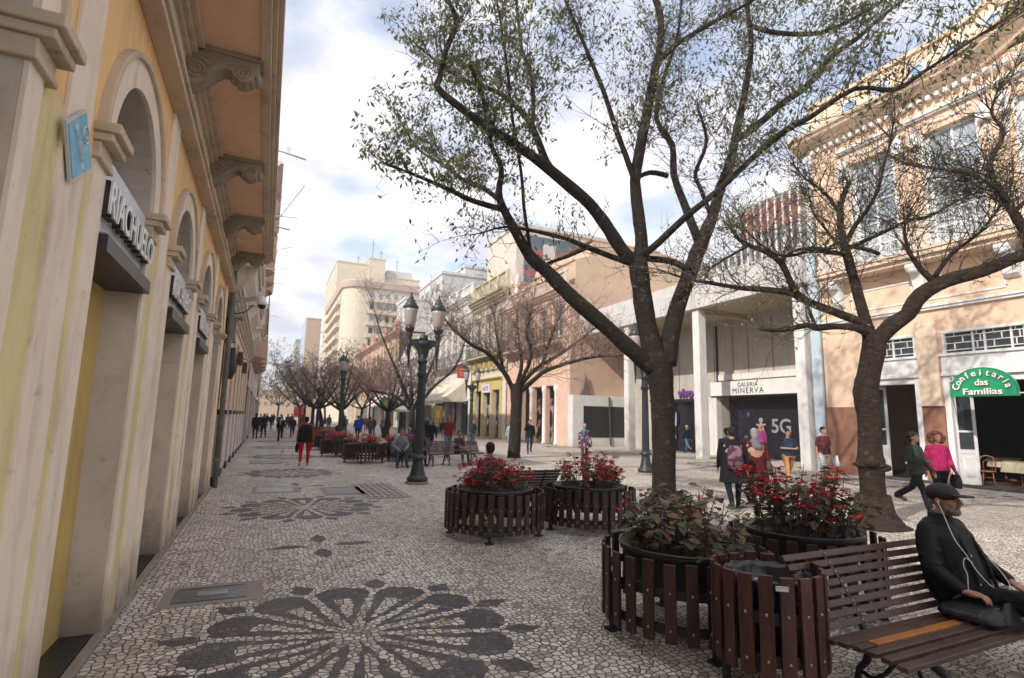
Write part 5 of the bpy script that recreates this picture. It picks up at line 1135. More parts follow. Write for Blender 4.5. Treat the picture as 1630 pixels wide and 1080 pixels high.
PLN = [((3.30, 7.88), 'round slatted planter in the middle distance, left of the bench seen from behind', .665), ((4.97, 7.85), 'slatted round planter right of the middle-distance bench, full of red flowers', .665),
       ((3.40, 3.84), 'big dark slatted planter in the foreground holding pale green plants', .69), ((5.05, 3.98), 'slatted planter behind the foreground bench holding tall red flowers', .68),
       ((3.45, 21.0), 'far slatted planter left of the seated man in the grey shirt', .70), ((2.95, 24.2), 'far slatted planter partly behind the one beside the seated man', .70), ((2.8, 28.8), 'leftmost and most distant planter of the far group near the lamp foot', .70), ((5.0, 21.6), 'far slatted planter behind the seated man and his bench', .70), ((3.2, 46), 'small distant reddish planter by the third lamp', .7)]
P0 = make_planter('slatted_planter', PLN[0][1]); PB = make_planter('slatted_planter', PLN[2][1], .69, .12, .69, 27, .088, None, 4, .53)
first = {0: True, 1: True}
for i, ((x, y), lb, z) in enumerate(PLN):
    near = i in (2, 3); src = PB if near else P0
    if first[near]: o = src; first[near] = False
    else: o = copy_tree(src)
    o.location = (x, y, 0); o.rotation_euler = (0, 0, (0, .4, .1, .9, .2, .5, .8, 1.1, 1.4)[i]); o['label'] = lb
plant('red_begonia', 'bushy red flowers in the left planter of the middle-distance pair', (3.30, 7.88), .56, .62, .50, 70, beg_leaf, red_m, 95, 1, .06, .030)
plant('red_begonia', 'bright red flower bush in the planter right of the middle-distance bench', (4.97, 7.85), .56, .62, .54, 70, beg_leaf, red_m, 125, 2, .06, .032)
plant('pale_begonia', 'pale green leafy plants with few flowers in the foreground planter', (3.42, 3.86), .54, .64, .54, 64, beg_pale, red_m, 9, 3, .092, .016, lpn=9)
plant('red_begonia', 'tall stemmed red flowers in the planter behind the foreground bench', (5.05, 3.98), .60, .63, .70, 80, beg_leaf, red_m, 62, 4, .085, .034, lpn=8)
FL = ['pinkish red flowers in the far planter left of the seated man', 'pinkish red flowers in the second far planter', 'faded flowers in the leftmost far planter', 'pinkish red flowers behind the seated man on the far bench', 'red flowers in the distant planter by the third lamp']
for k, i in enumerate((4, 5, 6, 7, 8)):
    (x, y), _, z = PLN[i]; plant('red_begonia', FL[k], (x, y), .55, .66, .38, 26, beg_leaf, pink_m, 90, 20+k, .07, .045, lpn=6)
# litter bin: narrow slatted ring with a bag-lined basket
t = make_planter('litter_bin', 'round litter bin of reddish brown slats lined with a black bag, touching the foreground planter', .348, .20, .795, 18, .086, slat_r, 8, .25, None)
t['category'] = 'litter bin'; t.location = (3.22, 2.83, 0)
for c in kids(t):
    if c.name.startswith(('soil', 'tub')): bpy.data.objects.remove(c)
b = MB(); b.tube([(0,0,0), (0,0,.3)], .035, 10); b.build('post', MAT['black_iron'], t, world=False)
bag = M((0.012, 0.012, 0.013), 0.22, 0.3, 6, 0, 0.5); bg_ = MB(); rr = random.Random(2); vs = []; n = 40; lv_ = [(.24, .22, 0), (.27, .6, .006), (.28, .70, .008), (.29, .745, .010), (.27, .755, .010), (.25, .72, .014), (.22, .58, .02), (.05, .50, .0)]
for r0, z, jt in lv_:
    for k in range(n): a = 2*PI*k/n; q = r0+jt*math.sin(a*7+z*20)+rr.uniform(-jt, jt)*.8; vs.append((q*math.cos(a), q*math.sin(a), z+rr.uniform(-jt, jt)*.8))
bg_.add(vs, [(i*n+k, i*n+(k+1) % n, (i+1)*n+(k+1) % n, (i+1)*n+k) for i in range(len(lv_)-1) for k in range(n)]+[tuple(range(7*n, 8*n))]); bg_.build('bin_bag', bag, t, True, world=False)
b = MB(); b.obox((-.355*math.cos(.9), -.355*math.sin(.9)-.03, .74), (.03,-.022,0), (.004,.005,0), (0,0,.014)); b.build('number_tag', M((0.5, 0.48, 0.44), 0.5, 0.3, 30), t, world=False)
rub = MB()
for k in range(9): rub.ell((rr.uniform(-.15, .15), rr.uniform(-.15, .15), .56+rr.uniform(0, .12)), (.05, .04, .03), 7, 5)
tag(rub.build('rubbish', M((0.25, 0.3, 0.38), 0.5, 0.6, 14), world=False), 'crumpled pale litter inside the bin bag', 'rubbish').location = (3.22, 2.83, 0)

bench_wood = woodm('bench slats', (0.036, 0.018, 0.013), (0.110, 0.058, 0.042), 0.45); bench_or = woodm('orange slat', (0.30, 0.10, 0.022), (0.50, 0.19, 0.04), 0.4)
def make_bench(label, L=2.2, orange=True, legs=(.42, 1.75), simple=False):
    """faces -Y; origin at front left corner of the seat, on the ground"""
    t = thing('park_bench', label, 'bench', (0,0,0), 0, 'slatted benches with iron legs')
    seat = [(.03, .405), (.115, .415), (.20, .42), (.285, .418), (.37, .41), (.45, .40)]
    s = MB()
    for i, (y, z) in enumerate(seat):
        if orange and i == 3: continue
        s.obox((L/2, y, z), (L/2, 0, 0), (0, .030, 0), (0, 0, .015))
    s.build('seat', bench_wood, t, bevel=.005, world=False)
    if orange: MB().obox((.16+L*.27, .285, .42), (L*.27+.0, 0, 0), (0, .031, 0), (0, 0, .015)).build('orange_slat', bench_or, t, bevel=.005, world=False); MB().obox((.16+L*.54+(L-.16-L*.54)/2+.01, .285, .418), ((L-.16-L*.54)/2-.01, 0, 0), (0, .031, 0), (0, 0, .015)).build('seat_slat', bench_wood, t, bevel=.005, world=False); MB().obox((.075, .285, .418), (.072, 0, 0), (0, .031, 0), (0, 0, .015)).build('seat_slat', bench_wood, t, bevel=.005, world=False)
    b = MB(); nb = 8; bl = MB()
    for i in range(nb):
        f = i/(nb-1); y = .52+.25*f**1.1; z = .455+.37*f; sl = Vector((0, .55, 1)).normalized()
        b.obox((L/2, y, z), (L/2, 0, 0), sl*.0215, Vector((0, sl.z, -sl.y))*.013)
        for lx in legs: bl.ell((lx, y-.016, z+.004), (.009, .009, .009), 6, 4)
    b.cur = 1; b.add(bl.v, bl.f); b.build('backrest', [bench_wood, bolt_m], t, bevel=.003, world=False)
    for lx in legs:
        l = MB(); f = lambda y, z: (lx, y, z)
        l.tube([f(-.01, .0), f(.02, .05), f(.01, .15), f(-.02, .22), f(.03, .30), f(.12, .34), f(.24, .355), f(.38, .36), f(.47, .385)], [.03, .022, .02, .022, .026, .024, .022, .024, .024], 8)
        l.tube([f(.62, .0), f(.57, .05), f(.55, .14), f(.50, .20), f(.47, .28), f(.49, .38), f(.56, .52), f(.66, .68), f(.79, .85)], [.03, .022, .02, .024, .026, .026, .02, .018, .014], 8)
        l.tube([f(.56, .13), f(.46, .11), f(.38, .17), f(.30, .28), f(.20, .33)], [.016, .014, .014, .016, .014], 7); l.tube([f(.01, .16), f(.09, .14), f(.15, .20), f(.2, .32)], [.015, .013, .013, .013], 7)
        l.obox((lx, 0, .012), (.03, 0, 0), (0, .05, 0), (0, 0, .012)); l.obox((lx, .63, .012), (.03, 0, 0), (0, .05, 0), (0, 0, .012))
        l.build('iron_leg', MAT['black_iron'], t, True, world=False)
    return t
b1 = make_bench('long foreground bench with one orange slat, where the man in black sits', 2.35); b1.location = (3.36, 2.03, 0); b1.rotation_euler = (0, 0, rad(1.2))
b2 = make_bench('dark bench seen from behind between the two middle-distance planters', 1.75, False, (.3, 1.4)); b2.location = (4.95, 9.55, 0); b2.rotation_euler = (0, 0, PI)
for (x, y, rz, lb) in ((4.15, 19.0, 0, 'far bench where the man in the grey shirt sits, right of its planter'), (5.9, 19.1, .1, 'far bench where the woman in the patterned dress sits'), (3.6, 40.2, 0, 'reddish distant bench beside the third lamp'), (6.4, 23.2, PI, 'far bench facing away behind the flower planters')):
    o = copy_tree(b2); o.location = (x, y, 0); o.rotation_euler = (0, 0, rz); o['label'] = lb

# a small green and white parasol among the far shoppers
pv_ = ony(648, 655, 46.0); ps = thing('parasol', 'small pale green and white parasol above the shoppers by the cream awning', 'parasol', (pv_.x, 46, 0)); cpy = MB()
for k in range(8):
    a0, a1 = 2*PI*k/8, 2*PI*(k+1)/8; cpy.cur = k % 2; c0 = Vector((pv_.x, 46, 2.75)); p0 = c0+Vector((1.3*math.cos(a0), 1.3*math.sin(a0), -.5)); p1 = c0+Vector((1.3*math.cos(a1), 1.3*math.sin(a1), -.5)); cpy.add([c0, p0, p1, p0-Vector((0,0,.18)), p1-Vector((0,0,.18)), c0-Vector((0,0,.02))], [(0,1,2), (1,3,4,2), (5,2,1)])
cpy.build('canopy', [M((0.62, 0.66, 0.5), .8), M((0.70, 0.72, 0.70), .8)], ps); MB().tube([(pv_.x, 46, 0), (pv_.x, 46, 2.75)], .03, 8).build('pole', MAT['white'], ps)
for (px_, py_, Y_, w_, h_, col, lb) in ((617, 642, 58, 1.6, 1.2, (0.03, 0.30, 0.14), 'green and yellow shop board hanging by the far white shops'), (697, 660, 51.5, .9, 1.7, (0.34, 0.26, 0.05), 'mustard yellow display panel at the shops beside the yellow frame'), (476, 656, 95, 1.6, 1.6, (0.7, 0.02, 0.03), 'small bright red sign far down the street under the trees')):
    v_ = ony(px_, py_, Y_); sg_ = thing('shop_board', lb, 'sign', (v_.x, Y_, v_.z)); MB().box(v_.x-w_/2, v_.x+w_/2, Y_-.06, Y_, v_.z-h_/2, v_.z+h_/2).build('board', M(col, .5, .2, 3), sg_); MB().box(v_.x-w_*.2, v_.x+w_*.2, Y_-.08, Y_-.06, v_.z-h_*.2, v_.z+h_*.25).build('printed_patch', M((0.6, 0.42, 0.06) if col[1] > .25 else tuple(min(1, c*1.6) for c in col), .5), sg_)
    if v_.z < 2: MB().box(v_.x-.04, v_.x+.04, Y_-.04, Y_, 0, v_.z-h_/2).build('stand', MAT['black_iron'], sg_)
    else: MB().box(v_.x-.04, v_.x+.04, Y_+.001, Y_+.06, v_.z-h_/2, v_.z+h_*.8).build('bracket', MAT['black_iron'], sg_)

# ================================================================ TREES
def barkm(name, c1, c2, lichen=0.25):
    m, t, b = nmat(name); g = gpos(t); n = noise(t, gpos(t, (1, 1, 2.6)), 9, 7, 0.65); c = ramp(t, n, [(0.3, c1), (0.7, c2)])
    l = ramp(t, noise(t, g, 7.0, 7, 0.7), [(0.58, 0.0), (0.66, lichen)]); c = mixc(t, l, c, (0.22, 0.21, 0.17))
    l2 = ramp(t, noise(t, g, 3.0, 5, 0.7), [(0.55, 0.0), (0.7, lichen*.9)]); c = mixc(t, l2, c, (0.045, 0.05, 0.022))
    t.links.new(c, b.inputs['Base Color']); b.inputs['Roughness'].default_value = 0.9; b.inputs['Specular IOR Level'].default_value = .2
    bump(t, b, noise(t, gpos(t, (1.2, 1.2, 5.5)), 10, 7, .7), 1.0, 0.035); return m
bark = barkm('dark bark', (0.010, 0.008, 0.006), (0.040, 0.029, 0.023), .22); bark_l = barkm('brown bark', (0.015, 0.010, 0.008), (0.060, 0.040, 0.029), .25)
tw_m = M((0.055, 0.038, 0.030), 0.85, 0.3, 5, name='twigs'); tw_p = M((0.19, 0.13, 0.11), 0.85, 0.3, 5, name='pale twigs')  # dark twigs, and a paler pinkish brown for the farther trees
green_leaf = leafm('tree leaf', [(0, (0.05, 0.07, 0.025)), (.45, (0.10, 0.13, 0.05)), (.8, (0.15, 0.17, 0.07)), (.93, (0.18, 0.15, 0.06)), (1, (0.22, 0.12, 0.05))], .4, .55)
lime_leaf = leafm('young leaf', [(0, (0.10, 0.19, 0.03)), (1, (0.22, 0.32, 0.06))], .5, .45)
pink_leaf = leafm('pink blossom', [(0, (0.26, 0.11, 0.12)), (.6, (0.42, 0.22, 0.22)), (1, (0.24, 0.13, 0.09))], .6, .3)
dark_leaf = leafm('far leaf', [(0, (0.07, 0.07, 0.04)), (.6, (0.15, 0.11, 0.075)), (1, (0.24, 0.15, 0.12))], .6, .3)
def smooth_path(pts, k=3):
    out_ = []; n = len(pts)
    for i in range(n-1):
        p0, p1, p2, p3 = pts[max(i-1, 0)], pts[i], pts[i+1], pts[min(i+2, n-1)]
        for j in range(k):
            s = j/k; a = [(2*p1[q]+(p2[q]-p0[q])*s+(2*p0[q]-5*p1[q]+4*p2[q]-p3[q])*s*s+(3*p1[q]-p0[q]-3*p2[q]+p3[q])*s**3)/2 for q in range(4)]; out_.append(a)
    out_.append(list(pts[-1])); return out_
class Tree:
    def __init__(s, seed): s.r = random.Random(seed); s.limbs = []; s.tr = MB(); s.tw = MB(); s.lv = {}
    def limb(s, pts, n=10, bumpy=.05, k=3):           # pts: (x,y,z,r)
        P = smooth_path(pts, k); r = s.r
        s.tr.tube([(p[0]+r.uniform(-1, 1)*p[3]*bumpy, p[1]+r.uniform(-1, 1)*p[3]*bumpy, p[2]) for p in P], [max(p[3], .003)*(1+r.uniform(-bumpy, bumpy)) for p in P], n); s.limbs.append(P); return P
    def twig(s, p, d, L, rad_, depth, leafs, lsz, dens, droop=.25):
        r = s.r; n = 4; pts = [p]; c = Vector(p); d = d.normalized()
        for i in range(n):
            d = (d+Vector((r.uniform(-1, 1), r.uniform(-1, 1), r.uniform(-.7, .9)))*.28).normalized(); c = c+d*L/n; pts.append(c)
        s.tw.tube(pts, [rad_*(1-.75*i/n) for i in range(n+1)], 3 if rad_ < .012 else 5, False)
        if depth > 0:
            for k in range(r.randint(2, 4)):
                i = r.randint(1, n); dd = (d*.7+Vector((r.uniform(-1, 1), r.uniform(-1, 1), r.uniform(-.5, .8)))).normalized(); s.twig(pts[i], dd, L*r.uniform(.45, .8), rad_*.6, depth-1, leafs, lsz, dens, droop)
        else:
            for k in range(int(dens*r.uniform(.3, 1.7)+r.random())):
                q = pts[r.randint(1, n)]+Vector((r.uniform(-1, 1), r.uniform(-1, 1), r.uniform(-1, .3)))*lsz*.8; kind = r.choice(leafs)
                a = r.uniform(0, 2*PI); dl = Vector((math.cos(a)*.6, math.sin(a)*.6, -droop-r.random()*.8)); L_ = lsz*r.uniform(.6, 1.3); w = L_*.19; dl.normalize(); sd = dl.cross(Vector((r.uniform(-1, 1), r.uniform(-1, 1), r.uniform(-1, 1)))).normalized()
                m = s.lv.setdefault(kind, MB()); m.add([q, q+dl*L_*.5+sd*w, q+dl*L_, q+dl*L_*.5-sd*w], [(0,1,2,3)])
    def grow(s, P, f0, count, L, rad_, depth, leafs, lsz, dens, up=.3, spread=1.0, tipL=1.0):
        r = s.r; n = len(P)
        for k in range(count):
            f = f0+(1-f0)*(1-(1-r.random())**1.3); i = min(int(f*(n-1)), n-2); t = f*(n-1)-i
            p = Vector(P[i][:3]).lerp(Vector(P[i+1][:3]), t); ax = (Vector(P[i+1][:3])-Vector(P[i][:3])).normalized()
            side = Vector((r.uniform(-1, 1), r.uniform(-1, 1), r.uniform(-.6, 1)+up)); d = (side*spread+ax*.6).normalized(); s.twig(p, d, L*r.uniform(.6, 1.25)*(1.15-.35*f), min(rad_, P[i][3]*.6), depth, leafs, lsz, dens)
        if tipL: s.twig(Vector(P[-1][:3]), (Vector(P[-1][:3])-Vector(P[-2][:3])), L*tipL, min(rad_, P[-1][3]), depth, leafs, lsz, dens)
    def finish(s, name, label, base, bk_m, twm, mats, group):
        t = thing(name, label, 'tree', base, 0, group); s.tr.build('trunk', bk_m, t, True); s.tw.build('branches', twm, t)
        for i, m in s.lv.items():
            if m.f: m.build('crown', mats[i], t)
        return t
RF = [1.0]
def px_limb(pts, base_depth):     # (px,py,radius px,depth offset) -> world
    out_ = []
    for px, py, rp, dd in pts:
        dep = base_depth+dd; v = ond(px, py, dep); out_.append((v.x, v.y, v.z, rp*dep/FOC*RF[0]))
    return out_
TG = 'bare and half-leafed street trees'
# --- big foreground-right tree
v = gnd(1057, 808); D1 = (v-O_).dot(F_); T = Tree(11); RF[0] = .82
T.limb(px_limb([(1057, 812, 27, 0), (1057, 795, 24, 0), (1057, 740, 22.5, 0), (1056, 680, 22, 0), (1054, 630, 23, 0), (1050, 590, 25, 0), (1044, 562, 24, 0)], D1), 18, .03)
L = {}
def lm(k, pts, n=9): L[k] = T.limb(px_limb(pts, D1), n)
lm('A', [(1044, 590, 17, 0), (1010, 562, 16, -.1), (969, 524, 15, -.2), (916, 479, 14.5, -.4), (873, 435, 13.5, -.5), (844, 409, 12, -.6), (822, 371, 10, -.7), (801, 332, 8, -.8), (794, 306, 6.5, -.9), (798, 268, 5.5, -1.0), (780, 225, 4.5, -1.1), (790, 180, 3, -1.2)], 12)
lm('A1', [(801, 334, 6, -.8), (753, 320, 5.5, -1.1), (719, 304, 5, -1.3), (690, 291, 4, -1.5), (656, 277, 3, -1.7), (613, 262, 1.6, -2)], 7)
lm('A2', [(798, 320, 5, -.8), (767, 299, 4.5, -.6), (733, 284, 4, -.4), (705, 262, 3, -.2), (668, 240, 2, 0), (640, 200, 1.3, 0)], 7)
lm('B', [(1046, 575, 21, 0), (1030, 520, 18.5, .1), (1021, 460, 18, .15), (1015, 412, 18, .2)], 14)
lm('B1', [(1012, 418, 14, .2), (993, 402, 13, .1), (969, 366, 12.5, 0), (940, 327, 12, -.2), (897, 289, 11.5, -.5), (849, 250, 10, -.8), (810, 224, 9, -1), (767, 197, 8.5, -1.2), (728, 168, 7.5, -1.4), (697, 141, 7, -1.5), (701, 120, 5.5, -1.5), (709, 82, 5, -1.6), (726, 38, 5, -1.7), (714, 0, 4, -1.8), (700, -50, 3, -2)], 11)
lm('B2', [(1015, 420, 13, .2), (1021, 390, 12.5, .3), (1016, 337, 11.5, .4), (1011, 289, 10.5, .5), (1020, 231, 10, .7), (1032, 168, 9, .9), (1043, 111, 8.5, 1), (1051, 72, 7, 1.1), (1051, 24, 6.5, 1.2), (1038, -20, 5, 1.4), (1040, -80, 3, 1.6)], 11)
lm('B2a', [(1011, 292, 6.5, .5), (1001, 262, 6, .4), (984, 217, 5.5, .3), (960, 144, 5, .2), (940, 96, 4, .1), (916, 38, 3.2, 0), (895, -10, 2.5, -.1)], 7)
lm('B2b', [(1043, 105, 6, 1), (1075, 72, 5, .9), (1114, 48, 4.5, .8), (1147, 29, 4, .7), (1190, 6, 3, .5), (1230, -20, 2, .3)], 7)
lm('B3', [(1022, 408, 7.5, .2), (1050, 385, 7, -.1), (1090, 347, 6.5, -.5), (1138, 308, 6, -.9), (1200, 250, 6, -1.3), (1255, 205, 5.5, -1.6), (1290, 187, 5, -1.8), (1360, 142, 4.5, -2), (1424, 143, 4.5, -2.2), (1470, 115, 3.5, -2.3), (1535, 72, 3, -2.5), (1600, 30, 2.2, -2.6), (1650, -10, 1.5, -2.7)], 8)
lm('C', [(1062, 580, 20, 0), (1066, 545, 18, .1), (1078, 490, 16, .2), (1099, 433, 15, .4), (1114, 392, 14, .5), (1133, 347, 11, .7), (1147, 299, 10, .8), (1162, 260, 9, .9), (1171, 217, 8, 1), (1186, 144, 6.5, 1.2), (1196, 72, 5, 1.4), (1190, 10, 4, 1.6), (1200, -60, 2.5, 1.8)], 12)
lm('C1', [(1112, 384, 9, .5), (1090, 327, 8, .9), (1073, 279, 7, 1.3), (1070, 231, 6, 1.6), (1045, 190, 5, 1.9), (1055, 130, 4, 2.1), (1078, 60, 3, 2.3), (1085, 0, 2, 2.5)], 8)
lm('C2', [(1168, 225, 7, 1), (1200, 204, 7, .8), (1248, 163, 6.5, .6), (1285, 137, 6, .4), (1326, 89, 5, .2), (1363, 63, 4, 0), (1400, 30, 3, -.2), (1450, -10, 2, -.3)], 8)
lm('C3', [(1192, 40, 4.5, 1.4), (1222, 50, 4.5, 1.2), (1274, 55, 4.5, 1), (1322, 48, 4, .8), (1385, 15, 3, .6), (1430, -15, 2, .4)], 7)
lm('Cx', [(1030, 412, 6.5, .2), (1070, 417, 6.5, .35), (1098, 433, 7, .4)], 7)
lm('E', [(1006, 420, 6, .2), (974, 409, 6, 0), (936, 394, 5.5, -.3), (900, 380, 4.5, -.5), (840, 366, 3.5, -.8), (800, 362, 2.2, -1), (765, 372, 1.5, -1.2)], 7)
lm('E2', [(936, 394, 4, -.3), (905, 408, 3.6, -.2), (873, 419, 3, -.3)], 6)
lm('Fb', [(893, 286, 8, -.5), (870, 258, 7.5, -.3), (849, 207, 7, 0), (830, 178, 6, .2), (796, 149, 5, .4), (757, 135, 4, .5), (724, 120, 3, .6), (690, 95, 2, .7), (650, 60, 1.4, .8)], 8)
lm('F2', [(847, 205, 4.5, 0), (849, 160, 4.5, .3), (843, 110, 4, .5), (830, 77, 3.5, .7), (822, 0, 3, 1)], 7)
lm('G', [(846, 412, 4, -.6), (842, 385, 3.8, -.7), (834, 330, 3.6, -.9), (830, 279, 3.4, -1), (815, 183, 3, -1.1), (806, 96, 2.6, -1.2), (791, 0, 2, -1.3)], 6)
lm('H', [(781, 198, 5, -1.2), (770, 160, 4.6, -1.25), (762, 135, 4.4, -1.3), (748, 104, 4, -1.3)], 7)
lm('Cs', [(1133, 347, 5, .7), (1115, 300, 4.5, .5), (1107, 275, 4.5, .4), (1125, 225, 3.5, .2), (1110, 170, 2.5, 0)], 6)
lm('D', [(1011, 285, 5, .5), (1035, 275, 5, .9), (1062, 280, 5, 1.2)], 6)
T.tr.add(*((lambda m: (m.v, m.f))(MB().loft([(tuple(v)[:2]+(-.02,), .42, .42, .8), (tuple(v)[:2]+(.06,), .34, .33, .9), (tuple(v)[:2]+(.3,), .26, .26)], 20))))
spec = {'A': (.62, 9, 1.0, 1), 'A1': (.1, 16, .9, 1), 'A2': (.1, 18, .9, 1), 'B1': (.35, 34, 1.2, 1), 'B2': (.35, 26, 1.2, 1), 'B2a': (.2, 20, 1.1, 1), 'B2b': (.05, 16, 1.1, 1), 'B3': (.25, 40, 1.1, .8), 'C': (.45, 26, 1.2, 1), 'C1': (.3, 22, 1.2, 1),
        'C2': (.05, 24, 1.1, 1.2), 'C3': (.05, 22, 1.0, 1.3), 'E': (.3, 12, .8, .3), 'Fb': (.3, 22, 1.1, 1.1), 'F2': (.1, 20, 1.1, 1.2), 'G': (.35, 14, 1.0, 1), 'Cs': (.2, 10, .7, .2), 'E2': (.5, 3, .4, .2)}
for k, (f0, n, ln, dn) in spec.items(): T.grow(L[k], f0, int(n*1.6), ln*(.75 if k in ('B1', 'Fb', 'A1', 'A2') else 1), .011, 2, [0, 0, 0, 0, 0, 1] if k in ('B1', 'F2', 'B2a') else [0], .105, 5.2*dn, .25)
for k in range(70):    # bare fine twigs through the middle of the crown
    p = L[T.r.choice(['A', 'B1', 'B2', 'C', 'C1', 'Cs', 'E', 'B3'])]; i = T.r.randint(len(p)//3, len(p)-2); T.twig(Vector(p[i][:3]), Vector((T.r.uniform(-1, 1), T.r.uniform(-1, 1), T.r.uniform(-.4, .8))), T.r.uniform(.6, 1.2), .010, 2, [0], .09, .35)
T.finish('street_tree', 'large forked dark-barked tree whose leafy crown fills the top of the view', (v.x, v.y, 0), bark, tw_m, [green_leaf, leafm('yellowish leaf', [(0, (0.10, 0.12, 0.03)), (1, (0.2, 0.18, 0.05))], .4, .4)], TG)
# --- second tree, right, mostly bare
v = gnd(1393, 838); D2 = (v-O_).dot(F_); T = Tree(12); L = {}; RF[0] = .66
def lm(k, pts, n=9): L[k] = T.limb(px_limb(pts, D2), n)
T.limb(px_limb([(1393, 845, 44, 0), (1393, 828, 33, 0), (1391, 795, 28, 0), (1388, 755, 27, 0), (1386, 738, 31, 0), (1385, 715, 26, 0), (1383, 660, 25.5, 0), (1378, 625, 27, 0), (1382, 600, 25, 0), (1390, 560, 25, 0), (1393, 532, 27, 0)], D2), 18, .03)
lm('a', [(1388, 540, 15, 0), (1381, 520, 13, 0), (1370, 485, 12, .1), (1358, 440, 11, .2), (1347, 402, 11, .3), (1338, 360, 8, .4), (1338, 330, 7, .5), (1344, 308, 6, .6), (1352, 290, 4, .7)], 10)
lm('a1', [(1347, 385, 6.5, .3), (1362, 358, 5.5, .1), (1380, 335, 4.5, -.1), (1397, 303, 4, -.3), (1407, 263, 3, -.5), (1417, 225, 2.2, -.6), (1425, 180, 1.5, -.7)], 7)
lm('a2', [(1338, 345, 5, .4), (1322, 318, 4, .6), (1300, 297, 3.5, .8), (1280, 283, 2.5, 1), (1262, 262, 1.5, 1.2)], 6)
lm('a3', [(1350, 396, 6, .3), (1380, 382, 5, .5), (1413, 367, 4.5, .7), (1450, 350, 4, .9), (1480, 345, 3, 1.1), (1540, 312, 2.5, 1.3), (1590, 300, 1.5, 1.5)], 7)
lm('a4', [(1346, 405, 6, .3), (1322, 402, 5.5, .1), (1290, 400, 4.5, -.1), (1255, 408, 3.5, -.3), (1225, 400, 2.5, -.5), (1190, 370, 1.8, -.6)], 7)
lm('a5', [(1346, 398, 5, .3), (1330, 385, 4, .5), (1312, 362, 3.5, .6), (1295, 340, 2.5, .8), (1290, 318, 1.5, .9)], 6)
lm('b', [(1385, 525, 12, 0), (1370, 513, 11, 0), (1328, 497, 10, .2), (1285, 480, 9, .4), (1255, 466, 8, .5), (1200, 460, 7, .7), (1179, 459, 5.5, .8), (1126, 450, 4.5, 1), (1095, 445, 3, 1.2), (1050, 430, 2, 1.4)], 9)
lm('b1', [(1280, 478, 8, .4), (1262, 458, 7.5, .4), (1244, 420, 7, .4), (1220, 402, 6, .4), (1190, 390, 5, .4), (1172, 378, 3.5, .4), (1165, 360, 2.5, .4)], 8)
lm('b2', [(1242, 419, 5, .4), (1262, 400, 4, .2), (1300, 395, 3.5, 0), (1320, 398, 2.5, -.1)], 6)
lm('b3', [(1190, 392, 3.5, .4), (1150, 415, 2.5, .5), (1128, 430, 1.8, .6)], 6)
lm('c', [(1380, 530, 11, 0), (1362, 522, 9.5, -.1), (1328, 520, 8, -.2), (1298, 522, 8.5, -.3), (1285, 518, 7, -.3), (1243, 526, 6, -.4), (1210, 524, 4.5, -.5)], 8)
lm('c1', [(1300, 524, 5, -.3), (1290, 500, 4, -.2), (1282, 478, 3, -.1), (1270, 462, 2, 0)], 6)
lm('d', [(1398, 540, 20, 0), (1420, 518, 19, -.1), (1445, 500, 18, -.2), (1466, 470, 18.5, -.3), (1507, 447, 17, -.5), (1562, 432, 16, -.7), (1630, 405, 14, -.9), (1700, 380, 12, -1.1), (1780, 350, 8, -1.3)], 13)
lm('d1', [(1490, 452, 9, -.4), (1468, 432, 7, -.4), (1452, 410, 5, -.4), (1443, 390, 4, -.4), (1440, 360, 3, -.4), (1452, 330, 2, -.4)], 7)
lm('d2', [(1640, 400, 11, -.9), (1630, 367, 11, -.9), (1613, 338, 9.5, -.9), (1592, 303, 7.5, -.8), (1575, 263, 6, -.7), (1598, 212, 4.5, -.6), (1578, 180, 3, -.5), (1590, 140, 2, -.5)], 9)
lm('d3', [(1613, 338, 6, -.9), (1640, 312, 5, -.9), (1660, 280, 4, -.9)], 6)
lm('d4', [(1488, 440, 6, -.4), (1515, 405, 4.5, -.2), (1560, 370, 4, 0), (1580, 345, 3, .2), (1600, 320, 2, .3)], 6)
lm('d5', [(1594, 306, 5, -.8), (1560, 285, 4, -.8), (1520, 272, 3, -.7), (1480, 268, 2.4, -.6), (1440, 262, 1.6, -.5)], 6)
lm('s1', [(1400, 405, 4.5, .2), (1382, 398, 5, .2), (1350, 392, 5, .25)], 6)
k_ = MB(); kn = ond(1384, 740, D2); k_.ell(kn, (.27, .27, .06), 14, 8); k_.ell(kn+Vector((-.16, -.14, .05)), (.13, .12, .08), 10, 6); k_.ell(kn+Vector((.1, -.2, -.04)), (.12, .1, .07), 10, 6); T.tr.add(k_.v, k_.f)
T.tr.add(*((lambda m: (m.v, m.f))(MB().loft([(tuple(v)[:2]+(-.02,), .62, .55, .8), (tuple(v)[:2]+(.05,), .48, .44, .9), (tuple(v)[:2]+(.25,), .33, .32), (tuple(v)[:2]+(.55,), .27, .27)], 20))))
spec = {'a': (.3, 16, .9), 'a1': (.1, 22, .9), 'a2': (.1, 18, .8), 'a3': (.1, 26, .9), 'a4': (.1, 22, .8), 'a5': (.2, 12, .7), 'b': (.15, 34, .9), 'b1': (.2, 20, .8), 'b2': (.2, 10, .6), 'b3': (.2, 8, .6), 'c': (.3, 12, .6), 'd': (.35, 16, .9), 'd1': (.2, 16, .8), 'd2': (.15, 34, .9), 'd3': (.1, 10, .8), 'd4': (.1, 22, .8), 'd5': (.1, 26, .7)}
for k, (f0, n, ln) in spec.items(): T.grow(L[k], f0, int(n*1.8), ln*1.05, .011, 2, [0, 0, 1, 2], .075, .55, .25)
nest = Vector(ond(1540, 285, D2-.7))
for k in range(420): T.twig(nest+Vector((T.r.gauss(0, .42), T.r.gauss(0, .2), T.r.gauss(0, .15))), Vector((T.r.uniform(-1, 1), T.r.uniform(-.6, .6), T.r.uniform(-.3, .3))), .35, .006, 0, [1, 2], .05, .5)
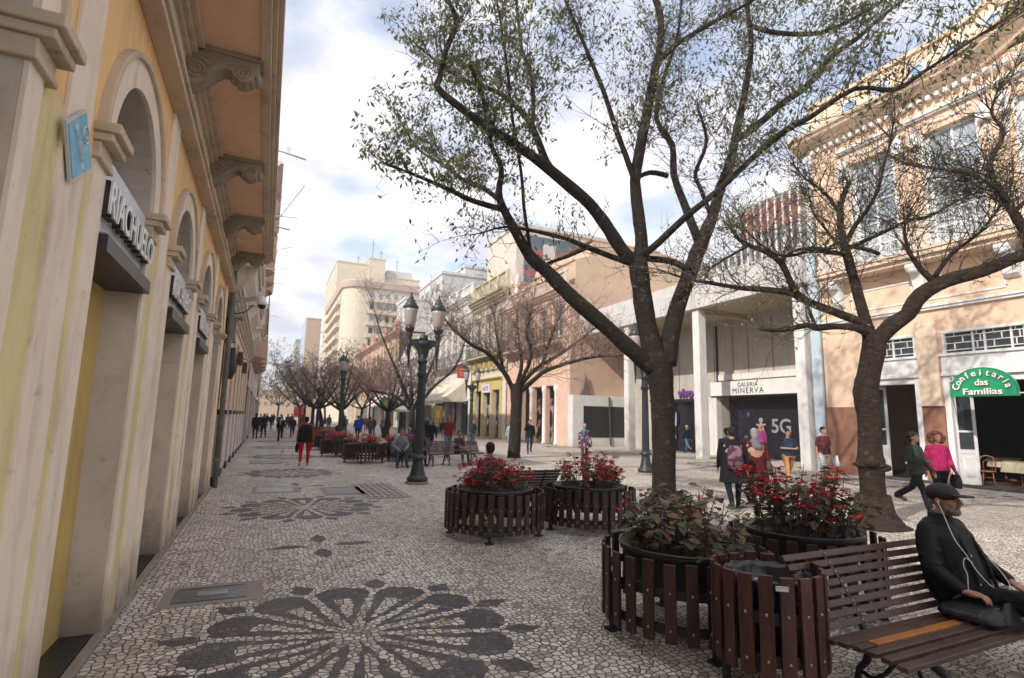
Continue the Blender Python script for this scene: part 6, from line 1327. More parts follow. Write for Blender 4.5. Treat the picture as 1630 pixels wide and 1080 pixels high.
T.finish('street_tree', 'mostly bare spreading tree with a knotted trunk, in front of the peach cafe building', (v.x, v.y, 0), bark_l, tw_m, [lime_leaf, dark_leaf, lime_leaf], TG)
# --- third tree (pink budded) in the middle distance
v = gnd(818, 729); D3 = (v-O_).dot(F_); T = Tree(13); L = {}; RF[0] = .85
def lm(k, pts, n=8): L[k] = T.limb(px_limb(pts, D3), n)
T.limb(px_limb([(818, 732, 15, 0), (818, 722, 12, 0), (820, 690, 11, 0), (822, 655, 10.5, 0), (822, 630, 11.5, 0), (822, 612, 11, 0)], D3), 14, .04)
RF[0] = .66
lm('l', [(818, 625, 6, 0), (807, 600, 6, -.2), (790, 578, 5.5, -.4), (775, 562, 5, -.7), (755, 552, 4, -1), (738, 540, 3.5, -1.2), (718, 520, 2.5, -1.5), (700, 500, 1.5, -1.8)])
lm('l2', [(816, 620, 4.5, 0), (802, 590, 4, .3), (794, 555, 3.5, .6), (790, 528, 3, .9), (785, 495, 2, 1.2)])
lm('m', [(822, 615, 5, 0), (830, 585, 4.5, .2), (828, 551, 3.5, .4), (822, 515, 2.5, .6), (826, 485, 1.5, .8)])
lm('m2', [(826, 612, 5, 0), (840, 585, 4.5, -.4), (845, 560, 4, -.8), (838, 530, 3, -1.1), (845, 500, 2, -1.4)])
lm('r', [(826, 618, 6, 0), (842, 598, 5.5, .3), (860, 583, 5, .6), (895, 562, 4, 1), (925, 540, 3, 1.4), (950, 520, 2, 1.8)])
lm('r2', [(830, 622, 6, 0), (850, 605, 5.5, -.3), (870, 590, 5, -.6), (916, 575, 4, -1), (951, 568, 3, -1.3), (990, 566, 2, -1.6)])
lm('r3', [(862, 582, 4, .6), (872, 555, 3.5, 1), (880, 530, 3, 1.5), (893, 500, 2, 2)])
for k in L: T.grow(L[k], .2, 60, 1.5, .018, 2, [1, 1, 1, 1, 0], .06, 2.0, .45)
T.finish('street_tree', 'bare branching tree with pink buds in front of the peach shop columns', (v.x, v.y, 0), barkm('mossy bark', (0.014, 0.010, 0.007), (0.05, 0.035, 0.025), .25), tw_p, [lime_leaf, pink_leaf], TG)
# --- fourth tree, sparse shoots behind the lamp post
D4 = 36.0; T = Tree(14); L = {}; RF[0] = .62
def lm(k, pts, n=7): L[k] = T.limb(px_limb(pts, D4), n)
vb = ond(656, 707, D4); T.limb(px_limb([(656, 708, 9, 0), (656, 690, 7.5, 0), (656, 665, 7, 0), (656, 648, 7, 0)], D4), 10)
lm('l', [(655, 652, 5, 0), (642, 617, 4, -.5), (627, 580, 3, -1), (612, 545, 2, -1.5), (600, 510, 1.2, -2), (592, 475, .7, -2)])
lm('l2', [(652, 652, 4, 0), (630, 632, 3.5, -.4), (605, 625, 2.5, -1), (585, 622, 1.8, -1.5)])
lm('m', [(656, 645, 4, 0), (655, 610, 3, .5), (650, 570, 2, 1), (640, 540, 1.4, 1.4)])
lm('r', [(660, 652, 4.5, 0), (692, 615, 3.6, .3), (719, 592, 3, .7), (735, 562, 2.2, 1), (742, 530, 1.3, 1.4)])
lm('r2', [(660, 648, 4, 0), (680, 600, 3, -.4), (695, 560, 2.2, -.8), (705, 525, 1.4, -1.1)])
for k in L: T.grow(L[k], .15, 38, 1.9, .022, 2, [0, 0, 1], .11, 1.3, .5)
T.finish('street_tree', 'slender upswept tree with sparse yellow green leaves directly behind the near lamp post', (vb.x, vb.y, 0), bark_l, tw_p, [leafm('olive leaf', [(0, (0.10, 0.11, 0.04)), (1, (0.2, 0.19, 0.07))]), pink_leaf], TG)
# --- procedural trees down the street
def wild_tree(x, y, H, R, seed, kinds, mats, label, tm, dens=1.2, lsz=.14, n0=7):
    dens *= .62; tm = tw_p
    T = Tree(seed); r = T.r; th = H*.32; lean = r.uniform(-.4, .4)
    T.limb([(x, y, 0, .26), (x+lean*.3, y, th*.5, .19), (x+lean, y+.1, th, .18)], 9)
    for k in range(n0):
        a = 2*PI*k/n0+r.uniform(-.4, .4); e = Vector((x+lean+math.cos(a)*R*r.uniform(.6, 1), y+math.sin(a)*R*r.uniform(.6, 1), H*r.uniform(.62, 1)))
        m = Vector((x+lean, y, th)).lerp(e, .45)+Vector((0, 0, -.2*H*r.random()*.5)); P = T.limb([(x+lean, y, th-.1, .11), (m.x, m.y, m.z, .07), (e.x, e.y, e.z, .02)], 6); T.grow(P, .2, 13, R*.42, .020, 2, kinds, lsz, dens, .3)
    return T.finish('street_tree', label, (x, y, 0), bark_l, tm, mats, TG)
far_mats = [dark_leaf, leafm('rosy twigs', [(0, (0.22, 0.10, 0.085)), (1, (0.34, 0.18, 0.14))]), green_leaf]
wild_tree(4.6, 50.5, 7.2, 4.2, 31, [0, 0, 2], far_mats, 'dark dense crowned tree at the left of the far row, above the crowd', tw_m, 2.2, .2)
wild_tree(5.6, 43.5, 6.6, 3.2, 32, [0, 1], far_mats, 'brown crowned tree just right of the third lamp', tw_m, 1.6, .17)
wild_tree(8.6, 42.5, 6.6, 4.0, 33, [1, 1, 0], far_mats, 'rosy brown crowned tree in the middle of the far row', tw_p, 1.5, .16)
wild_tree(4.6, 62, 8.2, 4.6, 34, [0, 0, 2], far_mats, 'second dark crowned tree deeper in the left far row', tw_m, 2.2, .24)
wild_tree(12.5, 55, 7.5, 4.2, 35, [1, 0], far_mats, 'far tree with reddish twigs before the cream facade', tw_p, 1.3, .2)
wild_tree(4.2, 78, 8.4, 5.0, 36, [0, 2], far_mats, 'deep far tree near the street end, left row', tw_m, 2.0, .3)
wild_tree(11.5, 74, 8.2, 5.0, 37, [0, 1], far_mats, 'deep far tree near the street end, right row', tw_m, 1.6, .28)
wild_tree(2.2, 120, 10.5, 6.5, 38, [2, 2, 0], far_mats, 'farthest green tree against the pale sky at the street end', tw_m, 2.4, .5)
wild_tree(9.5, 100, 9.5, 6.5, 39, [0, 1], far_mats, 'far brown tree below the orange slab tower', tw_m, 2.0, .42)
# ================================================================ PEOPLE
def skinm(name, col): 
    m, t, b = nmat(name); n = noise(t, coord(t), 22, 4); t.links.new(ramp(t, n, [(0.3, tuple(x*.85 for x in col)), (0.7, tuple(x*1.1 for x in col))]), b.inputs['Base Color']); b.inputs['Roughness'].default_value = .55; b.inputs['Subsurface Weight'].default_value = .08; b.inputs['Subsurface Radius'].default_value = (.02, .01, .006); return m
SK = [skinm('light skin', (0.42, 0.24, 0.17)), skinm('tan skin', (0.30, 0.155, 0.10)), skinm('brown skin', (0.17, 0.085, 0.055))]
_cl = {}
def cloth(col, pat=None):
    k = (tuple(col), pat)
    if k in _cl: return _cl[k]
    m, t, b = nmat('cloth'); c = coord(t); n = noise(t, c, 7, 4); base = ramp(t, n, [(0.3, tuple(x*.72 for x in col)), (0.7, tuple(x*1.15 for x in col))])
    if pat:
        v = t.nodes.new('ShaderNodeTexVoronoi'); v.inputs['Scale'].default_value = 14; t.links.new(c, v.inputs['Vector']); s = t.nodes.new('ShaderNodeSeparateColor'); t.links.new(v.outputs['Color'], s.inputs[0])
        base = mixc(t, ramp(t, s.outputs[0], [(.6, 0), (.62, 1)]), base, pat[0]); base = mixc(t, ramp(t, s.outputs[1], [(.75, 0), (.77, 1)]), base, pat[1])
    t.links.new(base, b.inputs['Base Color']); b.inputs['Roughness'].default_value = .85; b.inputs['Specular IOR Level'].default_value = .2
    bump(t, b, noise(t, coord(t, 'Object', (1, 1, .45)), 8, 5, .62), 1.0, .05); _cl[k] = m; return m
BLK = (0.010, 0.010, 0.011); HAIR = M((0.010, 0.008, 0.007), 0.9, 0.4, 30, 0, .6); HG = M((0.22, 0.21, 0.20), 0.7, 0.3, 30, 0, .6); HB = M((0.04, 0.022, 0.014), 0.6, 0.4, 30, 0, .6); HR = M((0.09, 0.022, 0.012), 0.65, 0.5, 25, 0, .8)
EYE = M((0.01, 0.008, 0.008), 0.2, 0.1)
def cap_(mb, a, b, ra, rb, n=10):
    a, b = Vector(a), Vector(b); mb.tube([a, a.lerp(b, .5), b], [ra, (ra+rb)/2, rb], n); mb.ell(a, ra, n, 6); mb.ell(b, rb, n, 6)
def hand(mb, w, d, side, h, near, curl=.5):
    """palm at wrist w, pointing d; side: vector towards the thumb"""
    s = h/1.7; w = Vector(w); d = Vector(d).normalized(); th = Vector(side); th = (th-d*th.dot(d)).normalized(); nn = d.cross(th).normalized()
    pc = w+d*.045*s
    for i in range(4): mb.tube([w+th*(.022-.013*i)*s, pc+th*(.030-.02*i)*s+d*.03*s], [.014*s, .0135*s], 8)
    mb.ell(pc, (.03*s, .03*s, .03*s), 8, 6)
    L = (.068, .076, .070, .056)
    for i in range(4):
        b = pc+d*.035*s+th*(.030-.02*i)*s; k1 = b+(d*math.cos(curl*.5)+nn*math.sin(curl*.5))*L[i]*.5*s; k2 = k1+(d*math.cos(curl*1.5)+nn*math.sin(curl*1.5))*L[i]*.5*s; mb.tube([b-d*.01*s, k1, k2], [.0105*s, .0095*s, .008*s], 7); mb.ell(k2, .008*s, 6, 4)
    b = w+th*.028*s+d*.015*s; k1 = b+(th*.8+d*.6+nn*.3).normalized()*.035*s; k2 = k1+(d*.9+th*.1+nn*.35).normalized()*.03*s; mb.tube([w+th*.01*s, b, k1, k2], [.014*s, .0135*s, .012*s, .009*s], 7)
def person(label, x, y, head_, h=1.68, pose='walk', top=(BLK, None), sleeve='long', hem=.50, legs=(BLK, None), bottom='trousers', hair=HAIR, hs='short', skin=1, shoe=BLK, wid=1.0, amp=24, arms=None, hz=0.0, near=False, extras=None, lean=0.0, seat=.45, coat=None, turn=0):
    hx, hy = head_; t = thing('person', label, 'person', (x, y, hz), math.atan2(-hx, hy)); s = h; vox = .011 if near else (.016 if math.hypot(x, y) < 26 else .026)
    body = MB(); tp = MB(); lg = MB(); sh = MB(); hr = MB()
    V = lambda a, b, c: Vector((a*s, b*s, c*s))
    hipz = .525 if pose != 'sit' else (seat+.075)/s
    hip = {-1: V(-.055*wid, 0, hipz), 1: V(.055*wid, 0, hipz)}; kn = {}; an = {}; toe = {}
    for sd in (-1, 1):
        if pose == 'sit':
            sp = .10 if sd < 0 else .12; kn[sd] = hip[sd]+V(.04*sd*2*0+sd*.035, .25, .01); an[sd] = Vector((kn[sd].x+sd*.01*s, kn[sd].y+(.02 if sd < 0 else .05)*s, .05*s))
        else:
            a = rad(amp*(1 if sd > 0 else -1)); kb = rad(8 if sd > 0 else amp*1.25+4) if pose == 'walk' else 0
            if pose == 'stand': a = rad(3*sd)
            kn[sd] = hip[sd]+V(0, .245*math.sin(a), -.245*math.cos(a)); an[sd] = kn[sd]+V(0, .24*math.sin(a-kb), -.24*math.cos(a-kb))
    dz = 0
    if pose != 'sit':
        dz = .042*s-min(an[-1].z, an[1].z)
        for dct in (hip, kn, an):
            for sd in (-1, 1): dct[sd] = dct[sd]+Vector((0, 0, dz))
    for sd in (-1, 1):
        lift = an[sd].z-.042*s; toe[sd] = an[sd]+V(sd*.01, .095, -.018)-Vector((0, 0, min(lift*.9, .05)))
    pz = hip[1].z; lv = math.tan(lean); U = lambda a, b, c: Vector((a*s, b*s+(c*s)*lv, pz+c*s))   # torso frame above the pelvis
    sho = {sd: U(.107*sd*wid**.5, -.005, .268) for sd in (-1, 1)}
    neck = U(0, 0, .315); hd = U(0, .012+.02*lean, .405)
    # torso
    def torso(mb, g=0.0, lo=-.03, w=wid):
        rg = [(lo, .088*w+g, .066*w+g), (.03, .092*w+g, .068*w**1.3+g), (.10, .083*w+g, .062*w**1.6+g), (.18, .094*w**.8+g, .066*w+g), (.25, .100*w**.6+g, .062+g), (.29, .080+g, .048+g), (.315, .040+g, .036+g)]
        mb.loft([(U(0, 0, z), rx*s, ry*s, .85) for z, rx, ry in rg], 18)
    torso(body); cap_(body, U(0, -.005, .29), U(0, .005, .36), .034*s, .031*s)
    for sd in (-1, 1):
        cap_(body, hip[sd], kn[sd], .047*s*wid**.7, .031*s); cap_(body, kn[sd], an[sd], .031*s, .019*s); cap_(body, an[sd], toe[sd], .02*s, .014*s)
    # head
    Rz = Matrix.Rotation(turn, 3, 'Z'); hh = lambda a, b, c: hd+Rz @ V(a*1.08, b*1.08, c*1.08)
    body.ell(hh(0, -.004, .012), (.047*s, .057*s, .054*s), 14, 10, Rz); body.ell(hh(0, .012, -.020), (.037*s, .041*s, .048*s), 12, 8, Rz); body.ell(hh(0, .024, -.046), (.020*s, .018*s, .016*s), 10, 6)
    body.tube([hh(0, .044, .010), hh(0, .056, -.010), hh(0, .050, -.016)], [.006*s, .0095*s, .006*s], 7)
    for sd in (-1, 1): body.ell(hh(sd*.043, -.004, -.003), (.007*s, .012*s, .018*s), 8, 6)
    body.tube([hh(-.014, .044, -.030), hh(0, .049, -.029), hh(.014, .044, -.030)], [.003*s, .005*s, .003*s], 6)
    # arms
    ar = arms or {}
    wr = {}
    for sd in (-1, 1):
        S = sho[sd]
        if sd in ar: e, w = [U(*q) for q in ar[sd]]
        else:
            sw = rad(-amp*.7*sd) if pose == 'walk' else rad(2); e = S+V(.022*sd, .17*math.sin(sw)-.01, -.17*math.cos(sw)); w = e+V(.006*sd, .145*math.sin(sw+.28), -.145*math.cos(sw+.28))
        wr[sd] = (e, w); cap_(body, S, e, .026*s, .021*s); cap_(body, e, w, .021*s, .015*s); hand(body, w, w-e, Vector((0, 1, 0)) if abs((w-e).normalized().y) < .8 else Vector((-sd, 0, .4)), h, near)
        g = .008; 
        if sleeve == 'long': cap_(tp, S, e, (.026+g)*s, (.025+g*.6)*s); cap_(tp, e, e.lerp(w, .93), (.027+g*.6)*s, .022*s)
        elif sleeve == 'short': cap_(tp, S, S.lerp(e, .68), (.027+g)*s, (.027+g)*s)
        else: tp.ell(S, (.034*s, .036*s, .036*s))
    lo = -.075 if hem < .5 else -.03
    if coat:   # long coat or loose top: flared hem
        tp.loft([(U(0, 0, coat), (.118*wid)*s, (.098*wid)*s, .85), (U(0, 0, coat*.5), .108*wid*s, .088*wid*s, .85), (U(0, 0, 0), .102*wid*s, .082*wid*s, .85), (U(0, 0, .1), .096*wid*s, .076*wid*s, .85), (U(0, 0, .2), .106*wid**.7*s, .078*s, .85), (U(0, 0, .27), .10*s, .066*s, .85), (U(0, 0, .30), .07*s, .05*s), (U(0, 0, .325), .044*s, .040*s)], 18)
    else: torso(tp, .010, lo)
    remeshed('body', body, SK[skin], t, vox)
    remeshed('top' if not coat else 'coat', tp, cloth(*top), t, vox)
    if bottom == 'skirt':
        lg.loft([(Vector((0, 0, .10*s)), .12*s, .11*s), (Vector((0, 0, .3*s)), .105*s, .095*s), (U(0, 0, .02), .095*wid*s, .074*wid*s), (U(0, 0, .08), .088*s, .07*s)], 16)
    else:
        lg.loft([(U(0, 0, -.05), .094*wid*s, .072*wid*s, .85), (U(0, 0, .03), .098*wid*s, .076*wid*s, .85), (U(0, 0, .06), .092*wid*s, .070*wid*s, .85)], 16)
        fl_ = 1.0 if bottom == 'trousers' else 1.45
        for sd in (-1, 1): cap_(lg, hip[sd]+(V(0, .03, -.0) if pose == 'sit' else V(0, 0, -.02)), kn[sd], .057*s*wid**.7, .040*s); cap_(lg, kn[sd], an[sd].lerp(kn[sd], .06), .039*s, .029*s*fl_)
    remeshed('trousers' if bottom != 'skirt' else 'skirt', lg, cloth(*legs), t, vox)
    for sd in (-1, 1):
        f = MB(); f.tube([an[sd]+V(0, -.028, -.018), an[sd]+V(0, .0, -.012), an[sd]+V(0, .04, -.016), toe[sd]+V(0, .0, 0), toe[sd]+V(0, .022, -.004)], [.019*s, .027*s, .025*s, .023*s, .011*s], 10); f.ell(an[sd], .024*s)
        f.build('shoe', M(shoe, .5, .2, 8), t, True, world=False)
    for sd in (-1, 1): ey = MB(); ey.ell(hh(sd*.016, .044, .010), (.0045*s, .003*s, .003*s), 6, 4); ey.tube([hh(sd*.008, .049, .020), hh(sd*.018, .048, .022), hh(sd*.026, .042, .019)], .0018*s, 4); ey.build('eye', EYE, t, world=False)
    # hair
    hr.ell(hh(0, -.010, .022), (.051*s, .058*s, .051*s), 14, 10, Rz); hr.ell(hh(0, -.024, .004), (.047*s, .044*s, .054*s), 12, 8, Rz)
    if hs == 'long': hr.loft([(hh(0, -.036, -.075), .034*s, .018*s), (hh(0, -.036, -.04), .044*s, .026*s), (hh(0, -.028, 0), .047*s, .036*s), (hh(0, -.02, .03), .04*s, .035*s)], 14)
    if hs == 'bun': hr.ell(hh(0, -.062, .025), (.024*s, .022*s, .024*s))
    if hs == 'tail': hr.tube([hh(0, -.055, .015), hh(0, -.075, -.02), hh(0, -.07, -.08)], [.018*s, .02*s, .008*s], 8)
    if hs == 'curly':
        r = random.Random(int(x*97+y*13))
        for k in range(46):
            a = r.uniform(0, 2*PI); e = r.uniform(-.5, 1.4); rr_ = .058; p = Vector((math.cos(a)*math.cos(e)*rr_*1.05, math.sin(a)*math.cos(e)*rr_*.9-.018, math.sin(e)*rr_*.95+.010))
            if p.y > .018 and p.z < .035: continue
            hr.ell(hh(*p), (.019*s, .019*s, .019*s), 7, 5)
    if hs == 'afro':
        r = random.Random(5)
        for k in range(60):
            a = r.uniform(0, 2*PI); e = r.uniform(-.9, 1.5); rr_ = .078; p = Vector((math.cos(a)*math.cos(e)*rr_*1.1, math.sin(a)*math.cos(e)*rr_*.8-.02, math.sin(e)*rr_*.85-.002))
            if p.y > .012 and p.z < .04: continue
            hr.ell(hh(*p), (.026*s, .026*s, .026*s), 7, 5)
        for sd in (-1, 1): hr.loft([(hh(sd*.058, -.012, -.075), .02*s, .03*s), (hh(sd*.062, -.01, -.03), .03*s, .04*s), (hh(sd*.05, -.01, .02), .03*s, .04*s)], 8)
    remeshed('hair', hr, hair, t, vox*.75, 1)
    for ex in (extras or []):
        k = ex[0]; m = MB()
        if k == 'bag': p = wr[ex[1]][1]; m.loft([(p+Vector((0, 0, -.36)), .045, .14, .5), (p+Vector((0, 0, -.2)), .06, .15, .5), (p+Vector((0, 0, -.07)), .03, .12, .5)], 14); m.tube([p+Vector((0, -.1, -.08)), p+Vector((0, -.06, .0)), p+Vector((0, .06, 0)), p+Vector((0, .1, -.08))], .008, 6); nm, mt = 'handbag', cloth(ex[2])
        elif k == 'shoulderbag': p = U(.15*ex[1], -.02, -.02); m.loft([(p+Vector((0, 0, -.16)), .05, .14, .5), (p+Vector((0, 0, 0)), .065, .15, .5), (p+Vector((0, 0, .12)), .04, .12, .5)], 14); m.tube([p+Vector((0, -.1, .1)), sho[ex[1]]+V(0, -.02, .035), sho[ex[1]]+V(0, .03, .03), p+Vector((0, .1, .1))], .01, 6); nm, mt = 'shoulder_bag', cloth(ex[2])
        elif k == 'backpack': m.loft([(U(0, -.125, -.02), .085*s, .045*s, .6), (U(0, -.135, .08), .092*s, .055*s, .6), (U(0, -.125, .2), .082*s, .045*s, .6), (U(0, -.105, .25), .05*s, .025*s, .6)], 16); nm, mt = 'backpack', cloth(ex[2], ex[3] if len(ex) > 3 else None)
        elif k == 'scarf': m.loft([(U(0, .012, .265), .07*s, .06*s), (U(0, .01, .30), .062*s, .056*s), (U(0, .008, .335), .048*s, .048*s)], 14); m.tube([U(.03, .06, .28), U(.035, .085, .2), U(.03, .08, .12)], [.022*s, .026*s, .018*s], 8); nm, mt = 'scarf', cloth(ex[2])
        elif k == 'shawl': m.loft([(U(.03, -.07, .19), .05*s, .03*s), (U(.02, -.05, .24), .075*s, .05*s), (U(0, -.01, .29), .07*s, .055*s), (U(0, 0, .33), .05*s, .045*s)], 14); nm, mt = 'shawl', cloth(ex[2])
        elif k == 'paper': p = wr[ex[1]][1]+Vector((0, .02, -.1)); m.obox(p+Vector((0, .06, -.08)), (.012, .02, .0), (0, .10, .03), (0, -.03, .15)); nm, mt = 'papers', M((0.62, 0.64, 0.70), .6, .05)
        elif k == 'vest': torso(m, .02, -.04); nm, mt = 'vest', cloth(ex[2])
        elif k == 'belt': m.loft([(U(0, 0, .02), .10*s*wid, .078*s*wid, .85), (U(0, 0, .045), .10*s*wid, .078*s*wid, .85)], 16, False); nm, mt = 'belt', cloth(ex[2])
        elif k == 'phone': p = wr[ex[1]][1]+Vector((.03, .07, .02)); m.obox(p, (.035, 0, 0), (0, .006, .004), (0, -.03, .06)); nm, mt = 'phone', M((0.02, .02, .02), .2)
        m.build(nm, mt, t, True, world=False)
    return t
R_DIR = (0, -1); AWAY = (0, 1)
JE = (0.06, 0.10, 0.17)
person('woman walking away in bright red trousers, dark vest and rust coloured sleeves', 1.30, 19.9, (.05, 1), 1.66, 'walk', ((0.24, 0.06, 0.03),), legs=((0.42, 0.012, 0.02),), shoe=(0.4, 0.3, 0.25), hs='bun', extras=[('vest', 1, BLK), ('bag', -1, BLK)], wid=1.3, amp=14, near=True)
person('walker in black with open coat and mint top coming down the street', .93, 37, (0, -1), 1.68, 'walk', (BLK,), coat=-.12, bottom='wide', hair=HB, skin=0, extras=[('scarf', 1, (0.25, 0.42, 0.36))])
person('grey haired walker in black just behind the one with the mint top', 1.85, 42.5, (0, -1), 1.62, 'walk', (BLK,), coat=-.1, hair=HG, skin=0)
person('person in black carrying a lilac bag beside the left wall', -.55, 41, (.2, 1), 1.72, 'stand', (BLK,), coat=-.1, extras=[('bag', 1, (0.42, 0.22, 0.36))], hair=HAIR, hs='long')
person('person in dark dress next to the one with the lilac bag', -.05, 42.2, (-.3, -1), 1.68, 'walk', ((0.02, 0.02, 0.035),), sleeve='short', legs=((0.02, 0.02, 0.035),), amp=10)
AS = {-1: ((-.15, .05, .13), (-.06, .21, .05)), 1: ((.15, .05, .13), (.06, .21, .05))}
person('seated man in grey blue shirt and jeans leaning forward on the far bench', 4.35, 19.12, (0, -1), 1.72, 'sit', ((0.20, 0.23, 0.26),), legs=((0.035, 0.055, 0.09),), hs='short', arms=AS, lean=.35, seat=.43, near=True, skin=1, hair=HB)
person('seated person in dark clothes with head down beside the man in the grey blue shirt', 5.05, 19.35, (.1, -1), 1.62, 'sit', ((0.03, 0.03, 0.035),), legs=((0.02, 0.02, 0.03),), arms=AS, lean=.3, seat=.43, skin=1)
person('seated woman in patterned dress stretching a leg at the far bench end', 6.55, 19.3, (.45, -1), 1.60, 'sit', ((0.05, 0.035, 0.04), ((0.25, 0.18, 0.2), (0.1, 0.03, 0.05))), legs=((0.05, 0.04, 0.045), ((0.22, 0.17, 0.19), (0.1, 0.05, 0.07))), arms={-1: ((-.13, .06, .14), (-.02, .12, .33)), 1: ((.14, .08, .13), (.05, .2, .08))}, lean=.1, seat=.43, near=True, hair=HB)
person('man in maroon t-shirt and blue jeans striding towards the camera', 7.4, 23.15, (-.05, -1), 1.85, 'walk', ((0.16, 0.02, 0.025),), sleeve='short', legs=((0.10, 0.20, 0.32),), shoe=(0.1, 0.08, 0.07), hair=HR, near=True, amp=14)
person('woman in black top walking beside the man in maroon t-shirt', 7.0, 24.6, (0, -1), 1.70, 'walk', (BLK,), legs=(BLK,), hair=HB, skin=0, hs='long')
person('person in bright blue jacket seen from behind among the far planters', 5.9, 39, (0, 1), 1.75, 'walk', ((0.01, 0.05, 0.42),), legs=(BLK,), hair=HB, wid=1.15)
person('navy dressed woman by the lamp at the yellow shop frame', 12.75, 34.5, (.4, -1), 1.65, 'walk', ((0.02, 0.03, 0.06),), coat=-.08, legs=((0.03, 0.05, 0.12),), hair=HR, hs='long')
person('man in black top and jeans lifting a hand to his face beside the third tree', 12.3, 25.0, (-.35, -1), 1.72, 'walk', (BLK,), legs=((0.02, 0.05, 0.09),), skin=0, hair=HB, arms={1: ((.15, .06, .17), (.02, .12, .34))}, amp=16, near=True, wid=1.1)
person('person in light top half hidden by the third tree trunk', 11.65, 25.9, (-.2, -1), 1.66, 'walk', ((0.3, 0.34, 0.34),), legs=((0.15, 0.25, 0.35),))
person('grey haired woman in colourful patterned coat with a teal scarf', 12.1, 19.45, (-.35, -1), 1.60, 'walk', ((0.10, 0.045, 0.05), ((0.32, 0.25, 0.24), (0.07, 0.03, 0.16))), coat=-.14, legs=((0.06, 0.04, 0.06),), hair=HG, skin=1, extras=[('scarf', 1, (0.03, 0.20, 0.24)), ('shoulderbag', -1, BLK)], wid=1.15, amp=13, near=True)
person('person sitting on the middle-distance bench with back to the camera, only head and shoulders showing', 3.72, 9.15, (0, 1), 1.66, 'sit', ((0.10, 0.055, 0.05),), legs=(BLK,), seat=.45, near=True, hair=HAIR)
person('woman in black coat with a flowered backpack, walking away near the big trunk', 8.85, 8.5, (.55, .85), 1.70, 'walk', (BLK,), coat=-.19, legs=(BLK,), hair=HAIR, extras=[('backpack', 1, (0.07, 0.03, 0.05), ((0.22, 0.12, 0.16), (0.16, 0.10, 0.12)))], near=True, wid=1.38, amp=18)
person('grey haired woman in dark red coat beside the one with the backpack', 10.0, 8.95, (.6, .8), 1.66, 'walk', ((0.075, 0.008, 0.010),), coat=-.22, legs=((0.03, 0.03, 0.04),), hair=HG, hs='long', extras=[('shawl', 1, (0.15, 0.14, 0.14)), ('shoulderbag', 1, (0.07, 0.05, 0.06))], near=True, wid=1.42, amp=14)
person('dark dressed person partly behind the couple walking to the gallery', 11.9, 11.6, (.5, .85), 1.66, 'walk', ((0.03, 0.05, 0.09),), hair=HAIR, near=False)
person('orange haired person in magenta top by the dark advert board', 21.2, 18.6, (.8, .5), 1.70, 'stand', ((0.25, 0.04, 0.17),), legs=((0.4, 0.4, 0.4),), hair=M((0.42, 0.17, 0.04), .6), skin=0)
person('stout man in blue t-shirt and tan trousers clasping his hands', 14.7, 11.9, (-.25, -1), 1.60, 'walk', ((0.030, 0.045, 0.085),), sleeve='short', legs=((0.50, 0.25, 0.10),), wid=1.32, near=True, amp=13, hair=HAIR, skin=0, arms={-1: ((-.17, .03, .12), (-.05, .17, .12)), 1: ((.17, .03, .12), (.05, .17, .12))}, turn=-.3)
person('man in maroon t-shirt and white trousers carrying papers by the brown dado', 15.9, 11.6, (-.1, -1), 1.70, 'walk', ((0.12, 0.03, 0.04), ((0.08, 0.02, 0.03), (0.16, 0.05, 0.06))), sleeve='short', legs=((0.50, 0.47, 0.48),), wid=1.15, near=True, amp=10, hair=HAIR, skin=0, extras=[('paper', -1)])
person('curly haired woman in dark green jacket and black flared trousers', 12.9, 7.3, (-.05, -1), 1.68, 'walk', ((0.03, 0.042, 0.032),), coat=-.05, legs=(BLK,), bottom='wide', hair=HAIR, hs='curly', skin=2, near=True, amp=24, arms={1: ((.14, .0, .13), (.04, .15, .12))})
person('red haired woman in bright pink sweater and black skirt walking arm in arm', 13.75, 7.3, (-.62, -1), 1.66, 'walk', ((0.36, 0.016, 0.095),), legs=(BLK,), bottom='trousers', hair=HR, hs='afro', skin=1, near=True, amp=16, coat=None, extras=[('bag', -1, BLK), ('belt', 1, BLK)], wid=1.12)
person('person in jeans walking behind the middle gallery column', 22.0, 24.4, (.1, 1), 1.62, 'walk', ((0.02, 0.02, 0.02),), legs=((0.08, 0.16, 0.3),), hair=M((0.4, 0.3, 0.1), .6), skin=1)
CR = [(7.6, 44, (0.10, 0.10, 0.12), 0), (8.0, 45, (0.14, 0.03, 0.04), 1), (8.5, 43.5, (0.25, 0.2, 0.22), 0), (9.3, 45.5, (0.03, 0.03, 0.04), 1), (10.3, 39.5, (0.40, 0.36, 0.30), 1), (11.2, 40.5, (0.02, 0.02, 0.02), 0), (12.3, 44.5, (0.4, 0.42, 0.4), 0), (13.1, 46, (0.03, 0.04, 0.06), 1), (14.2, 48, (0.3, 0.3, 0.32), 0), (3.3, 57, (0.3, 0.03, 0.04), 0), (1.4, 58, (0.02, 0.02, 0.03), 1), (.6, 64, (0.02, 0.02, 0.02), 0), (-.1, 66, (0.03, 0.02, 0.02), 1), (2.2, 63, (0.05, 0.05, 0.06), 0), (2.9, 70, (0.2, 0.05, 0.05), 1), (.2, 74, (0.02, 0.02, 0.02), 0), (7.0, 54, (0.2, 0.15, 0.12), 1), (8.8, 56, (0.04, 0.05, 0.1), 0), (9.9, 60, (0.25, 0.1, 0.08), 1), (6.1, 60, (0.1, 0.1, 0.1), 0), (-.4, 56, (0.02, 0.02, 0.02), 0), (1.0, 80, (0.03, 0.03, 0.03), 1), (4.4, 36.8, (0.02, 0.02, 0.02), 2), (5.6, 22.9, (0.03, 0.10, 0.3), 2)]
NMC = {(0.10,0.10,0.12): 'charcoal', (0.14,0.03,0.04): 'dark red', (0.25,0.2,0.22): 'mauve grey', (0.03,0.03,0.04): 'black', (0.40,0.36,0.30): 'beige coat'}
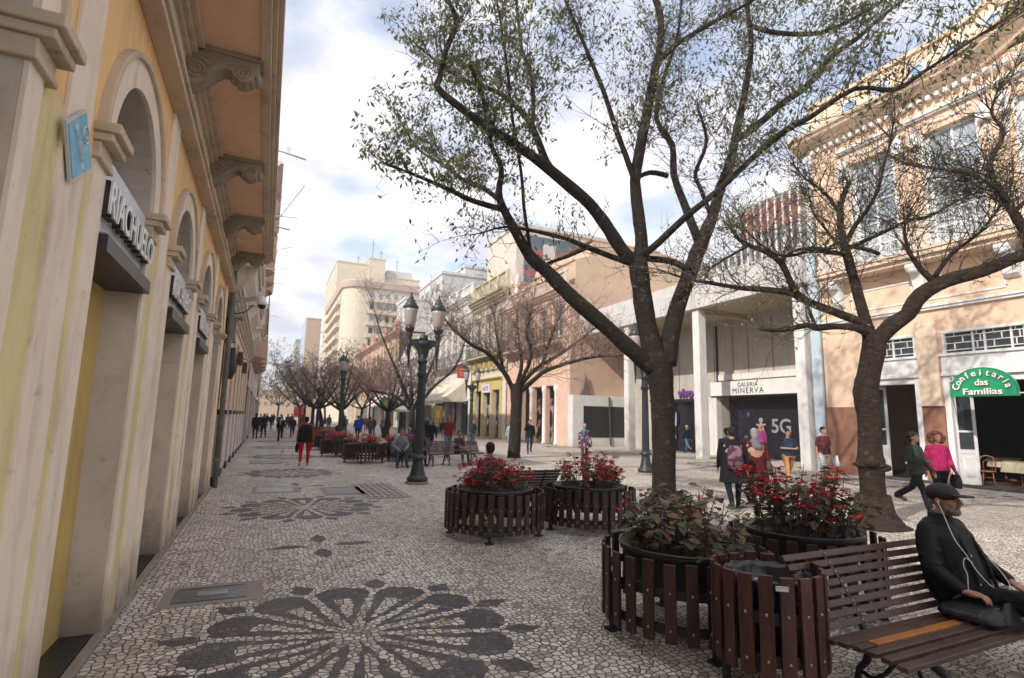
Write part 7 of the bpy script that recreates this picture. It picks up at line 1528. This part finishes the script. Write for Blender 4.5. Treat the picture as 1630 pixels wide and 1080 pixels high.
def cname(c):
    if c in NMC: return NMC[c]
    if max(c) < .05: return 'black'
    if max(c)-min(c) < .06: return 'pale grey' if c[0] > .25 else 'grey'
    return 'blue' if c[2] == max(c) else ('reddish' if c[0] > 2*c[2] else 'beige')
WH = ['walking away at the left of the crowd by the cream shops', 'walking towards the camera in the crowd by the cream shops', 'strolling away in front of the cream shops', 'walking towards the camera right of the crowd by the cream shops', 'walking towards the camera in front of the cream awning, left', 'walking away in front of the cream awning', 'standing out under the cream awning edge', 'passing the shops under the cream awning', 'walking away at the right end of the cream awning', 'far down the street under the left tree row', 'on the left pavement far away, coming closer', 'far on the left pavement walking away', 'far by the left wall coming closer', 'far on the pavement left of the trees, walking away', 'deep in the distance under the left trees', 'tiny on the left pavement near the street end', 'between the two far tree rows coming closer', 'between the two far tree rows walking away', 'near the far right trees coming closer', 'under the far left tree walking away', 'close to the left wall beyond the pair with the lilac bag', 'farthest of all, coming up the left pavement', 'sitting on the distant reddish bench', 'sitting behind the flower planters of the far group']
for i, (x, y, c, a) in enumerate(CR):
    person(f'person in {cname(c)} {WH[i]}', x, y, (random.uniform(-.2, .2), 1 if a == 0 else -1), random.uniform(1.6, 1.78), 'sit' if a == 2 else 'walk', (c,), legs=((0.03, 0.035, 0.05) if i % 3 else (0.07, 0.1, 0.16),), coat=-.08 if i % 2 else None, hair=(HAIR, HB, HG)[i % 3], hs=('short', 'long')[i % 2], skin=i % 2, amp=random.uniform(10, 20), seat=.43)

# ---------------------------------------------------------------- the seated man in the foreground
def seated_man():
    t = thing('person', 'bearded man in black cap and jacket with white earphones, sitting on the foreground bench', 'person', (4.87, 2.50, 0), PI)
    # local: +Y is his front (world -Y), +X is world -X (his right is +X)
    k = MB(); blkj = None
    jm, tt, bb = nmat('black jacket'); n = noise(tt, coord(tt), 5, 4); tt.links.new(ramp(tt, n, [(0.3, (0.004, 0.004, 0.005)), (0.7, (0.009, 0.009, 0.010))]), bb.inputs['Base Color']); bb.inputs['Roughness'].default_value = .62; bb.inputs['Specular IOR Level'].default_value = .22; bump(tt, bb, noise(tt, coord(tt, 'Object', (1.6, 1.6, .5)), 4.5, 4, .5), .8, .03)
    skin = skinm('weathered skin', (0.31, 0.155, 0.10)); 
    hipz = .52; body = MB(); jk = MB(); tr = MB()
    def T_(a, b, c): return Vector((a, b-.10*c*2.2, hipz+c))           # torso leans back a little
    rings = [(-.05, .18, .15), (.05, .19, .17), (.18, .185, .165), (.32, .195, .15), (.42, .20, .13), (.49, .15, .10), (.53, .08, .075)]
    body.loft([(T_(0, 0, z), rx*.92, ry*.9, .85) for z, rx, ry in rings], 20); jk.loft([(T_(0, -.01 if z < .4 else 0, z), rx*1.1+.01, ry*1.08+.01, .85) for z, rx, ry in rings], 24)
    jk.loft([(T_(0, .01, .47), .115, .10), (T_(0, .015, .53), .085, .082), (T_(0, .01, .575), .078, .075)], 20)
    neck = T_(0, .01, .55); hd = neck+Vector((0, .045, .125))
    cap_(body, neck-Vector((0, 0, .06)), hd-Vector((0, .01, .06)), .058, .055)
    # head, profile features
    q = lambda a, b, c: hd+Vector((a, b, c))
    body.ell(q(0, -.012, .03), (.076, .096, .085), 20, 14); body.ell(q(0, .022, -.03), (.062, .068, .075), 18, 12); body.ell(q(0, .05, -.085), (.036, .032, .028), 12, 8)
    body.tube([q(0, .078, .030), q(0, .094, .008), q(0, .110, -.018), q(0, .094, -.030)], [.010, .013, .018, .012], 10); body.ell(q(0, .075, .036), (.05, .016, .012), 12, 8)
    for sd in (-1, 1):
        body.ell(q(sd*.076, -.012, -.005), (.010, .020, .032), 10, 8); body.ell(q(sd*.04, .06, -.02), (.024, .022, .02), 10, 8); body.ell(q(sd*.014, .092, -.022), (.010, .010, .008), 8, 6)
    sho = {1: T_(.175, -.01, .455), -1: T_(-.175, -.01, .455)}
    # right arm (+X) hangs to the bag, left arm rests on the thigh
    e1 = Vector((.275, -.05, .72)); w1 = Vector((.245, .13, .60)); e2 = Vector((-.27, .0, .73)); w2 = Vector((-.12, .25, .66))
    for S, e, w in ((sho[1], e1, w1), (sho[-1], e2, w2)):
        cap_(body, S, e, .045, .038); cap_(body, e, w, .037, .027); cap_(jk, S, S.lerp(e, .5), .072, .066, 14); cap_(jk, S.lerp(e, .5), e, .066, .060, 14); cap_(jk, e, e.lerp(w, .9), .060, .044, 14)
        for j in range(5): f = .2+.16*j; p = S.lerp(e, f); jk.ell(p+Vector((.0, .012*(-1)**j, 0)), (.070, .070, .022), 12, 6)
        for j in range(3): p = e.lerp(w, .2+.25*j); jk.ell(p, (.055-.004*j, .055-.004*j, .050), 12, 6)
    # legs: right leg crossed over, thighs forward
    knR = Vector((.09, .50, .60)); knL = Vector((-.10, .49, .53)); anR = Vector((-.14, .78, .40)); anL = Vector((-.13, .60, .09))
    for hp, kn, an in ((Vector((.09, 0, .53)), knR, anR), (Vector((-.09, 0, .52)), knL, anL)):
        cap_(body, hp, kn, .075, .05); cap_(body, kn, an, .05, .032); cap_(tr, hp, kn, .093, .070, 14); cap_(tr, kn, an.lerp(kn, .05), .068, .052, 14)
    tr.loft([(Vector((0, -.02, .44)), .18, .14), (Vector((0, 0, .55)), .185, .15), (Vector((0, -.03, .62)), .17, .14)], 18)
    # right hand curled over the bag: palm and five fingers
    hb = MB()
    def finger(b, dirs, L, r): 
        pts = [b]; c = Vector(b)
        for d, l in zip(dirs, L): c = c+Vector(d).normalized()*l; pts.append(c)
        body.tube(pts, [r, r*.97, r*.9, r*.78][:len(pts)], 9); 
        for p_, rr_ in zip(pts[1:], (r*1.02, r*.95, r*.8)): body.ell(p_, rr_, 8, 6)
    pal = w1+Vector((-.012, .055, -.006))
    for i in range(4): body.tube([w1+Vector((.018-.012*i, 0, .004)), pal+Vector((.030-.020*i, .028, 0))], [.018, .0165], 9)
    body.ell(pal, (.040, .042, .018), 12, 8)
    for i, (l, dx) in enumerate(((.034, .030), (.040, .010), (.037, -.010), (.029, -.029))): finger(pal+Vector((dx, .032, .002)), [(dx*2, 1, -.12), (dx*2, .85, -.7), (dx, .35, -1)], (l, l*.72, l*.55), .0098)
    finger(w1+Vector((-.025, .02, -.005)), [(-.75, .7, -.15), (-.35, 1, -.35), (-.1, 1, -.5)], (.038, .032, .024), .0115)
    # left hand on the thigh
    pal = w2+Vector((.02, .05, -.02))
    for i in range(4): body.tube([w2+Vector((.012-.010*i, 0, 0)), pal+Vector((.030-.020*i, .026, -.006))], [.017, .016], 9)
    for i, (l, dx) in enumerate(((.034, .030), (.040, .010), (.037, -.010), (.029, -.029))): finger(pal+Vector((dx, .03, -.006)), [(dx*2, 1, -.2), (dx, .9, -.6), (0, .5, -1)], (l, l*.7, l*.5), .0095)
    finger(w2+Vector((.025, .02, -.005)), [(.8, .7, -.15), (.4, 1, -.3), (.1, 1, -.4)], (.036, .03, .022), .011)
    b_ = remeshed('body', body, skin, t, .0055, 2); remeshed('jacket', jk, jm, t, .009, 3); remeshed('trousers', tr, cloth((0.009, 0.009, 0.010)), t, .010, 3)
    # shirt front and open jacket edge, pocket flap, seams
    sf_ = MB(); sf_.loft([(T_(0, .10, .02), .075, .075), (T_(0, .10, .18), .08, .075), (T_(0, .075, .34), .07, .07), (T_(0, .05, .46), .05, .055)], 16); remeshed('shirt', sf_, cloth((0.035, 0.034, 0.04)), t, .009, 3)
    ed = MB(); 
    for sd in (-1, 1): ed.tube([T_(sd*.045, .095, .50), T_(sd*.075, .145, .40), T_(sd*.095, .178, .25), T_(sd*.10, .19, .08), T_(sd*.10, .18, -.02)], [.008, .014, .014, .013, .008], 8)
    ed.tube([T_(.10, .14, .33), T_(.17, .09, .335), T_(.205, .02, .33)], .0035, 5); ed.tube([T_(.19, -.02, .46), T_(.15, .08, .44), T_(.08, .13, .43)], .003, 5); ed.build('jacket_front_edges', jm, t, True, world=False)
    for z in (.31, .12, -.01): MB().ell(T_(.108, .198, z), (.008, .006, .008), 8, 6).build('stud', bolt_m, t, True, world=False)
    # cap
    cp = MB(); cp.ell(q(0, -.017, .048), (.091, .113, .078), 20, 12); cp.loft([(q(0, -.015, .030), .090, .112), (q(0, -.015, .058), .091, .113)], 24)
    cp.loft([(q(0, .122, .036), .074, .075, .9), (q(0, .122, .048), .072, .072, .9)], 22, rot=Matrix.Rotation(rad(0), 3, 'X')); cpo = remeshed('cap', cp, M((0.012, 0.012, 0.013), .75, .3, 20, 0, .3), t, .006, 2)
    bn = MB(); bn.ell(q(0, -.015, .119), (.009, .009, .006), 8, 5); bn.build('cap_button', M((0.012, 0.012, 0.013), .7), cpo, world=False)
    # grey beard, moustache, sideburn, hair at the nape
    bd = MB(); bd.ell(q(0, .064, -.083), (.044, .038, .032), 14, 10); bd.ell(q(0, .090, -.045), (.030, .012, .010), 10, 6)
    for sd in (-1, 1): bd.ell(q(sd*.040, .044, -.068), (.026, .034, .026), 12, 8); bd.ell(q(sd*.054, .018, -.050), (.016, .028, .026), 10, 8)
    hn = MB(); hn.ell(q(0, -.070, -.012), (.060, .036, .036), 12, 8); remeshed('nape_hair', hn, HG, t, .007, 3); r = random.Random(4)
    for j in range(0): p = Vector((r.gauss(0, .022), .078+r.gauss(0, .012), -.09+r.gauss(0, .015))); bd.tube([q(*p), q(p.x*1.1, p.y+.01, p.z-.016)], [.003, .0012], 4)
    remeshed('beard', bd, M((0.17, 0.155, 0.14), .9, .6, 70, 0, 1.0), t, .006, 3)
    for sd in (-1, 1): MB().ell(q(sd*.030, .074, .014), (.011, .007, .006), 8, 6).build('eye', EYE, t, world=False)
    # white earphones
    ear = MB(); ear.ell(q(.084, -.004, -.012), (.007, .008, .010), 8, 6)
    P = [q(.088, .0, -.02), q(.098, .035, -.10), T_(.150, .145, .42), T_(.150, .19, .32), T_(.145, .225, .22), T_(.11, .27, .13), T_(.03, .31, .10), T_(-.03, .31, .14), T_(-.05, .27, .22), T_(-.05, .22, .29)]
    P4 = [(p.x, p.y, p.z, .003) for p in P]; S_ = smooth_path(P4, 5); ear.tube([p[:3] for p in S_], .0032, 6)
    P = [T_(.150, .215, .27), T_(.175, .19, .30), T_(.195, .175, .25), T_(.195, .18, .19), T_(.21, .17, .12), T_(.215, .165, .06)]
    ear.tube([p[:3] for p in smooth_path([(p.x, p.y, p.z, .003) for p in P], 5)], .003, 6); ear.build('earphones', M((0.62, 0.62, 0.64), .35, .03, 4, 0, 0), t, True, world=False)
    for an, tz in ((anR, .1), (anL, -.02)):
        f = MB(); f.tube([an+Vector((0, -.05, -.02)), an+Vector((0, .02, -.03)), an+Vector((0, .10, -.045)), an+Vector((0, .19, -.05)), an+Vector((0, .22, -.05))], [.035, .045, .042, .038, .02], 12); f.ell(an, .042); f.build('shoe', M(BLK, .4), t, True, world=False)
    # the black bag under his right hand
    bg_ = thing('shoulder_bag', 'black leather shoulder bag lying on the bench under the seated man\'s hand', 'bag', (4.62, 2.30, .43)); m = MB()
    m.loft([((.0, -.0, .010), .15, .17, .5), ((.0, -.0, .035), .175, .20, .5), ((.01, -.0, .07), .17, .19, .55), ((.03, -.02, .10), .12, .15, .6), ((.05, -.06, .118), .05, .08)], 24); m.loft([((.05, -.18, .02), .10, .03, .6), ((.05, -.17, .10), .085, .028, .7), ((.06, -.16, .155), .04, .018)], 16)
    lm_, tt, bb = nmat('black leather'); bb.inputs['Base Color'].default_value = (0.010, 0.010, 0.012, 1); bb.inputs['Roughness'].default_value = .42; bb.inputs['Specular IOR Level'].default_value = .35; bump(tt, bb, noise(tt, coord(tt, 'Object', (1, 2.5, 1)), 4, 3), .7, .03)
    remeshed('bag_body', m, lm_, bg_, .008, 3); st = MB(); st.tube([(.16, -.14, .10), (.13, -.05, .17), (.08, .0, .16), (.03, .06, .17), (-.08, .1, .12)], .009, 7); st.tube([(.2, -.15, .06), (.2, -.1, .12), (.16, -.08, .15)], .008, 7); st.build('strap', lm_, bg_, True, world=False)
    zp = MB(); zp.ell((.19, -.14, .10), (.014, .008, .016), 8, 6); zp.build('buckle', bolt_m, bg_, world=False)
seated_man()
# ---------------------------------------------------------------- the soft air of the street
hz = MB().box(-119, 499, -59, 899, -1.0, 62.0); ho = hz.build('haze', None); ho.data.materials.clear()
hm_ = bpy.data.materials.new('haze'); hm_.use_nodes = True; ht = hm_.node_tree; ht.nodes.remove(ht.nodes['Principled BSDF'])
pv = ht.nodes.new('ShaderNodeVolumePrincipled'); pv.inputs['Color'].default_value = (.93, .94, 1.0, 1); pv.inputs['Density'].default_value = 0.0013; pv.inputs['Anisotropy'].default_value = .3
ht.links.new(pv.outputs[0], ht.nodes['Material Output'].inputs['Volume']); ho.data.materials.append(hm_); tag(ho, 'faint pale haze filling the street air', 'haze', kind='stuff')
